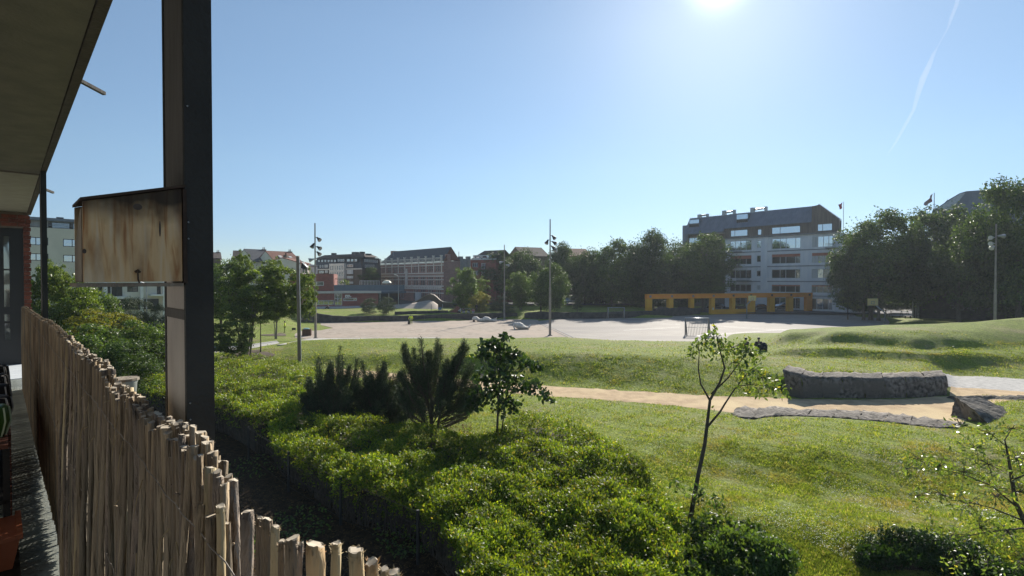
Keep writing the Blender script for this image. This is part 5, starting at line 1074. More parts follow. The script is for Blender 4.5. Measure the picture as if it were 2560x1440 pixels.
for k in range(n): mb.quad(rim[k], rim[(k + 1) % n], mid[(k + 1) % n], mid[k]); mb.quad(mid[k], mid[(k + 1) % n], pc + Vector((0, 0, 1.15))); mb.quad(rim[k], rim[(k + 1) % n], rim[(k + 1) % n] - Vector((0, 0, .2)), rim[k] - Vector((0, 0, .2)))
mb.build('canopy', M['board_cream'], r); mb = MB(); mb.tube([pc - Vector((0, 0, .8)), pc + Vector((0, 0, 1.1))], .04, 6); mb.build('pole', M['galv'], r)
big_leaf_tree('potted terrace plants with a pale flower on the pavilion roof', 'terrace_plant', fp.P(A_(855), -1.5, zt - .3), [], [(fp.P(A_(852), -1.5, zt + .6), .5, 50), (fp.P(A_(859), -1.5, zt + .8), .7, 90), (fp.P(A_(868), -1.5, zt + .5), .5, 60)], 'leaf_bright', .28, rs=31, cat='plant')
# --- cream apartment block at far left
AA = W(60, 700, 65); fA = Fac(AA, AA + Vector((.94, 1, 0)) * 11.6, .3); ra = root_at('cream_apartment_block', fA, 'cream rendered apartment block with dark windows behind the trees at far left', 'apartment block')
Z = lambda px, py: fA.z(px, py); A_ = lambda px: fA.a(px)
wl_ = []
for (x0, x1, y0, y1) in ((76, 122, 592, 612), (159, 205, 597, 616), (76, 122, 633, 651), (159, 205, 637, 655), (250, 290, 598, 617), (250, 290, 638, 655), (330, 375, 600, 619), (240, 256, 710, 740), (263, 306, 713, 741), (318, 345, 713, 730), (392, 402, 713, 736)): wl_.append((A_(x0), A_(x1), Z(x0, y1), Z(x0, y0)))
ztp = Z(130, 570)
mb = MB(); fA.wall(mb, -3, fA.L, 0, ztp, wl_, .25); fA.shell(mb, -3, fA.L, 0, ztp, 14); mb.build('wall', M['render_cream'], ra)
for i, h in enumerate(wl_): fA.window(ra, *h, 'frame_dark', 'glass_blue' if i < 7 else 'glass_dark', (.33, .7) if i % 2 == 0 else (.5,), (), .08, -.15)
mb = MB(); zt2 = Z(130, 547); fA.box(mb, -3, fA.L, ztp + .02, zt2 - .25, -13, -1.2); mb.build('penthouse', M['frame_dark'], ra)
mb = MB(); fA.box(mb, -3.2, fA.L + .3, zt2 - .25, zt2 + .1, -13.3, .2); mb.build('penthouse_roof', M['zinc'], ra)
for k in range(9):
    x = A_(80) + k * 2.1
    if x + 1.8 > fA.L: break
    mb = MB(); fA.box(mb, x, x + 1.7, ztp + .15, ztp + .95, -1.18, -1.1); mb.build('penthouse_window', M['glass'] if k % 3 else M['curtain'], ra)
mb = MB()
for k in range(4): fA.box(mb, -3, fA.L, ztp + .3 + k * .18, ztp + .34 + k * .18, -.25, -.2)
mb.build('roof_rail', M['galv'], ra)['kind'] = 'stuff'
mb = MB(); x = A_(156); fA.box(mb, x - .35, x + .35, zt2 + .1, Z(156, 541), -2, -1.3); mb.build('chimney', M['frame_dark'], ra)
for (x0, x1, y0, y1) in ((240, 318, 742, 748), (372, 404, 736, 740)):
    mb = MB(); fA.box(mb, A_(x0), A_(x1), Z(x0, y1), Z(x0, y0), .02, 1.2); mb.build('balcony', M['white'], ra)
mb = MB(); fA.box(mb, A_(238), A_(395), Z(300, 775), Z(300, 749), .01, .3); mb.build('dark_plinth', M['frame_dark'], ra)
for px in (258, 348, 404):
    mb = MB(); x = A_(px); fA.box(mb, x, x + (.35 if px < 400 else .8), .3, Z(px, 706), .35, .7); mb.build('pillar', M['white'], ra)
# --- far right house roofs
fz = Fac(W(2325, 700, 110), W(2660, 700, 98), .3); rz_ = root_at('zinc_roof_block', fz, 'dark zinc-roofed block rising behind the large trees at right', 'apartment block')
def zp(px, py, o=0): return fz.P(fz.a(px), o, fz.z(px, py))
mb = MB(); ol = [(2328, 640), (2328, 528), (2360, 506), (2362, 503), (2396, 483), (2412, 478), (2480, 473), (2560, 467), (2655, 460), (2655, 640)]; bk = fz.P(0, -12, 0); fr = fz.P(0, 0, 0); mb.prism([zp(*p) for p in ol], Vector(bk) - Vector(fr)); mb.build('roof', M['zinc'], rz_)
for k in range(26): mb = MB(); x = 2418 + k * 8.5; mb.tube([zp(x, np.interp(x, [p[0] for p in ol[1:9]], [p[1] for p in ol[1:9]]) + 1, .03), zp(x + 6, 560, .03)], .05, 4); mb.build('roof_seam', M['zinc'], rz_)
mb = MB(); mb.prism([zp(2340, 522, .02), zp(2398, 484, .02), zp(2410, 483, .02), zp(2372, 530, .02)], Vector(fz.P(0, .25, 0)) - Vector(fr)); mb.build('sloping_trim', M['galv'], rz_)
mb = MB(); f0 = fz.a(2328); fz.box(mb, f0, fz.a(2655), 0, fz.z(2400, 640) + .1, -12, -.1); mb.build('wall', M['casing_wall'], rz_)
# fence of pale posts by the yard
r = empty('yard_fence', (W(2285, 700, 100).x, 100, .3), 'row of pale upright posts between the picnic tables and the graffiti wall', 'fence')
for i_, px in enumerate((2283, 2290, 2296, 2303, 2311, 2322)):
    p = W(px, 745 + i_ % 3 * 3, 100); mb = MB(); mb.tube([(p.x, 100, .1), p], .09 if i_ % 2 else .16, 6); mb.build('post', M['galv'], r)
# graffiti wall under the right trees
fgw = Fac(W(2282, 700, 101), W(2640, 700, 84), .3); rgw = root_at('graffiti_wall', fgw, 'dark wall with faint looping graffiti under the right-hand trees', 'wall')
mb = MB(); fgw.box(mb, 0, fgw.L, 0, fgw.z(2400, 740), -.3, 0); mb.build('wall', M['wallstone'], rgw)
def loop(mb, pts, w=.10): mb.tube([fgw.P(fgw.a(x), .03, fgw.z(x, y)) for x, y in pts], w, 4)
for pts in ([(2395, 766), (2400, 762), (2410, 760), (2414, 768), (2408, 775), (2398, 774)], [(2414, 770), (2418, 764), (2426, 762), (2424, 770), (2418, 772)], [(2426, 774), (2428, 764), (2436, 761), (2444, 766), (2443, 774), (2436, 777), (2428, 775)], [(2376, 764), (2384, 763), (2388, 768), (2382, 772)], [(2512, 764), (2520, 760), (2536, 762), (2543, 768), (2540, 775), (2526, 773), (2514, 768)], [(2522, 766), (2530, 765), (2536, 770)]):
    mb = MB(); loop(mb, pts); mb.build('graffiti_line', M['ledge'], rgw)

# ------------------------------------------------------------------ retaining walls and rocks
def stone_wall(name, label, base, top, m, step=None, thick=.6, zb=-.1, rough=.03, part='wall_section', nseg=12, seed=0, cap=True, basez=0.0):
    rg = random.Random(seed); bp = [GZ(x, y, basez) for x, y in base]; xs = [p[0] for p in base]
    n = nseg * 4 + 1; XS = np.linspace(xs[0], xs[-1], n)
    pts = []
    for x in XS:
        Y = np.interp(x, xs, [p.y for p in bp]); ty = np.interp(x, [p[0] for p in top], [p[1] for p in top]); p = W(x, 700, Y); pts.append((p.x, Y, W(x, ty, Y).z + rg.uniform(-rough, rough)))
    r = empty(name, (pts[0][0], pts[0][1], basez), label, 'wall')
    for s_ in range(nseg):
        mb = MB(); seg = pts[s_ * 4:s_ * 4 + 5]; jo = rg.uniform(-.03, .03)
        for i in range(4):
            a, b_ = Vector(seg[i]), Vector(seg[i + 1]); g_ = .02 if i == 0 else 0; h_ = .02 if i == 3 else 0
            d = (b_ - a).normalized(); a = a + d * g_; b_ = b_ - d * h_; o1, o2 = jo + rg.uniform(-.02, .02), jo
            mb.hexa([(a.x, a.y + o2, zb), (b_.x, b_.y + o2, zb), (b_.x, b_.y + thick, zb), (a.x, a.y + thick, zb), (a.x, a.y + o1, a.z), (b_.x, b_.y + o2, b_.z), (b_.x, b_.y + thick, b_.z), (a.x, a.y + thick, a.z)])
        mb.build(part, M[m], r)
    return r
stone_wall('stone_wall', 'long low dark stone wall across the far side of the sand, with a raised left end', [(752, 806), (800, 806.8), (860, 806), (1000, 803), (1100, 800.8), (1200, 799), (1294, 797)], [(752, 780), (775, 780), (800, 785), (830, 789), (860, 790.8), (1000, 789.5), (1100, 786.5), (1200, 783.5), (1294, 782)], 'wallstone', nseg=14, seed=1)
stone_wall('stone_wall', 'dark stone wall right of the gap, behind the concrete court', [(1311, 797.5), (1345, 798), (1400, 797), (1490, 797), (1560, 795.5), (1640, 793)], [(1311, 784), (1322, 781), (1345, 779.5), (1400, 781), (1490, 781), (1560, 778.5), (1640, 777)], 'wallstone', nseg=9, seed=2)
stone_wall('stone_wall', 'block of dark boulders at the left foot of the orange frame', [(1640, 792), (1700, 789.5), (1752, 787)], [(1640, 777), (1655, 768), (1690, 771), (1715, 770), (1742, 771), (1752, 784)], 'wallstone', nseg=4, seed=3, rough=.12, thick=2.5)
stone_wall('stone_wall', 'short dark kerb wall on the back lawn behind the street lamp', [(986, 787), (1040, 785), (1120, 783)], [(986, 779), (1040, 777.5), (1120, 776)], 'wallstone', nseg=5, seed=4, thick=.3, zb=.6, basez=1.0)
def rock_mesh(b, pts_front, pts_back, zt, zb, lat=0.0):
    pass
def rock_ring(name, label, outer, tops, back, m='rock', nseg=7, zb=.05, seed=0):
    """curved drystone edge: outer = px polyline of the foot; tops = px polyline of the upper front edge; back = px polyline of the inner edge of the cap"""
    rg = random.Random(seed); root = None
    def res(pl, n):
        P = np.array(pl, float); d = np.r_[0, np.cumsum(np.hypot(np.diff(P[:, 0]), np.diff(P[:, 1]) * 2))]; s_ = np.linspace(0, d[-1], n); return np.stack([np.interp(s_, d, P[:, 0]), np.interp(s_, d, P[:, 1])], -1)
    n = nseg * 5 + 1; o, t, k = res(outer, n), res(tops, n), res(back, n)
    O = []; T_ = []; K = []
    for i in range(n):
        p = hit(*o[i]); y0 = p.y; q_ = W(t[i][0], t[i][1], y0 + .12); kk = hit(*k[i])
        if kk.y < q_.y + .25: kk = Vector((q_.x, q_.y + .3, q_.z))
        if (kk - q_).length > 2.2: kk = q_ + (kk - q_).normalized() * 2.2
        kk.z = q_.z + rg.uniform(.0, .04); O.append(p); T_.append(q_); K.append(kk)
    root = empty(name, (O[0].x, O[0].y, 0.2), label, 'rock wall')
    for s_ in range(nseg):
        rows = []
        for i in range(s_ * 5, s_ * 5 + 6):
            e = .03 if i in (s_ * 5, s_ * 5 + 5) and nseg > 1 else 0
            a, b_, c = O[i], T_[i], K[i]; row = []
            for u in np.linspace(0, 1, 7):
                p = a.lerp(b_, u); p = Vector((p.x, p.y, (zb if u == 0 else p.z))) ; p += Vector((rg.uniform(-.03, .03), -.10 * math.sin(math.pi * u) + rg.uniform(-.05, .05) + e, rg.uniform(-.03, .03) if 0 < u < 1 else 0)); row.append(p)
            for u in np.linspace(0, 1, 5)[1:]:
                p = b_.lerp(c, u); p += Vector((0, rg.uniform(-.04, .04), rg.uniform(-.05, .05) + (-.04 * e))); row.append(p)
            p = c + Vector((0, .05, -.6)); row.append(p); rows.append(row)
        P = np.array([[tuple(p) for p in r_] for r_ in rows]); P = P + RNG.normal(size=P.shape) * .022; P = P - np.array(tuple(root.location))
        link('stone', grid_mesh('stone', P, M[m], smooth=False), None, root)
    return root
rock_ring('rock_edge', 'curved dark dry-stone retaining edge holding up the grass bank, right of the young tree', [(1962, 985), (1985, 993), (2005, 997), (2034, 995), (2080, 995), (2130, 996), (2180, 997), (2250, 995), (2320, 993), (2368, 988)],
          [(1957, 924), (1975, 930), (2000, 938), (2034, 944), (2080, 943), (2130, 945), (2180, 946), (2250, 945), (2320, 943), (2366, 940)], [(1978, 921), (1995, 922), (2015, 929), (2045, 939), (2090, 938), (2130, 940), (2180, 940), (2250, 938), (2300, 930), (2335, 922)], nseg=8, seed=4)
rock_ring('rock_edge', 'flat slaty rock band along the near edge of the sandy path', [(1826, 1036), (1850, 1046), (1880, 1049), (1920, 1043), (1960, 1040), (2030, 1042), (2100, 1046), (2180, 1052), (2260, 1062), (2340, 1070), (2400, 1072)],
          [(1826, 1034), (1850, 1041), (1880, 1044), (1920, 1039), (1960, 1036), (2030, 1038), (2100, 1042), (2180, 1048), (2260, 1058), (2340, 1066), (2400, 1069)], [(1840, 1026), (1870, 1022), (1905, 1020), (1940, 1022), (1990, 1026), (2050, 1028), (2110, 1030), (2190, 1036), (2270, 1046), (2350, 1056), (2410, 1060)], nseg=9, seed=5, zb=.1)
def boulder(label, foot, top, depth, seed, name='boulder', lift=0):
    rg = random.Random(seed); F_ = [hit(*p) for p in foot]; T_ = [W(p[0], p[1], F_[min(i, len(F_) - 1)].y + (.35 if len(p) < 3 else p[2])) for i, p in enumerate(top)]
    F2, T2 = [], []
    for i in range(len(F_) - 1):
        for k in range(4): F2.append(F_[i].lerp(F_[i + 1], k / 4)); T2.append(T_[i].lerp(T_[i + 1], k / 4) + Vector((rg.uniform(-.05, .05), rg.uniform(-.08, .08), rg.uniform(-.05, .05))))
    F_, T_ = F2 + [F_[-1]], T2 + [T_[-1]]
    r = empty(name, (F_[0].x, F_[0].y, .2), label, 'boulder'); n = len(F_); rows = []
    for i in range(n):
        row = []
        for u in np.linspace(0, 1, 6): p = F_[i].lerp(T_[i], u) + Vector((rg.uniform(-.04, .04), rg.uniform(-.07, .05), rg.uniform(-.03, .03))); row.append(tuple(p - r.location))
        for u in (.25, .5, .75, 1): p = T_[i] + Vector((rg.uniform(-.03, .03), depth * u, rg.uniform(-.06, .06) - .15 * u)); row.append(tuple(p - r.location))
        p = T_[i] + Vector((0, depth + .3, -1.2)); row.append(tuple(p - r.location)); rows.append(row)
    P = np.array(rows); a = P[0].copy(); a[:, 0] += .15; a[:, 1] += .9; a[:, 2] = -.3; b_ = P[-1].copy(); b_[:, 2] = -.3
    link('rock', grid_mesh('rock', np.concatenate([a[None], P, b_[None]]), M['rock'], smooth=False), None, r); return r
def angular_boulder(label, top, foot, m='rock'):
    """top: (px, py, z) ring of the upper face; foot: (px, py) ring on the ground"""
    Tp = [GZ(*p) for p in top]; Fp = [GZ(p[0], p[1], .15) for p in foot]; r = empty('boulder', (Fp[0].x, Fp[0].y, .15), label, 'boulder'); bm = bmesh.new()
    tv = [bm.verts.new(p - r.location) for p in Tp]; fv = [bm.verts.new((p.x - r.location.x, p.y - r.location.y, -.25)) for p in Fp]; n = len(tv)
    bm.faces.new(tv)
    for k in range(n): bm.faces.new((tv[k], tv[(k + 1) % n], fv[(k + 1) % n], fv[k]))
    bmesh.ops.triangulate(bm, faces=bm.faces); bmesh.ops.subdivide_edges(bm, edges=bm.edges, cuts=7, use_grid_fill=True)
    rg_ = random.Random(3)
    for v in bm.verts:
        p = v.co; k = .035 * math.sin(p.x * 7 + 2 * math.sin(p.y * 5)) + .03 * math.sin(p.z * 11 + p.x * 4) + rg_.uniform(-.018, .018); v.co = p + Vector((k * .4, k, k))
    bmesh.ops.recalc_face_normals(bm, faces=bm.faces); me = bpy.data.meshes.new('rock'); bm.to_mesh(me); bm.free(); link('rock', me, M[m], r); return r
angular_boulder('big angular dark boulder at the right end of the sandy path', [(2386, 992, 1.25), (2425, 1016, 1.15), (2478, 1066, .42), (2548, 1072, .3), (2540, 1048, .55), (2490, 1010, .95), (2452, 991, 1.2)],
                [(2375, 1047), (2425, 1060), (2480, 1072), (2556, 1076), (2575, 1045), (2550, 1015), (2420, 1010)])
boulder('low pale rock shelf behind the big boulder at the right edge', [(2388, 1006), (2440, 1003), (2490, 1000), (2560, 1002), (2620, 1004)], [(2390, 991), (2440, 989), (2490, 989), (2560, 991), (2620, 993)], .5, 6)
# bare earth rings under the small trees
for (px, py, rr, lb) in ((600, 886, 1.6, 1), (640, 892, 1.5, 2), (688, 838, 1.5, 3)):
    c = hit(px, py); mb = MB(); ring = []
    for k in range(22):
        a = k * 6.283 / 22; q_ = rr * (1 + .18 * math.sin(3 * a + lb)); x, y = c.x + q_ * math.cos(a), c.y + q_ * 1.2 * math.sin(a); ring.append((x, y, tz(x, y) + .05))
    for k in range(22): mb.quad(ring[k], ring[(k + 1) % 22], (c.x, c.y, tz(c.x, c.y) + .16))
    tag(mb.build('bare_earth', M['earth']), kind='structure')

# ------------------------------------------------------------------ street furniture
def mast(pxb, pyb, pyt, Y, label, lamps, group='slender lighting masts around the square', rb=.17, split=.42, name='lighting_mast', base_z=0.0):
    p = W(pxb, pyb, Y); r = empty(name, (p.x, Y, base_z), label, 'lamp mast', group); zt = W(pxb, pyt, Y).z - base_z; zs = zt * split
    mb = MB(); mb.tube([(0, 0, -.2), (0, 0, zs)], [rb, rb * .85], 12); link('lower_pole', mb.mesh('lower_pole', M['steel_pole']), None, r)
    mb = MB(); mb.tube([(0, 0, zs - .1), (0, 0, zt)], [rb * .62, rb * .45], 10); link('upper_pole', mb.mesh('upper_pole', M['steel_pole']), None, r)
    mb = MB(); mb.tube([(0, 0, -.1), (0, 0, .12)], [rb * 2.0, rb * 1.8], 12); link('base_collar', mb.mesh('base_collar', M['steel_pole']), None, r)
    for (dx, py, tilt, ty) in lamps:      # dx in px of photo
        z = W(pxb, py, Y).z - base_z; x = dx / F * Y; mb = MB(); e = Vector((x, -.1 * abs(x), -.04))
        mb.tube([(0, 0, z + .12), (x * .5, 0, z + .14)], .035, 6); h = Vector((x * .5, 0, z + .12)); d = Vector((math.copysign(1, x) * math.cos(tilt), -.35, -math.sin(tilt))).normalized()
        mb.tube([h, h + d * .18, h + d * .55, h + d * .62], [.10, .13, .27, .27], 12); sp_ = mb.build('spotlight', M['black' if ty == 0 else 'galv'], None); sp_.parent = r
        mb = MB(); mb.tube([h + d * .621, h + d * .64], .25, 12); link('lens', mb.mesh('lens', M['curtain' if ty else 'galv']), None, sp_)
    return r
mast(789, 845, 558, 66.5, 'lighting mast nearest the brown bin at the left end of the sand', [(10, 596, .7, 0), (-6, 611, 1.2, 0), (10, 619, .5, 0), (10, 632, .7, 0), (-6, 650, .3, 1)])
mast(1375, 839, 548, 70, 'lighting mast standing at the seam between sand and concrete court', [(10, 591, .9, 0), (-10, 602, 1.1, 0), (11, 606, .6, 0), (12, 628, .1, 1), (7, 617, .8, 0)])
mast(1261, 797, 612, 99, 'smaller-looking lighting mast at the far wall, left of its gap', [(-8, 656, .3, 1), (8, 664, .2, 1)])
mast(2487, 812, 560, 64, 'lighting mast behind the bank at the right edge of the photo', [(-12, 596, .1, 1), (12, 592, .1, 1), (-12, 611, .1, 1), (-10, 618, .5, 1)], base_z=.6)
# timber post with lamp
Y = 45.0; p = W(749, 908, Y); r = empty('timber_lamp_post', (p.x, Y, tz(p.x, Y)), 'square brown timber post with a hooded lamp, rising in front of the brick pavilion', 'lamp post')
z0 = r.location.z; zt = W(746, 640, Y).z - z0; mb = MB(); mb.hexa([(-.12, -.12, -.2), (.12, -.12, -.2), (.12, .12, -.2), (-.12, .12, -.2), (-.20, -.11, zt), (.0, -.11, zt), (.0, .11, zt), (-.20, .11, zt)]); link('post', mb.mesh('post', M['post_wood']), None, r)
mb = MB(); mb.hexa([(.125, -.06, -.1), (.155, -.06, -.1), (.155, .06, -.1), (.125, .06, -.1), (.005, -.06, zt - .1), (.035, -.06, zt - .1), (.035, .06, zt - .1), (.005, .06, zt - .1)]); link('cable_channel', mb.mesh('cable_channel', M['galv']), None, r)
zl_ = W(752, 657, Y).z - z0; mb = MB(); mb.tube([(.0, 0, zl_ - .1), (.15, -.02, zl_ + .12), (.4, -.05, zl_ + .1), (.55, -.08, zl_ - .1)], [.035, .03, .03, .03], 6); link('bracket', mb.mesh('bracket', M['galv']), None, r)
mb = MB(); mb.hexa([(.25, -.22, zl_ - .45), (.5, -.22, zl_ - .58), (.5, .1, zl_ - .58), (.25, .1, zl_ - .45), (.33, -.22, zl_ + .02), (.72, -.22, zl_ - .42), (.72, .1, zl_ - .42), (.33, .1, zl_ + .02)]); lh = mb.mesh('lamp_head', M['black']); lo = link('lamp_head', lh, None, r)
mb = MB(); mb.hexa([(.36, -.24, zl_ + .0), (.76, -.24, zl_ - .42), (.76, .12, zl_ - .42), (.36, .12, zl_ + .0), (.38, -.24, zl_ + .05), (.79, -.24, zl_ - .38), (.79, .12, zl_ - .38), (.38, .12, zl_ + .05)]); link('cover', mb.mesh('cover', M['white']), None, lo)
def street_lamp(px, pyt, Y, z0, label, side=-1, hs=1.0):
    p = W(px, 700, Y); r = empty('street_lamp', (p.x, Y, z0), label, 'street lamp', 'slim street lamps'); zt = W(px, pyt, Y).z - z0
    mb = MB(); mb.tube([(0, 0, -.1), (0, 0, zt)], [.07, .04], 8); link('pole', mb.mesh('pole', M['galv']), None, r)
    mb = MB(); mb.tube([(0, 0, zt - .05), (side * .35, 0, zt + .15)], .03, 6); link('arm', mb.mesh('arm', M['galv']), None, r)
    mb = MB(); mb.hexa([(side * .2, -.12, zt + .1), (side * .9 * hs, -.12, zt + .3), (side * .9 * hs, .12, zt + .3), (side * .2, .12, zt + .1), (side * .2, -.12, zt + .2), (side * .9 * hs, -.10, zt + .38), (side * .9 * hs, .10, zt + .38), (side * .2, .12, zt + .2)]); link('lamp_head', mb.mesh('lamp_head', M['white']), None, r)
street_lamp(996, 690, 110, 1.4, 'street lamp on the back lawn right of the dark conifers', -1)
street_lamp(277, 712, 52, .3, 'street lamp seen below the left part of the wooden box', 1, .8)
street_lamp(366, 712, 56, .3, 'street lamp seen below the right part of the wooden box', -1, .8)
# bin and sign board
c = GZ(766, 840, .0); r = empty('litter_bin_box', c, 'square brown timber bin enclosure with a teal lid', 'bin', rz=.25); zb = c.z
mb = MB(); mb.box(-.55, .55, 0, 1.0, 0, .12); mb.box(-.52, .52, .03, .97, .1, .86); link('box', mb.mesh('box', M['brown_wood']), None, r)
for k in range(8):
    mb = MB(); x = -.55 + k * .1375; mb.box(x + .008, x + .13, -.025, -.002, .02, .9); link('plank', mb.mesh('plank', M['brown_wood']), None, r)
for k in range(8):
    mb = MB(); y = 0 + k * .125; mb.box(.553, .576, y + .008, y + .118, .02, .9); link('plank', mb.mesh('plank', M['brown_wood']), None, r)
mb = MB(); mb.tube([(-.05, .5, .88), (-.05, .5, .98), (-.05, .5, 1.03)], [.40, .38, .25], 16); link('lid', mb.mesh('lid', M['teal'], smooth=False), None, r)
c = hit(734.5, 827); r = empty('sign_board', c, 'small black board standing in the grass behind the bin', 'sign'); mb = MB(); mb.box(-.28, .28, -.02, .02, .12, .42); link('board', mb.mesh('board', M['black']), None, r)
for sx in (-.2, .2): mb = MB(); mb.box(sx - .02, sx + .02, .03, .05, -.1, .4); link('leg', mb.mesh('leg', M['black']), None, r)
# goals
def goal(c, w, h, dt, db, rz, label, back=-1, n=15):
    r = empty('cage_goal', c, label, 'goal', 'steel cage goals', rz=rz); t = .035
    y1t, y1b = back * dt, back * db
    mb = MB()
    for sx in (-1, 1): mb.tube([(sx * w / 2, 0, 0), (sx * w / 2, 0, h)], t * 1.5, 8)
    mb.tube([(-w / 2, 0, h), (w / 2, 0, h)], t * 1.5, 8); mb.tube([(-w / 2, y1t, h), (w / 2, y1t, h)], t, 8); mb.tube([(-w / 2 - .1, y1b, .03), (w / 2 + .1, y1b, .03)], t, 8)
    for sx in (-1, 1): mb.tube([(sx * w / 2, 0, h), (sx * w / 2, y1t, h)], t, 8); mb.tube([(sx * w / 2, 0, .03), (sx * (w / 2), y1b, .03)], t, 8)
    ym = (y1t + y1b) / 2; mb.tube([(-w / 2, ym, h * .5), (w / 2, ym, h * .5)], t * .8, 6)
    link('frame', mb.mesh('frame', M['galv'], smooth=True), None, r)
    bar = MB(); bar.tube([(0, y1t, h), (0, y1b, .03)], .024, 5); bm_ = bar.mesh('bar', M['steel_pole'])
    for i in range(n + 1): link('bar', bm_, None, r, (-w / 2 + w * i / n, 0, 0))
    for sx in (-1, 1):
        for i in range(1, 6):
            u = i / 6; mb = MB(); mb.tube([(sx * w / 2, y1t * u, h), (sx * w / 2, y1b * u, .03)], .024, 5); link('bar', mb.mesh('bar', M['steel_pole']), None, r)
    return r
g1 = GZ(1741, 838, 0); goal(g1, 3.0, 2.35, .55, 1.6, -.12, 'large steel cage goal at the near edge of the concrete court')
g2 = GZ(1541, 797.5, 0); goal(g2, 3.2, 2.2, .5, 1.3, .1, 'distant steel cage goal in front of the dark stone wall', back=1, n=13)
def hoop(base, knee, head, bc, bw_, bh_, label, side=1):
    Y = base.y; r = empty('basketball_hoop', base, label, 'basketball hoop', 'basketball hoops'); L_ = lambda p: Vector(p) - base
    mb = MB(); mb.tube([(0, 0, -.05), L_(knee), L_(head)], [.11, .10, .09], 10); link('post', mb.mesh('post', M['galv'], smooth=True), None, r)
    c = L_(bc); mb = MB(); mb.box(c.x - bw_ / 2, c.x + bw_ / 2, c.y - .03, c.y + .03, c.z - bh_ / 2, c.z + bh_ / 2); bo = link('backboard', mb.mesh('backboard', M['board_lit']), None, r)
    mb = MB(); w2, h2, o = .3, .22, c.z - .12
    for (x0, x1, z0_, z1_) in ((-w2, w2, -h2, -h2 + .06), (-w2, w2, h2 - .06, h2), (-w2, -w2 + .06, -h2, h2), (w2 - .06, w2, -h2, h2)): mb.box(c.x + x0, c.x + x1, c.y - .036, c.y - .032, o + z0_, o + z1_)
    link('target_square', mb.mesh('target_square', M['galv']), None, bo)
    mb = MB(); ctr = Vector((c.x, c.y - .3, c.z - bh_ / 2 + .12)); mb.tube([ctr + Vector((.23 * math.cos(a * 6.283 / 14), .23 * math.sin(a * 6.283 / 14), 0)) for a in range(15)], .018, 5, False); link('rim', mb.mesh('rim', M['lamp_red']), None, r)
    mb = MB(); mb.box(-.3, .3, -.3, .3, -.0, .04); link('base_plate', mb.mesh('base_plate', M['steel_pole']), None, r); return r
hb_ = GZ(1867, 796, 0); hoop(hb_, W(1867, 762, hb_.y), W(1878, 750, hb_.y - .3), W(1880.5, 745.5, hb_.y - .4), 1.5, 1.0, 'basketball hoop in front of the orange frame')
hb_ = GZ(2212, 808, 0); hoop(hb_, W(2212, 782, hb_.y), W(2188, 762, hb_.y - .3), W(2182, 755, hb_.y - .4), 1.8, 1.2, 'basketball hoop at the right end of the court')
# orange frame
fo = Fac(W(1618, 700, 108), W(2032, 700, 121.5), 0.0); ro_ = root_at('orange_frame_screen', fo, 'long orange and yellow steel frame with open bays between court and car park', 'pergola')
A_ = lambda px: fo.a(px); zT, zB = 4.55, 3.55
mb = MB(); fo.box(mb, 0, fo.L, zB, zT, -.9, 0); mb.build('top_beam', M['orange'], ro_)
for (x0, x1, zz) in ((1618.5, 1631, .9), (1672, 1684, 1.2), (1727, 1736, 1.0), (1779, 1788, 0), (1830, 1839, 0), (1875, 1889, 0), (1925, 1938, 0), (1972, 1984, 0), (2018, 2031.5, 0)):
    mb = MB(); fo.box(mb, A_(x0), A_(x1), zz, zB - .002, -.88, -.02); mb.build('pillar', M['ochre' if x0 < 2000 else 'orange'], ro_)
mb = MB(); fo.box(mb, A_(1788.05), A_(1829.95), 0, 1.05, -.86, -.04); fo.box(mb, A_(1839.05), A_(1874.95), 0, 1.05, -.86, -.04); mb.build('low_panel', M['ochre'], ro_)['kind'] = 'stuff'
for px in (1626, 1680, 1733, 1784, 1834, 1878, 1930, 1978, 2024):
    mb = MB(); x = A_(px); fo.box(mb, x - .22, x + .22, 3.85, 4.28, .002, .09); mb.build('lamp_box', M['frame_dark' if px > 1800 else 'ledge'], ro_)
mb = MB(); x = A_(1783); fo.box(mb, x - .1, x + .1, 1.0, 1.5, .0, .04); mb.build('notice', M['white'], ro_)
# flags
def flag(px, pyt, Y, z0, pts, m, label):
    p = W(px, 700, Y); r = empty('flagpole', (p.x, Y, z0), label, 'flag', 'flags on poles'); zt = W(px, pyt, Y).z - z0
    mb = MB(); mb.tube([(0, 0, -.1), (0, 0, zt)], [.11, .06], 8); link('pole', mb.mesh('pole', M['galv']), None, r)
    mb = MB(); n = 9; rowA, rowB = pts; top = [W(*np.array([np.interp(u, [0, .5, 1], [q_[0] for q_ in rowA]), np.interp(u, [0, .5, 1], [q_[1] for q_ in rowA])]), Y) for u in np.linspace(0, 1, n)]; bot = [W(*np.array([np.interp(u, [0, .5, 1], [q_[0] for q_ in rowB]), np.interp(u, [0, .5, 1], [q_[1] for q_ in rowB])]), Y) for u in np.linspace(0, 1, n)]
    G_ = np.array([[np.array(tuple(t_.lerp(b_, v) - r.location + Vector((0, .25 * math.sin(i * 1.3 + v * 2), 0)))) for v in np.linspace(0, 1, 5)] for i, (t_, b_) in enumerate(zip(top, bot))])
    o = link('flag', grid_mesh('flag', G_, M[m]), None, r); return r
flag(2107, 504, 134, .3, ([(2106, 506), (2101, 510), (2094, 512)], [(2106, 519), (2102, 523), (2099, 524)]), 'flag_red', 'red flag on a tall white pole right of the grey apartment block')
flag(2333, 482, 100, .3, ([(2332, 484), (2320, 498), (2307, 513)], [(2332, 500), (2325, 508), (2313, 515)]), 'flag_pale', 'pale red-striped flag hanging from a pole beside the dark zinc roof')
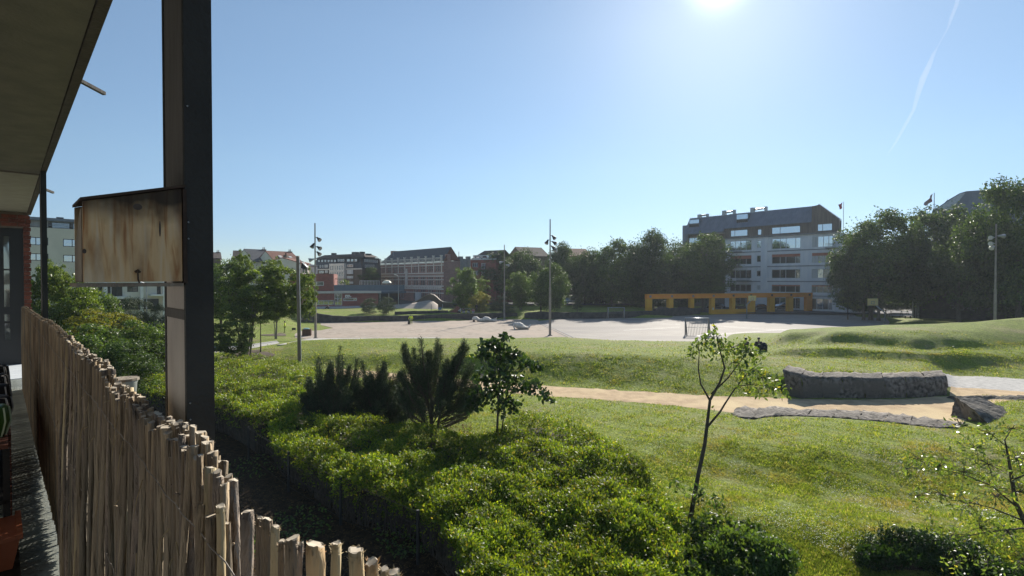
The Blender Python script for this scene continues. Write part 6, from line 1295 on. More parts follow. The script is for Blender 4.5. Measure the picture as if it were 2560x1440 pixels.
# picnic tables
for i, (x0, x1, y0) in enumerate(((2212, 2229, 775.5), (2252, 2271, 775.5), (2295, 2314, 776.5), (2338, 2356, 777))):
    Y = 103; a, b_ = W(x0, y0, Y), W(x1, y0, Y); c = (a + b_) / 2; zg = tz(c.x, Y); lb = ['picnic table behind the right hoop, first from the left', 'picnic table second from the left under the trees', 'picnic table third from the left under the trees', 'picnic table nearest the leaning dark trunk'][i]
    r = empty('picnic_table', (c.x, Y, zg), lb, 'table', 'pale-topped picnic tables under the trees'); w2 = (b_ - a).length / 2; h = a.z - zg
    for k in range(4): mb = MB(); mb.box(-w2, w2, -.36 + k * .18, -.2 + k * .18, h - .05, h); link('top_plank', mb.mesh('top_plank', M['board_cream']), None, r)
    for sx in (-w2 * .8, w2 * .8): mb = MB(); mb.tube([(sx, -.5, 0), (sx, 0, h - .06)], .035, 5); mb.tube([(sx, .5, 0), (sx, 0, h - .06)], .035, 5); link('leg', mb.mesh('leg', M['black']), None, r)
for i, (x0, x1) in enumerate(((2262, 2278), (2282, 2302))):
    a, b_ = W(x0, 780, 100), W(x1, 780, 100); c = (a + b_) / 2; zg = tz(c.x, 100); r = empty('bench', (c.x, 100, zg), ['dark bench left of centre below the picnic tables', 'dark bench right of centre below the picnic tables'][i], 'bench', 'dark benches under the trees'); w2 = (b_ - a).length / 2
    mb = MB(); mb.box(-w2, w2, -.2, .2, .42, .5); link('seat', mb.mesh('seat', M['black']), None, r)
    for sx in (-w2 * .8, w2 * .8): mb = MB(); mb.box(sx - .03, sx + .03, -.18, .18, 0, .42); link('leg', mb.mesh('leg', M['black']), None, r)
# wave sculpture
r = empty('wave_ramp', W(1060, 760, 112), 'large concrete wave-shaped ramp in front of the ornate building', 'ramp')
cr_ = [(1032, 757), (1047, 751), (1058, 744), (1068, 738), (1077, 735.5), (1086, 737.5), (1094, 744), (1100, 750), (1108, 754.5), (1118, 755.8), (1134, 756)]
mb = MB(); P = [W(x, y, 116) for x, y in cr_]; n = len(P)
for i in range(n - 1): a, b_ = P[i], P[i + 1]; mb.hexa([(a.x, 115.2, 1), (b_.x, 115.2, 1), (b_.x, 116, 1), (a.x, 116, 1), (a.x, 115.2, a.z), (b_.x, 115.2, b_.z), (b_.x, 116, b_.z), (a.x, 116, a.z)])
mb.build('dark_side', M['wave_side'], r)
mb = MB()
for i in range(n - 1): a, b_ = P[i], P[i + 1]; mb.hexa([(a.x, 114.9, a.z), (b_.x, 114.9, b_.z), (b_.x, 116.3, b_.z), (a.x, 116.3, a.z), (a.x, 114.9, a.z + .12), (b_.x, 114.9, b_.z + .12), (b_.x, 116.3, b_.z + .12), (a.x, 116.3, a.z + .12)])
mb.build('coping', M['wave_top'], r)
up = [(980, 763), (1000, 761), (1027, 758.5), (1050, 754), (1064, 751.5), (1074, 750.5), (1083, 753), (1089, 757), (1095, 761.3)]; lw = [(980, 768), (1000, 767), (1027, 765), (1050, 763), (1064, 762), (1074, 761.6), (1083, 761.4), (1089, 761.2), (1095, 761.5)]
rows = []
for i in range(len(up)):
    a, b_ = W(*lw[i], 109.5), W(*up[i], 113.5); rows.append([tuple(Vector((a.x, a.y, 1.2)).lerp(b_, u) - r.location) for u in np.linspace(0, 1, 6)] + [(b_.x - r.location.x, b_.y + 1.2 - r.location.y, 1.0 - r.location.z)])
link('pale_slope', grid_mesh('pale_slope', np.array(rows), M['wave_top']), None, r)
# lying sculptures
def sculpture(px0, px1, pyb, prof, label, mir=1, seed=0):
    a, b_ = GZ(px0, pyb, 0), GZ(px1, pyb, 0); L_ = (b_ - a).length; r = empty('reclining_sculpture', (a + b_) / 2, label, 'sculpture', 'pale stone reclining sculptures on the sand'); n = 40; rows = []
    s_ = np.linspace(0, 1, n); zt = np.interp(s_, [p[0] for p in prof], [p[1] for p in prof]); zb = np.interp(s_, [p[0] for p in prof], [p[2] for p in prof]); w = np.interp(s_, [p[0] for p in prof], [p[3] for p in prof]); yo = np.interp(s_, [p[0] for p in prof], [p[4] for p in prof])
    k = np.array([.25, .5, .25])
    for _ in range(3): zt[1:-1] = np.convolve(zt, k, 'valid'); w[1:-1] = np.convolve(w, k, 'valid')
    for i in range(n):
        row = []
        for j in range(15):
            t_ = j / 14 * 2 * math.pi; cx_ = math.cos(t_); sx_ = math.sin(t_); row.append(((s_[i] - .5) * L_, yo[i] + w[i] * cx_ * (abs(cx_) ** -.15 if abs(cx_) > 1e-3 else 1), (zt[i] + zb[i]) / 2 + (zt[i] - zb[i]) / 2 * sx_ + .05 * math.sin(s_[i] * 40) * max(0, sx_) * .6))
        rows.append(row)
    link('body', grid_mesh('body', np.array(rows), M['stone_white']), None, r); return r
r = sculpture(1180, 1243, 804, [(0, .60, .25, .10, 0), (.03, .85, .22, .45, 0), (.14, 1.0, .25, .55, 0), (.24, .85, .1, .5, 0), (.32, .42, .0, .35, .1), (.4, .6, 0, .5, .1), (.5, .92, 0, .6, .1), (.62, .9, 0, .6, .05), (.72, .65, 0, .5, 0), (.8, .38, 0, .35, 0), (.88, .42, .02, .3, 0), (1.0, .30, .05, .12, 0)], 'larger pale stone reclining sculpture near the far wall')
mb = MB(); mb.tube([(1.3, .1, .3), (1.7, .15, .42), (2.0, .1, .5), (2.2, .05, .75)], [.16, .13, .11, .05], 8); link('leg', mb.mesh('leg', M['stone_white'], smooth=True), None, r)
mb = MB(); mb.box(-2.1, -1.75, -.35, .35, 0, .3); mb.box(-1.3, -1.1, -.3, .3, 0, .3); link('plinth', mb.mesh('plinth', M['brown_wood']), None, r)
r = sculpture(1284, 1327, 823, [(0, .95, .35, .15, .1), (.06, 1.1, .4, .35, .1), (.15, 1.0, .15, .5, .05), (.3, 1.05, 0, .6, 0), (.42, 1.05, 0, .6, 0), (.58, .75, 0, .5, 0), (.72, .42, 0, .4, -.05), (.82, .36, 0, .34, -.05), (.92, .6, .1, .25, 0), (1, .8, .5, .1, 0)], 'smaller pale stone reclining sculpture nearer the court')
mb = MB(); mb.tube([(-1.2, -.2, .9), (-1.3, -.35, .4), (-1.1, -.45, 0)], [.14, .12, .1], 8); mb.tube([(-.5, -.45, .7), (.2, -.55, .35), (.9, -.45, .25)], [.18, .15, .1], 8); link('arm', mb.mesh('arm', M['stone_white'], smooth=True), None, r)['kind'] = 'stuff'
# play corner
c = W(1139, 783, 103); r = empty('red_play_hood', (c.x, 103, 1.0), 'faded red hood-shaped slide behind the stone wall', 'play equipment'); rows = []
for i, u in enumerate(np.linspace(0, 1, 10)):
    rows.append([(-1.2 + 2.0 * u + .1 * v, -.5 + v, .2 + 1.15 * math.sin(u * math.pi * .75) * (1 - .3 * abs(v - .5))) for v in np.linspace(0, 1, 7)])
link('hood', grid_mesh('hood', np.array(rows), M['play_red']), None, r); mb = MB(); mb.prism([(-1.1, -.52, 0), (.95, -.52, 0), (.95, -.52, .8), (.5, -.52, 1.25), (0, -.52, 1.0), (-.8, -.52, .35)], (0, .06, 0)); link('side_panel', mb.mesh('side_panel', M['play_red']), None, r)
mb = MB(); mb.tube([(.95, -.55, .9), (1.05, -.6, .5), (.95, -.6, 0)], .08, 6); link('edge_rail', mb.mesh('edge_rail', M['white']), None, r)
c = W(1092, 780, 103); r = empty('swing_frame', (c.x, 103, 1.0), 'two slim posts with a blue panel between them behind the wall', 'play equipment')
for x in (-1.1, 1.15): mb = MB(); mb.tube([(x, 0, -.1), (x, 0, 1.7)], .06, 6); link('post', mb.mesh('post', M['galv']), None, r)
mb = MB(); mb.box(.25, .95, -.05, .05, .55, 1.1); link('panel', mb.mesh('panel', mat('blue_panel_paint', (.04, .16, .30), (.03, .12, .25), 3, .5)), None, r)
mb = MB(); mb.tube([(1.15, 0, .75), (7, 0, .85)], .03, 5); link('rail', mb.mesh('rail', M['galv']), None, r)

# ------------------------------------------------------------------ cars
def car_proto(paint, label, loc, rz, group='cars parked behind the orange frame'):
    r = empty('parked_car', loc, label, 'car', group, rz=rz)
    xs = [-2.15, -2.1, -1.6, -.9, 0, .8, 1.5, 2.0, 2.12]; zt = [.62, .86, .94, .96, .95, .92, .84, .72, .5]; hw = [.72, .8, .86, .88, .88, .88, .86, .8, .68]; rows = []
    for x, z, w in zip(xs, zt, hw): rows.append([(x, -w * .9, .28), (x, -w, .45), (x, -w, z - .16), (x, -w * .88, z), (x, w * .88, z), (x, w, z - .16), (x, w, .45), (x, w * .9, .28), (x, -w * .9, .28)])
    me = grid_mesh('body', np.array(rows), M[paint]); link('body', me, None, r)
    mb = MB(); mb.hexa([(-1.95, -.74, .9), (1.15, -.74, .9), (1.15, .74, .9), (-1.95, .74, .9), (-1.35, -.6, 1.42), (.35, -.6, 1.42), (.35, .6, 1.42), (-1.35, .6, 1.42)]); link('window', mb.mesh('window', M['glass']), None, r)
    mb = MB(); mb.hexa([(-1.42, -.62, 1.40), (.42, -.62, 1.40), (.42, .62, 1.40), (-1.42, .62, 1.40), (-1.3, -.56, 1.47), (.3, -.56, 1.47), (.3, .56, 1.47), (-1.3, .56, 1.47)])
    for sx in (-1, 1): mb.tube([(1.1, sx * .74, .93), (.38, sx * .6, 1.43)], .035, 4); mb.tube([(-1.9, sx * .74, .93), (-1.35, sx * .6, 1.43)], .045, 4); mb.tube([(-.45, sx * .745, .93), (-.5, sx * .61, 1.43)], .035, 4)
    link('roof', mb.mesh('roof', M[paint]), None, r)
    for x in (-1.35, 1.35):
        for y in (-.84, .84):
            mb = MB(); mb.tube([(x, y - .1, .32), (x, y + .1, .32)], .32, 16); w = link('wheel', mb.mesh('wheel', M['rubber']), None, r); mb = MB(); mb.tube([(x, y - .108, .32), (x, y + .108, .32)], .2, 12); link('rim', mb.mesh('rim', M['galv']), None, w)
    for y in (-.62, .62):
        mb = MB(); mb.box(2.03, 2.1, y - .16, y + .16, .58, .7); link('headlight', mb.mesh('headlight', M['curtain']), None, r); mb = MB(); mb.box(-2.16, -2.1, y - .14, y + .14, .68, .82); link('tail_light', mb.mesh('tail_light', M['lamp_red']), None, r)
    return r
cA = car_proto('car_dark', 'dark car seen through the wide bay right of the hoop', (W(1906, 700, 124).x, 124, .30), -.35); cB = car_proto('car_silver', 'silver-grey car in the rightmost bay of the orange frame', (W(2004, 700, 126).x, 126, .31), -.6)
dup_tree(cA, (W(1957, 700, 125).x, 125, .30), -.5, None, 'dark car in the bay left of the silver car'); dup_tree(cA, (W(1850, 700, 126).x, 126, .30), .15, None, 'dark car behind the window-like bay with the hoop post')
dup_tree(cA, (W(1790, 700, 128).x, 128, .30), 2.8, None, 'dark car mostly hidden in the shaded middle bays'); dup_tree(cB, (W(1430, 700, 128).x, 128, 1.72), .1, None, 'pale car glimpsed under the trees left of the small conifer'); dup_tree(cA, (W(1495, 700, 127).x, 127, 1.6), .1, None, 'dark car glimpsed under the trees right of the small conifer')

# ------------------------------------------------------------------ people
def skin_mesh(name, V, E, Rr, m, sub=2, root=0):
    me = bpy.data.meshes.new(name); me.from_pydata(V, E, []); o = bpy.data.objects.new(name, me); COL.objects.link(o)
    sm = o.modifiers.new('s', 'SKIN'); sm.use_smooth_shade = True
    for i, rr in enumerate(Rr): me.skin_vertices[0].data[i].radius = rr if hasattr(rr, '__len__') else (rr, rr)
    me.skin_vertices[0].data[root].use_root = True
    ss = o.modifiers.new('u', 'SUBSURF'); ss.levels = sub; ss.render_levels = sub
    dg = bpy.context.evaluated_depsgraph_get(); nm = bpy.data.meshes.new_from_object(o.evaluated_get(dg)); bpy.data.objects.remove(o); bpy.data.meshes.remove(me)
    nm.name = name; nm.materials.clear(); nm.materials.append(M[m]); nm.shade_smooth(); return nm
POSES = {   # joint positions; x right, y forward (away from the viewer when rz=0), z up
 'stand': dict(hip=(0, 0, .93), ch=(0, .0, 1.30), nk=(0, .01, 1.47), hd=(0, .02, 1.62), ls=(-.19, 0, 1.41), rs=(.19, 0, 1.41), le=(-.26, -.02, 1.14), re=(.26, -.02, 1.14), lh=(-.25, .08, .90), rh=(.25, .08, .90), lk=(-.11, .03, .50), rk=(.12, .04, .50), la=(-.12, 0, .08), ra=(.13, -.02, .08), lt=(-.13, .16, .04), rt=(.14, .14, .04)),
 'stoop': dict(hip=(0, -.10, .88), ch=(0, .16, 1.18), nk=(0, .30, 1.30), hd=(0, .40, 1.38), ls=(-.20, .22, 1.27), rs=(.20, .22, 1.27), le=(-.32, .28, 1.02), re=(.30, .26, 1.00), lh=(-.36, .32, .80), rh=(.28, .38, .78), lk=(-.11, .02, .48), rk=(.14, .10, .48), la=(-.12, -.16, .08), ra=(.16, .06, .08), lt=(-.13, .0, .04), rt=(.17, .22, .04)),
 'sit': dict(hip=(0, 0, .14), ch=(0, .03, .50), nk=(0, .06, .68), hd=(0, .08, .83), ls=(-.19, .04, .62), rs=(.19, .04, .62), le=(-.30, .16, .38), re=(.30, .16, .38), lh=(-.15, .36, .36), rh=(.15, .36, .36), lk=(-.15, .42, .42), rk=(.15, .42, .42), la=(-.13, .62, .08), ra=(.13, .62, .08), lt=(-.13, .78, .06), rt=(.13, .78, .06)),
}
def person(loc, pose, rz, label, top='navy', legs='navy', scale=1.0, group=None, hairm='hair', extra=None):
    J = {k: Vector(v) * scale for k, v in POSES[pose].items()}; r = empty('person', loc, label, 'person', group, rz=rz)
    names = ['hip', 'ch', 'nk', 'hd', 'ls', 'le', 'lh', 'rs', 're', 'rh', 'lk', 'la', 'lt', 'rk', 'ra', 'rt']; idx = {n_: i for i, n_ in enumerate(names)}
    V = [tuple(J[n_]) for n_ in names]; lhp = J['hip'] + Vector((-.09, 0, -.04)) * scale; rhp = J['hip'] + Vector((.09, 0, -.04)) * scale; V += [tuple(lhp), tuple(rhp)]
    V += [tuple(J['lh'] + (J['lh'] - J['le']).normalized() * .12 * scale), tuple(J['rh'] + (J['rh'] - J['re']).normalized() * .12 * scale), tuple(J['hd'] + Vector((0, 0, .09 * scale)))]
    E = [(0, 1), (1, 2), (2, 3), (1, 4), (4, 5), (5, 6), (1, 7), (7, 8), (8, 9), (0, 16), (16, 10), (10, 11), (11, 12), (0, 17), (17, 13), (13, 14), (14, 15), (6, 18), (9, 19), (3, 20)]
    Rr = [(.13, .10), (.15, .11), (.055, .055), (.085, .10), .06, .042, .03, .06, .042, .03, .06, .04, .035, .06, .04, .035, .08, .08, (.035, .02), (.035, .02), .06]; Rr = [tuple(q_ * scale for q_ in (x if hasattr(x, '__len__') else (x, x))) for x in Rr]
    link('body', skin_mesh('body', V, E, Rr, 'skin', 2), None, r)
    tV = [V[0], V[1], tuple(Vector(V[1]).lerp(Vector(V[2]), .75)), V[4], V[5], tuple(Vector(V[5]).lerp(Vector(V[6]), .92)), V[7], V[8], tuple(Vector(V[8]).lerp(Vector(V[9]), .92))]
    link('jacket', skin_mesh('jacket', tV, [(0, 1), (1, 2), (1, 3), (3, 4), (4, 5), (1, 6), (6, 7), (7, 8)], [(.16 * scale, .13 * scale), (.185 * scale, .14 * scale), .08 * scale, .085 * scale, .062 * scale, .048 * scale, .085 * scale, .062 * scale, .048 * scale], top, 2), None, r)
    lV = [V[0], V[16], V[10], tuple(Vector(V[10]).lerp(Vector(V[11]), .97)), V[17], V[13], tuple(Vector(V[13]).lerp(Vector(V[14]), .97))]
    link('trousers', skin_mesh('trousers', lV, [(0, 1), (1, 2), (2, 3), (0, 4), (4, 5), (5, 6)], [(.155 * scale, .125 * scale), .10 * scale, .078 * scale, .06 * scale, .10 * scale, .078 * scale, .06 * scale], legs, 2), None, r)
    for a, b_ in (('la', 'lt'), ('ra', 'rt')):
        link('shoe', skin_mesh('shoe', [tuple(J[a]), tuple(J[b_])], [(0, 1)], [.055 * scale, .045 * scale], 'black', 1), None, r)
    h = J['hd']; rows = []
    for i in range(7):
        th = i / 6 * 1.9; rows.append([(h.x + .108 * scale * math.sin(th) * math.cos(p_), h.y - .012 * scale + .118 * scale * math.sin(th) * math.sin(p_), h.z + .055 * scale + .115 * scale * math.cos(th)) for p_ in np.linspace(0, 6.2832, 13)])
    link('hair', grid_mesh('hair', np.array(rows), M[hairm]), None, r)
    return r
w1 = GZ(1027.5, 811, 0); p1 = person(w1, 'stoop', .25, 'worker in hi-vis yellow stooping over the sand with a bag', 'hivis', 'hivis_dull', 1.05)
bagp = w1 + Vector((-.38, .05, 0)); r = empty('rubbish_bag', bagp, 'black rubbish bag held open by the stooping worker', 'bag'); mb = MB(); mb.tube([(0, .1, .02), (-.02, .1, .2), (.0, .12, .55), (.03, .15, .82)], [.16, .2, .15, .1], 10); link('sack', mb.mesh('sack', M['black'], smooth=True), None, r)
mb = MB(); mb.tube([(.03 + .11 * math.cos(a * .628), .15 + .11 * math.sin(a * .628), .83) for a in range(11)], .012, 5, False); link('ring', mb.mesh('ring', M['galv']), None, r)
w2 = hit(712, 832); person(w2, 'stand', 1.9, 'worker in hi-vis yellow standing beside the bare earth patch', 'hivis', 'hivis_dull', .93)
w3 = GZ(1636, 791, 0); person(w3, 'stand', .4, 'person in dark clothes standing by the boulders left of the orange frame', 'navy', 'navy', 1.0)
s1_ = hit(1897, 876); person(s1_, 'sit', -.3, 'person in dark clothes sitting on the bank, right one of the pair', 'navy', 'navy', 1.12)
r = empty('backpack', s1_ + Vector((.30, -.30, 0)), 'bulging dark backpack on the grass beside the sitting person', 'backpack'); r.location.z = tz(r.location.x, r.location.y) + .02
mb = MB(); mb.tube([(0, 0, 0), (0, 0, .12), (0, .02, .4), (-.02, .03, .58), (-.04, .03, .66)], [.22, .27, .27, .2, .08], 12); link('main_bag', mb.mesh('main_bag', M['navy'], smooth=True), None, r); mb = MB(); mb.tube([(0, -.22, .1), (0, -.24, .3)], [.12, .12], 8); link('front_pocket', mb.mesh('front_pocket', M['black'], smooth=True), None, r)
s2_ = hit(1866, 876); person(s2_, 'sit', .3, 'person in black sitting on the bank, left one of the pair, partly behind leaves', 'navy', 'navy', 1.1)
s3 = W(821, 766, 112); person((s3.x, 112, tz(s3.x, 112)), 'sit', 1.4, 'small dark figure sitting on the back lawn before the pavilion', 'navy', 'navy', 1.0)
for (px, sc, t_, lg, rz, lb) in ((1150, 1.0, 'grey_cloth', 'navy', 2.6, 'person in pale shirt sitting next to the red hood'), (1159, 1.0, 'navy', 'grey_cloth', 3.4, 'person in dark top sitting second from the red hood'), (1173, .95, 'navy', 'grey_cloth', 2.8, 'person in dark top and pale trousers sitting on the wall, middle of the group'), (1183, 1.05, 'pink', 'grey_cloth', 3.3, 'person in pink sitting on the wall'), (1190, 1.5, 'navy', 'navy', .2, 'tall dark figure behind the person in pink')):
    c = W(px, 700, 101.5); pz = 1.05; 
    if px == 1190: person((c.x, 103, 1.1), 'stand', .2, lb, t_, lg, .98)
    else: person((c.x, 101.2 - (.2 if px == 1173 else 0), pz), 'sit', rz, lb, t_, lg, sc)
# black fence posts in the hedge's shade
r = empty('wire_fence', (GZ(720, 1240, .1).x, GZ(720, 1240, .1).y, .1), 'black wire fence posts standing in the shade along the hedge', 'fence')
PB = [GZ(705, 1225, .1), GZ(722, 1238, .1), GZ(852, 1320, .1), GZ(1045, 1420, .1), GZ(622, 1160, .1)]
for p in PB[1:]:
    mb = MB(); mb.tube([p - Vector((0, 0, .1)), p + Vector((0, 0, 1.5))], .045, 6); mb.build('post', M['black'], r)
mb = MB(); ch = [PB[4], PB[1], PB[2], PB[3]]
for i in range(3):
    for z_ in (.3, .7, 1.1, 1.45): mb.tube([ch[i] + Vector((0, 0, z_)), ch[i + 1] + Vector((0, 0, z_))], .006, 3, False)
mb.build('wire', M['black'], r)['kind'] = 'stuff'
mb = MB(); pv = [GZ(380, 1285, .1), GZ(598, 1285, .1), GZ(604, 1500, .1), GZ(300, 1500, .1)]; mb.quad(*[(p.x, p.y, .24) for p in pv]); tag(mb.build('terrace_paving', M['pave']), kind='structure')
# contrail
P = [(2398, -30, 10), (2392, 10, 9), (2378, 45, 8), (2370, 70, 5), (2345, 115, 3), (2334, 135, 8), (2322, 165, 12), (2308, 195, 14), (2295, 235, 11), (2284, 275, 8), (2262, 315, 8), (2240, 355, 6), (2216, 391, 2)]
mb = MB(); mb.tube([W(x, y, 4000) for x, y, w in P], [w / F * 4000 * .55 for _, _, w in P], 10)
mc = bpy.data.materials.new('contrail_vapour'); mc.use_nodes = True; nn = mc.node_tree.nodes; nn.clear(); ou = nn.new('ShaderNodeOutputMaterial'); pv_ = nn.new('ShaderNodeVolumePrincipled'); pv_.inputs['Density'].default_value = .0035; pv_.inputs['Anisotropy'].default_value = .2; pv_.inputs['Color'].default_value = (1, 1, 1, 1); mc.node_tree.links.new(pv_.outputs[0], ou.inputs['Volume'])
o = mb.build('contrail', mc, None, origin=W(2308, 195, 4000)); tag(o, 'thin white broken contrail in the sky at upper right', 'contrail')

# ------------------------------------------------------------------ balcony in the foreground
M['stick'] = mat('brown_stick_bark', (0.52, 0.40, 0.255), (0.20, 0.14, 0.09), 22, 0.9, bump=1.5, bscale=70, stretch=(1, 1, .12), c3=(0.23, 0.20, 0.15), isl=.30)
M['cut_end'] = mat('pale_cut_wood', (0.62, 0.54, 0.42), (0.45, 0.38, 0.29), 60, 0.85)
M['stick_dark'] = mat('dark_stick_bark', (0.15, 0.13, 0.11), (0.34, 0.27, 0.21), 18, 0.95, bump=2, bscale=60, stretch=(1, 1, .3), isl=.2)
M['stick_pale'] = mat('peeled_pale_stick', (0.50, 0.42, 0.26), (0.36, 0.27, 0.15), 14, 0.85, bump=1, bscale=50, stretch=(1, 1, .15), isl=.12)
M['stick_orange'] = mat('orange_stained_stick', (0.42, 0.22, 0.09), (0.50, 0.38, 0.22), 10, 0.85, bump=1, bscale=50, stretch=(1, 1, .2))
def stick_mesh(seed, r, m, length=1.3, ns=9, fray=8, bend=.012, n=9, lump=.08):
    rg = random.Random(seed); mb = MB(); ph = rg.random() * 6
    pts = []; rad = []
    for i in range(n):
        z = -length * (1 - i / (n - 1)); t = i / (n - 1)
        pts.append((bend * math.sin(ph + t * 3.5) - bend * math.sin(ph + 3.5), bend * math.cos(ph * 1.3 + t * 4) - bend * math.cos(ph * 1.3 + 4), z)); rad.append(r * (1.1 - .15 * t + rg.uniform(-lump, lump)))
    pts[-1] = (0, 0, 0); mb.tube(pts, rad, ns)
    base = (n - 1) * ns; v = mb.v
    if n > 12:
        for i in range(n - 1):
            for j in range(ns):
                x, y, z = v[i * ns + j]; cx_, cy_ = pts[i][0], pts[i][1]; k_ = 1 + .10 * math.sin(j * 1.9 + i * .35 + ph) * math.sin(i * .8 + j) + rg.uniform(-.07, .07); v[i * ns + j] = (cx_ + (x - cx_) * k_, cy_ + (y - cy_) * k_, z)
    for j in range(ns):     # slanted rough cut
        x, y, z = v[base + j]; v[base + j] = (x * (1 + rg.uniform(-.12, .06)), y * (1 + rg.uniform(-.12, .06)), z + .35 * x * math.sin(ph) + rg.uniform(-.0016, .0022))
    for k in range(fray):
        a = rg.random() * 6.283; c = Vector((math.cos(a), math.sin(a), 0)); p = c * r * .95 + Vector((0, 0, -rg.random() * .012)); s_ = Vector((-c.y, c.x, 0)) * .0012; L_ = rg.uniform(.002, .0055)
        mb.quad(p - s_, p + s_, p + c * L_ * .7 + Vector((0, 0, L_ * rg.uniform(.1, .9))))
    if rg.random() < .5:    # side knot
        zk = -rg.uniform(.05, .6); a = rg.random() * 6.283; c = Vector((math.cos(a), math.sin(a), 0)); mb.tube([c * r * .7 + Vector((0, 0, zk)), c * (r + .006) + Vector((0, 0, zk + .006))], [r * .4, r * .22], 5)
    me = mb.mesh('stick', M[m]); 
    me.materials.append(M['cut_end'])
    for p in me.polygons:
        p.use_smooth = len(p.vertices) == 4
        if len(p.vertices) > 5 or (len(p.vertices) == 4 and p.area < 4e-5 and p.center.z > -.02 and fray and p.index >= (n - 1) * ns + 2): p.material_index = 1
    return me
ft = [(50, 765), (62, 768), (75, 779), (92, 790), (100, 797), (118, 803), (150, 832), (165, 843), (185, 862), (205, 880), (232, 900), (250, 908), (262, 925), (275, 958), (300, 978), (330, 990), (350, 1020), (375, 1044), (430, 1070), (452, 1078), (480, 1100), (505, 1118), (530, 1150), (545, 1180)]
VF = .25; uz = sorted([BV(x, y, VF) for x, y in ft]); uu_ = [a for a, b in uz]; zz_ = [b for a, b in uz]
ub = uu_[0]; fence = empty('stick_fence', B(ub, VF, -1.45), 'brushwood fence of upright brown sticks lining the balcony edge', 'fence')
variants = [stick_mesh(k, .0062 + .0009 * (k % 5), ['stick', 'stick', 'stick_dark', 'stick', 'stick', 'stick', 'stick', 'stick_dark', 'stick_pale' if k < 10 else 'stick', 'stick'][k % 10], fray=7 + k % 5) for k in range(20)]
rg = random.Random(5); fl_ = fence.location; placed = 0; far = MB()
def put(u, v, z, me, lean=(0, 0), rot=0, sc=1.0):
    o = link('stick', me, None, fence); p = B(u, v, z) - fl_; o.location = p; o.rotation_euler = (lean[0], lean[1], rot); o.scale = (sc, sc, 1); return o
u = ub - .03; layer = 0
while u < 10.4:
    layer = (layer + 1) % 2; z = np.interp(u, uu_, zz_) + rg.uniform(-.016, .010) - (.012 if layer else 0); v = VF + (0.0 if layer else .017) + rg.uniform(-.003, .003)
    if rg.random() < .05: z -= rg.uniform(.02, .06)
    if placed < 285: put(u, v, z, variants[rg.randrange(20)], (rg.uniform(-.02, .02), rg.uniform(-.025, .025)), rg.random() * 6.28, rg.uniform(.8, 1.2)); placed += 1
    else:
        p = B(u, v, z) - fl_; far.tube([p - Vector((0, 0, 1.25)), p - Vector((rg.uniform(-.006, .006), rg.uniform(-.006, .006), .5)), p], rg.uniform(.006, .010), 5)
    u += rg.uniform(.0072, .0112)
o = link('stick_bundle', far.mesh('stick_bundle', M['stick']), None, fence); o['kind'] = 'stuff'
near = [(505, 1255, 34, 'stick'), (528, 1284, 36, 'stick'), (552, 1260, 24, 'stick_pale'), (566, 1302, 24, 'stick'), (619, 1273, 36, 'stick_dark'), (648, 1288, 22, 'stick'), (668, 1292, 30, 'stick'), (688, 1310, 24, 'stick_pale'), (704, 1348, 20, 'stick'), (730, 1339, 40, 'stick'), (752, 1352, 14, 'stick_dark'),
        (788, 1354, 50, 'stick_orange'), (841, 1353, 27, 'stick_pale'), (890, 1369, 40, 'stick_pale'), (930, 1398, 34, 'stick_orange'), (962, 1418, 22, 'stick_pale'), (986, 1424, 30, 'stick_pale')]
for i, (px, py, wpx, m) in enumerate(near):
    vv = VF - (.012 if px < 560 else .0) ; u_, z_ = BV(px, py + 6, vv); dist = math.hypot(u_, vv); r_ = wpx / F * (B(u_, vv, 0).y) * math.cos(math.atan((1280 - px) / F)) / 2
    lean = (.0, -.03) if px in (552, 528, 566) else (rg.uniform(-.02, .02), rg.uniform(-.02, .02))
    put(u_, vv, z_, stick_mesh(100 + i, r_, m, fray=34, ns=16, bend=.006, n=60, lump=.05), lean, rg.random() * 6.28)
# binding wires
for zr in (-.42, -.85):
    mb = MB(); mb.tube([B(uu, VF - .017 + .002 * math.sin(uu * 40), zr + .004 * math.sin(uu * 9)) for uu in np.arange(.3, 10, .06)], .0012, 4, False); mb.build('binding_wire', M['steel_pole'], fence)
mb = MB()
for k in range(60):
    uu = rg.uniform(.9, 4); z_ = np.interp(uu, uu_, zz_) - rg.uniform(.03, .8); p = B(uu, VF - .014, z_); q_ = p + Vector((rg.uniform(-.015, .015), rg.uniform(-.02, .0), rg.uniform(-.12, .0))); mb.tube([p, (p + q_) / 2 + Vector((0, -.004, 0)), q_], [.0016, .0014, .0006], 4, False)
o = mb.build('loose_bark', M['stick_pale'], fence); o['kind'] = 'stuff'
# steel railing outside the fence
r = empty('balcony_railing', B(1.07, .32, -1.6), 'blue-grey steel balcony railing just outside the stick fence', 'railing')
def bbar(u0, v0, z0, u1, v1, z1, w=.018): mb = MB(); mb.tube([B(u0, v0, z0), B(u1, v1, z1)], w, 8); return mb
bbar(1.075, .32, -.487, 10.3, .34, -.50, .016).build('handrail', M['rail'], r); bbar(1.075, .32, -.545, 10.3, .34, -.56, .008).build('lower_rail', M['rail'], r)
for uu in (1.07, 2.6, 4.4, 6.2, 8.0, 9.8): bbar(uu, .32, -.49, uu, .32, -1.6, .011).build('post', M['rail'], r)
for k in range(9): bbar(1.075, .325, -.62 - k * .11, 10.3, .345, -.62 - k * .11, .0035).build('bar', M['rail'], r)
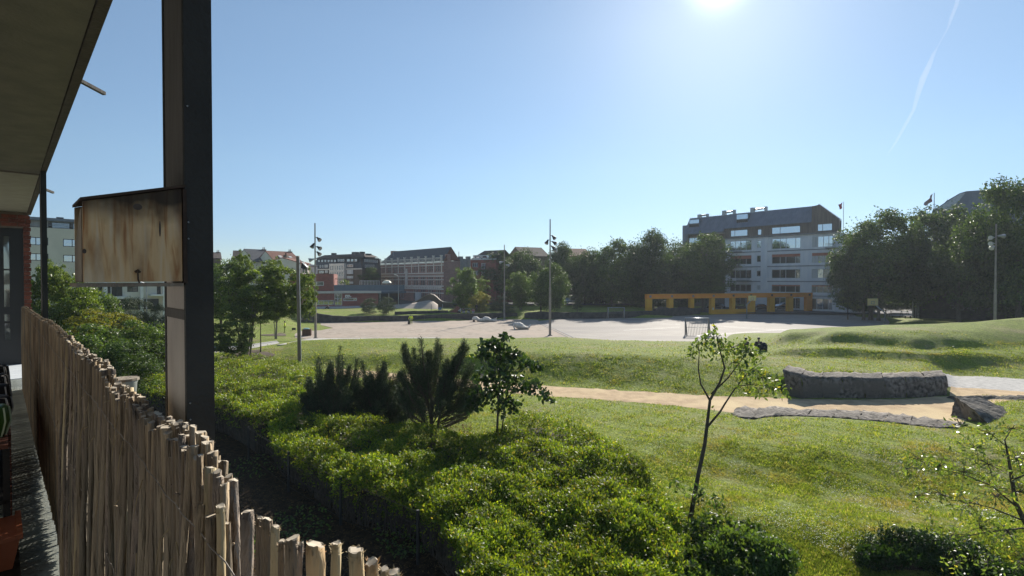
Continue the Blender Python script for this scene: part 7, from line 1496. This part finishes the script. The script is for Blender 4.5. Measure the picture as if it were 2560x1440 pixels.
# steel and concrete columns
def column(u0, v0, w, d, ztop, label, detail=True):
    r = empty('balcony_column', B(u0, v0, -1.7), label, 'column', 'columns carrying the balcony roof'); 
    mb = MB(); mb.box(u0, u0 + .016, v0 - .001, v0 + w, -1.7, ztop, T=lambda a, b_, c: B(a, b_, c)); mb.build('near_flange', M['steel_dark'], r)
    mb = MB(); mb.box(u0 + d - .016, u0 + d, v0, v0 + w, -1.7, ztop, T=lambda a, b_, c: B(a, b_, c)); mb.build('far_flange', M['steel_dark'], r)
    mb = MB(); mb.box(u0 + .0165, u0 + d - .0165, v0 + .002, v0 + w - .002, 0.0 if detail else -1.7, ztop, T=lambda a, b_, c: B(a, b_, c)); mb.build('upper_casing', M['casing_dark'], r)
    if detail:
        mb = MB(); mb.box(u0 + .0165, u0 + d - .0165, v0 + .002, v0 + w - .002, -1.7, -.003, T=lambda a, b_, c: B(a, b_, c)); mb.build('lower_casing', M['casing_painted_light'], r)
        mb = MB(); mb.box(u0 + .02, u0 + d - .02, v0 - .0005, v0 + .0019, -.098, -.074, T=lambda a, b_, c: B(a, b_, c)); mb.build('strap', M['casing_dark'], r)
    return r
M['casing_dark'] = mat('brown_grey_casing', (0.10, 0.095, 0.085), (0.13, 0.12, 0.105), 8, 0.85, bump=.3, stretch=(1, 1, .2))
M['casing_painted_light'] = mat('concrete_painted_sunlight', (0.62, 0.57, 0.50), (0.46, 0.41, 0.36), 6, 0.85, bump=.4, bscale=60, stretch=(1, 1, .35), c3=(0.40, 0.37, 0.33), detail=10)  # paler than the upper casing: sunlight reflected off windows, put into the colour
vC, _ = BU(465, 700, 1.45); vR, _ = BU(534, 700, 1.45)
cl_ = column(1.45, vC, vR - vC, .23, 2.2, 'dark steel column close by, rising in front of the sky with reflected sunlight painted on its lower left face')
for zb_ in (.14, .10, -.30, -.34, .42):
    for dv_ in (.006, ):
        mb = MB(); mb.tube([B(1.4495, vC + dv_, zb_), B(1.446, vC + dv_, zb_)], [.0022, .0016], 8); mb.build('bolt', M['galv'], cl_)
v8, _ = BU(104, 600, 8.35); v9, _ = BU(118, 600, 8.35); column(8.35, v8, v9 - v8, .3, 1.30, 'distant dark column at the far end of the balcony', False)
# ceiling
def vs(u_): return .372 + .0078 * u_
mb = MB(); T3 = lambda a, b_, c: B(a, b_, c)
mb.hexa([B(-1.5, -1.5, 1.31), B(-1.5, vs(-1.5) - .055, 1.31), B(8.68, vs(8.68) - .055, 1.31), B(8.68, -1.5, 1.31), B(-1.5, -1.5, 1.5), B(-1.5, vs(-1.5) - .055, 1.5), B(8.68, vs(8.68) - .055, 1.5), B(8.68, -1.5, 1.5)])
ce = mb.build('ceiling', M['soffit'], origin=B(0, 0, 1.31)); tag(ce, kind='structure')
mb = MB(); mb.hexa([B(8.70, -1.5, 1.29), B(8.70, vs(8.7) - .06, 1.29), B(13.9, vs(13.9) - .06, 1.29), B(13.9, -1.5, 1.29), B(8.70, -1.5, 1.5), B(8.70, vs(8.7) - .06, 1.5), B(13.9, vs(13.9) - .06, 1.5), B(13.9, -1.5, 1.5)]); mb.build('far_ceiling_panel', M['soffit_pale'], ce)
mb = MB(); mb.hexa([B(-1.5, vs(-1.5) - .05, 1.30), B(-1.5, vs(-1.5), 1.30), B(8.7, vs(8.7), 1.30), B(8.7, vs(8.7) - .05, 1.30), B(-1.5, vs(-1.5) - .05, 1.56), B(-1.5, vs(-1.5), 1.56), B(8.7, vs(8.7), 1.56), B(8.7, vs(8.7) - .05, 1.56)]); mb.build('drip_edge', M['fascia'], ce)
mb = MB(); mb.hexa([B(8.72, vs(8.7) - .055, 1.27), B(8.72, vs(8.7) + .0, 1.27), B(13.9, vs(13.9), 1.27), B(13.9, vs(13.9) - .055, 1.27), B(8.72, vs(8.7) - .055, 1.56), B(8.72, vs(8.7), 1.56), B(13.9, vs(13.9), 1.56), B(13.9, vs(13.9) - .055, 1.56)]); mb.build('drip_edge', M['fascia'], ce)
for (px, py, px2, py2, w, lb) in ((212, 212, 261, 238, .022, 'square rainwater spout sticking out from the ceiling edge, nearer one'), (118, 478, 133, 484, .03, 'square rainwater spout sticking out by the distant column')):
    d = ray(px, py); t_ = 1.33 / d.z; p = Vector((0, 0, EYE)) + d * t_; d = ray(px2, py2); t_ = 1.31 / d.z; q_ = Vector((0, 0, EYE)) + d * t_; e = (q_ - p).normalized(); r = empty('rainwater_spout', p, lb, 'spout', 'rainwater spouts'); s_ = e.cross(Vector((0, 0, 1))).normalized() * w * .6; uz_ = Vector((0, 0, w)); p = p - e * .12
    mb = MB(); mb.hexa([p - s_, p + s_, q_ + s_, q_ - s_, p - s_ + uz_, p + s_ + uz_, q_ + s_ + uz_, q_ - s_ + uz_]); mb.build('spout', M['casing_dark'], r)
# wooden box hung on the column
def ply_mat():
    m, t, b, out = node_mat('stained_plywood'); L = t.links.new; N = t.nodes.new; tc = N('ShaderNodeTexCoord'); mp = N('ShaderNodeMapping'); mp.inputs['Scale'].default_value = (9, 9, .8); L(tc.outputs['Object'], mp.inputs[0])
    n1 = N('ShaderNodeTexNoise'); n1.inputs['Scale'].default_value = 6; n1.inputs['Detail'].default_value = 9; n1.inputs['Distortion'].default_value = 1.2; L(mp.outputs[0], n1.inputs['Vector'])
    r = N('ShaderNodeValToRGB'); e = r.color_ramp.elements; e[0].position = .30; e[0].color = (.36, .15, .045, 1); e[1].position = .72; e[1].color = (.62, .52, .36, 1); x = e.new(.46); x.color = (.62, .44, .23, 1); L(n1.outputs['Fac'], r.inputs[0])
    n2 = N('ShaderNodeTexNoise'); n2.inputs['Scale'].default_value = 14; n2.inputs['Detail'].default_value = 6; mp2 = N('ShaderNodeMapping'); mp2.inputs['Scale'].default_value = (1.6, 1.6, .35); L(tc.outputs['Object'], mp2.inputs[0]); L(mp2.outputs[0], n2.inputs['Vector'])
    r2 = N('ShaderNodeValToRGB'); r2.color_ramp.elements[0].position = .30; r2.color_ramp.elements[0].color = (.30, .16, .08, 1); r2.color_ramp.elements[1].position = .52; r2.color_ramp.elements[1].color = (1, 1, 1, 1); L(n2.outputs['Fac'], r2.inputs[0])
    sx = N('ShaderNodeSeparateXYZ'); L(tc.outputs['Object'], sx.inputs[0]); ad = N('ShaderNodeMath'); ad.operation = 'MULTIPLY_ADD'; n3 = N('ShaderNodeTexNoise'); n3.inputs['Scale'].default_value = 22; L(tc.outputs['Object'], n3.inputs['Vector']); L(n3.outputs['Fac'], ad.inputs[0]); ad.inputs[1].default_value = .07; L(sx.outputs[2], ad.inputs[2])
    mr = N('ShaderNodeMapRange'); mr.inputs[1].default_value = .165; mr.inputs[2].default_value = .222; mr.inputs[3].default_value = 1; mr.inputs[4].default_value = .08; L(ad.outputs[0], mr.inputs[0])     # water stain creeping down from under the roof board
    m1 = N('ShaderNodeMix'); m1.data_type = 'RGBA'; m1.blend_type = 'MULTIPLY'; m1.inputs[0].default_value = .85; L(r.outputs[0], m1.inputs[6]); L(r2.outputs[0], m1.inputs[7]); vm = N('ShaderNodeVectorMath'); vm.operation = 'SCALE'; L(m1.outputs[2], vm.inputs[0]); L(mr.outputs[0], vm.inputs['Scale'])
    L(vm.outputs[0], b.inputs['Base Color']); b.inputs['Roughness'].default_value = .75; return m
M['ply'] = ply_mat(); M['dark_wood'] = mat('blackened_wood', (0.03, 0.02, 0.015), (0.07, 0.045, 0.03), 20, .85); M['grey_wood'] = mat('grey_weathered_wood', (0.30, 0.26, 0.20), (0.18, 0.15, 0.115), 14, .85, stretch=(1, 1, .2), bump=.6)
ub_ = 1.45; vl, _ = BU(205, 600, ub_); vr, _ = BU(455, 600, ub_); _, ztl = BU(205, 503, ub_); _, ztr = BU(455, 472, ub_); _, zbl = BU(205, 706, ub_); _, zbr = BU(455, 703, ub_); db = .15
bx = empty('nest_box', B(ub_, (vl + vr) / 2, zbl), 'weathered wooden nest box with sloping roof hung on the near column', 'nest box')
def bp(mb_pts, off): mb = MB(); mb.prism([B(*p) for p in mb_pts], off); return mb
thk = B(.012, 0, 0) - B(0, 0, 0)
bp([(ub_ - .0005, vl + .002, zbl), (ub_ - .0005, vr, zbr), (ub_ - .0005, vr, ztr), (ub_ - .0005, vl + .002, ztl)], thk).build('side_panel', M['ply'], bx)
bp([(ub_ + db - .012, vl, zbl), (ub_ + db - .012, vr, zbr), (ub_ + db - .012, vr, ztr), (ub_ + db - .012, vl, ztl)], thk).build('far_side_panel', M['ply'], bx)
# front board (faces left) with a curved cut-out at its top
mb = MB(); vo = vl; hh = [(0, .1), (.15, .12), (.35, .22), (.6, .55), (.8, .8), (1, .85)]
prev = None
for k in range(12):
    k0, k1 = k / 12, (k + 1) / 12; c0, c1 = [np.interp(q_, [h[0] for h in hh], [h[1] for h in hh]) for q_ in (k0, k1)]; u0, u1 = ub_ + db - k0 * (db - .012), ub_ + db - k1 * (db - .012); H_ = ztl - zbl
    mb.hexa([B(u0, vo, zbl), B(u1, vo, zbl), B(u1, vl + .011, zbl), B(u0, vl + .011, zbl), B(u0, vo, zbl + H_ * (.5 + .5 * c0)), B(u1, vo, zbl + H_ * (.5 + .5 * c1)), B(u1, vl + .011, zbl + H_ * (.5 + .5 * c1)), B(u0, vl + .011, zbl + H_ * (.5 + .5 * c0))])
mb.build('front_board', M['grey_wood'], bx)
bp([(ub_ + .013, vl + .03, zbl + .03), (ub_ + db - .015, vl + .03, zbl + .03), (ub_ + db - .015, vl + .03, ztl - .005), (ub_ + .013, vl + .03, ztl - .005)], B(0, .01, 0) - B(0, 0, 0)).build('dark_interior', M['dark_wood'], bx)
mb = MB(); sl = (ztr - ztl) / (vr - vl); v0_, v1_ = vl - .003, vr + .008; za, zb_ = ztl + sl * (v0_ - vl) + .002, ztl + sl * (v1_ - vl) + .002
mb.hexa([B(ub_ - .008, v0_, za), B(ub_ - .008, v1_, zb_), B(ub_ + db + .006, v1_, zb_), B(ub_ + db + .006, v0_, za - .0), B(ub_ - .008, v0_, za + .006), B(ub_ - .008, v1_, zb_ + .006), B(ub_ + db + .006, v1_, zb_ + .006), B(ub_ + db + .006, v0_, za + .006)]); mb.build('roof_board', M['dark_wood'], bx)
mb = MB(); mb.box(ub_ - .003, ub_ + db, vl - .010, vr + .002, zbl - .010, zbl - .002, T=T3); mb.build('base_board', M['grey_wood'], bx)
mb = MB(); mb.box(ub_ - .004, ub_ + .012, vr + .002, vr + .010, zbr - .004, ztr, T=T3); mb.build('back_batten', M['dark_wood'], bx)
vh, zh = BU(344, 680, ub_ - .004); mb = MB(); mb.tube([B(ub_ - .004, vh - .004, zh), B(ub_ - .008, vh, zh + .004), B(ub_ - .004, vh + .004, zh)], .003, 6); mb.tube([B(ub_ - .006, vh, zh), B(ub_ - .010, vh, zh - .018), B(ub_ - .004, vh + .003, zh - .024)], .0018, 6); mb.build('hook', M['dark_wood'], bx)
for (px, py, sx_, sz_) in ((400, 572, 2.5, 20), (344, 517, 12, 8), (211, 628, 5, 6)):
    vh, zh = BU(px, py, ub_ - .0012); k_ = B(ub_, vh, 0).y / F; mb = MB(); ring = [B(ub_ - .0012, vh + math.cos(a * .524) * sx_ * k_ * .8, zh + math.sin(a * .524) * sz_ * k_) for a in range(12)]; mb.prism(ring, B(.001, 0, 0) - B(0, 0, 0)); mb.build('knot', M['fascia'], bx)
# deck boards
deck = empty('balcony_deck', B(2.5, 0, -1.62), None, None); tag(deck, kind='structure')
bw_ = .138; nr = 13; prof = []
for k in range(nr):
    x0 = bw_ * k / nr; w_ = bw_ / nr; prof += [(x0 + w_ * .12, 0), (x0 + w_ * .30, .0035), (x0 + w_ * .72, .0035), (x0 + w_ * .9, 0)]
V0, V1 = -1.35, .295; mb = MB(); pts = [(0, -.024), (0, 0)] + prof + [(bw_, 0), (bw_, -.024)]
dvec = B(1, 0, 0) - B(0, 0, 0); evec = B(0, 1, 0) - B(0, 0, 0)
for i in range(len(pts)):
    j = (i + 1) % len(pts); a = [dvec * pts[q_][0] + Vector((0, 0, pts[q_][1])) for q_ in (i, j)]; mb.quad(a[0] + evec * V0, a[1] + evec * V0, a[1] + evec * V1, a[0] + evec * V1)
bme = mb.mesh('deck_board', M['deck'])
for k in range(62): o = link('deck_board', bme, None, deck); o.location = B(2.55 + k * .145, 0, -1.60) - deck.location
mb = MB(); mb.hexa([B(-1, -1.5, -1.75), B(-1, .36, -1.75), B(13.6, .42, -1.75), B(13.6, -1.5, -1.75), B(-1, -1.5, -1.64), B(-1, .36, -1.64), B(13.6, .42, -1.64), B(13.6, -1.5, -1.64)]); tag(mb.build('balcony_slab', M['ledge']), kind='structure')
mb = MB(); 
tf = empty('tiled_floor', B(11.6, 0, -1.62), None, None); tag(tf, kind='structure')
for k in range(6):
    for j in range(5): mb = MB(); mb.box(11.6 + k * .33 + .004, 11.6 + k * .33 + .326, -1.25 + j * .33 + .004, -1.25 + j * .33 + .326, -1.64, -1.595, T=T3); mb.build('floor_tile', M['tile_pale'], tf)
# house wall along the balcony (left of the view) and the end wall with door frame and brick pier
mb = MB(); mb.box(-2.5, 13.6, -1.6, -1.42, -1.7, 1.3, T=T3); hw_ = mb.build('house_wall', M['ledge'], origin=B(5, -1.5, -1.7)); tag(hw_, kind='structure')
ue = 13.55
ew = empty('end_wall', B(ue, 0, -1.6), None, None); tag(ew, kind='structure')
M['brick_piece'] = mat('rough_red_brick', (0.22, 0.075, 0.05), (0.15, 0.05, 0.035), 9, .9, bump=1, isl=.2); M['mortar'] = mat('grey_mortar', (.22, .19, .16), (.16, .14, .12), 12, .95)
vE, _ = BU(76, 640, ue); vL, _ = BU(59, 640, ue); vA, _ = BU(-60, 640, ue); _, zl0 = BU(60, 571, ue); _, zl1 = BU(60, 526, ue)
mb = MB(); mb.box(ue + .02, ue + .3, vL, vE - .015, -1.6, 1.28, T=T3); mb.box(ue + .02, ue + .3, vA, vL - .001, zl0, 1.28, T=T3); mb.build('mortar_bed', M['mortar'], ew)
bm0 = MB(); bm0.box(0, .0, 0, 0, 0, 0) if False else None
def brick(v0, v1, z0): 
    mb = MB(); mb.box(ue, ue + .1, v0, v1, z0, z0 + .065, T=T3); mb.build('brick', M['brick_piece'], ew)
z_ = -1.59; row = 0
while z_ < 1.2:
    v0 = vL if z_ < zl0 else vA; x = v0 + (.0 if row % 2 else -.11)
    while x < vE - .02:
        a0, a1 = max(x, v0), min(x + .21, vE + (.012 if row % 2 else 0)); 
        if a1 - a0 > .03: brick(a0, a1, z_)
        x += .222
    z_ += .0765; row += 1
mb = MB(); mb.box(ue + .04, ue + .1, vA, vL - .004, -1.6, zl0 - .002, T=T3); dpl = mb.build('door_frame', M['frame_dark'], ew)
v1d, _ = BU(10, 700, ue); v2d, _ = BU(24, 700, ue)
for (y0, y1) in ((590, 672), (676, 768), (786, 803), (808, 850)):
    _, z0 = BU(17, y1, ue); _, z1 = BU(17, y0, ue); mb = MB(); mb.quad(B(ue + .035, v1d, z0), B(ue + .035, v2d, z0), B(ue + .035, v2d, z1), B(ue + .035, v1d, z1)); mb.build('door_glass', M['glass'], ew)
# shelving with pots beside the deck
sh = empty('plant_shelf', B(4.3, -.1, -1.6), 'dark plant shelf with reddish slatted end beside the decking', 'shelf')
for (u0, u1, v0, v1, z0, z1, nm, mm) in ((4.2, 6.6, -.45, .035, -.98, -.955, 'top_shelf', 'red_slat'), (4.2, 6.6, -.45, .035, -1.30, -1.28, 'lower_shelf', 'shelf_dark'), (4.2, 4.23, .01, .04, -1.6, -.98, 'leg', 'shelf_dark'), (6.57, 6.6, .01, .04, -1.6, -.98, 'leg', 'shelf_dark'), (4.2, 4.23, -.45, -.42, -1.6, -.98, 'leg', 'shelf_dark'), (4.25, 6.55, -.44, -.40, -1.6, -.98, 'back_panel', 'shelf_dark')):
    mb = MB(); mb.box(u0, u1, v0, v1, z0, z1, T=T3); mb.build(nm, M[mm], sh)
for k in range(12): mb = MB(); mb.box(4.6, 6.5, .042, .052, -1.55 + k * .048, -1.515 + k * .048, T=T3); mb.build('slat', M['red_slat'], sh)
def pot(u_, v_, z_, r_, h_, m, label, name='plant_pot', stripe=None):
    c = B(u_, v_, z_); r = empty(name, c, label, 'pot', 'striped pots on the shelf'); mb = MB(); n = 18
    mb.tube([(0, 0, 0), (0, 0, h_ * .5), (0, 0, h_ * .92), (0, 0, h_)], [r_ * .75, r_ * 1.05, r_ * .95, r_ * .8], n); link('pot', mb.mesh('pot', M[m], smooth=True), None, r)
    if stripe:
        for k in range(9):
            a = k * 6.283 / 9; mb = MB(); mb.tube([(r_ * q_ * 1.02 * math.cos(a), r_ * q_ * 1.02 * math.sin(a), h_ * t_) for q_, t_ in ((.76, .02), (.92, .25), (1.05, .5), (1.0, .75), (.94, .94))], .006, 4, False); link('stripe', mb.mesh('stripe', M[stripe]), None, r)
    return r
M['green_glaze'] = mat('green_glaze', (.06, .16, .03), (.05, .13, .02), 5, .3); M['pale_stripe'] = mat('pale_stripe', (.60, .68, .45), (.5, .6, .4), 5, .5)
pot(4.45, -.04, -.953, .085, .19, 'green_glaze', 'green pot with pale vertical stripes on the shelf', stripe='pale_stripe')
for i, (uu, zz) in enumerate(((4.9, -.95), (5.3, -.95), (5.75, -.95), (6.2, -.95))):
    pot(uu, -.03, zz, .09, .17 + .02 * i, 'shelf_dark', ['black and white striped pot right behind the green one', 'second black and white striped pot on the shelf', 'third black and white striped pot on the shelf', 'farthest black and white striped pot on the shelf'][i], stripe='curtain')
tr_ = empty('trough', B(4.0, -.1, -1.5), 'orange plastic planter trough on the floor at lower left', 'planter'); mb = MB(); u0, u1, v0, v1, z0, z1 = 3.75, 4.15, -.3, .07, -1.52, -1.36
mb.hexa([B(u0 + .03, v0, z0), B(u1 - .03, v0, z0), B(u1 - .03, v1 - .03, z0), B(u0 + .03, v1 - .03, z0), B(u0, v0, z1), B(u1, v0, z1), B(u1, v1, z1), B(u0, v1, z1)]); mb.build('body', M['terracotta'], tr_)
mb = MB(); mb.box(u0 - .01, u1 + .01, v1 - .012, v1 + .012, z1 + .001, z1 + .02, T=T3); mb.box(u0 - .01, u0 + .012, v0, v1 - .013, z1 + .001, z1 + .02, T=T3); mb.build('rim', M['terracotta'], tr_)
mb = MB(); mb.box(3.5, 4.2, -.3, .07, -1.6, -1.525, T=T3); mb.build('stand', M['shelf_dark'], tr_)
# jar hung outside the railing
c = B(*[2.55, .355, -.52]); r = empty('hanging_jar', c, 'cloudy glass jar hanging outside the stick fence', 'jar'); mb = MB(); mb.tube([(0, 0, -.02), (0, 0, .11), (0, 0, .125)], [.035, .042, .048], 14); link('jar', mb.mesh('jar', mat('cloudy_glass', (.42, .44, .42), (.3, .32, .3), 20, .2), smooth=True), None, r); mb = MB(); mb.tube([(0, 0, .121), (0, 0, .13)], [.05, .05], 14); link('rim', mb.mesh('rim', M['grey_wood']), None, r)
# ------------------------------------------------------------------ haze
hz = MB(); hz.box(-640, 640, -70, 660, -1.35, 40)
mh = bpy.data.materials.new('haze'); mh.use_nodes = True; nn = mh.node_tree.nodes; nn.clear(); ou = nn.new('ShaderNodeOutputMaterial'); pv_ = nn.new('ShaderNodeVolumePrincipled'); pv_.inputs['Density'].default_value = .00025; pv_.inputs['Anisotropy'].default_value = .3; pv_.inputs['Color'].default_value = (.82, .91, 1, 1); mh.node_tree.links.new(pv_.outputs[0], ou.inputs['Volume'])
tag(hz.build('haze', mh), kind='stuff')
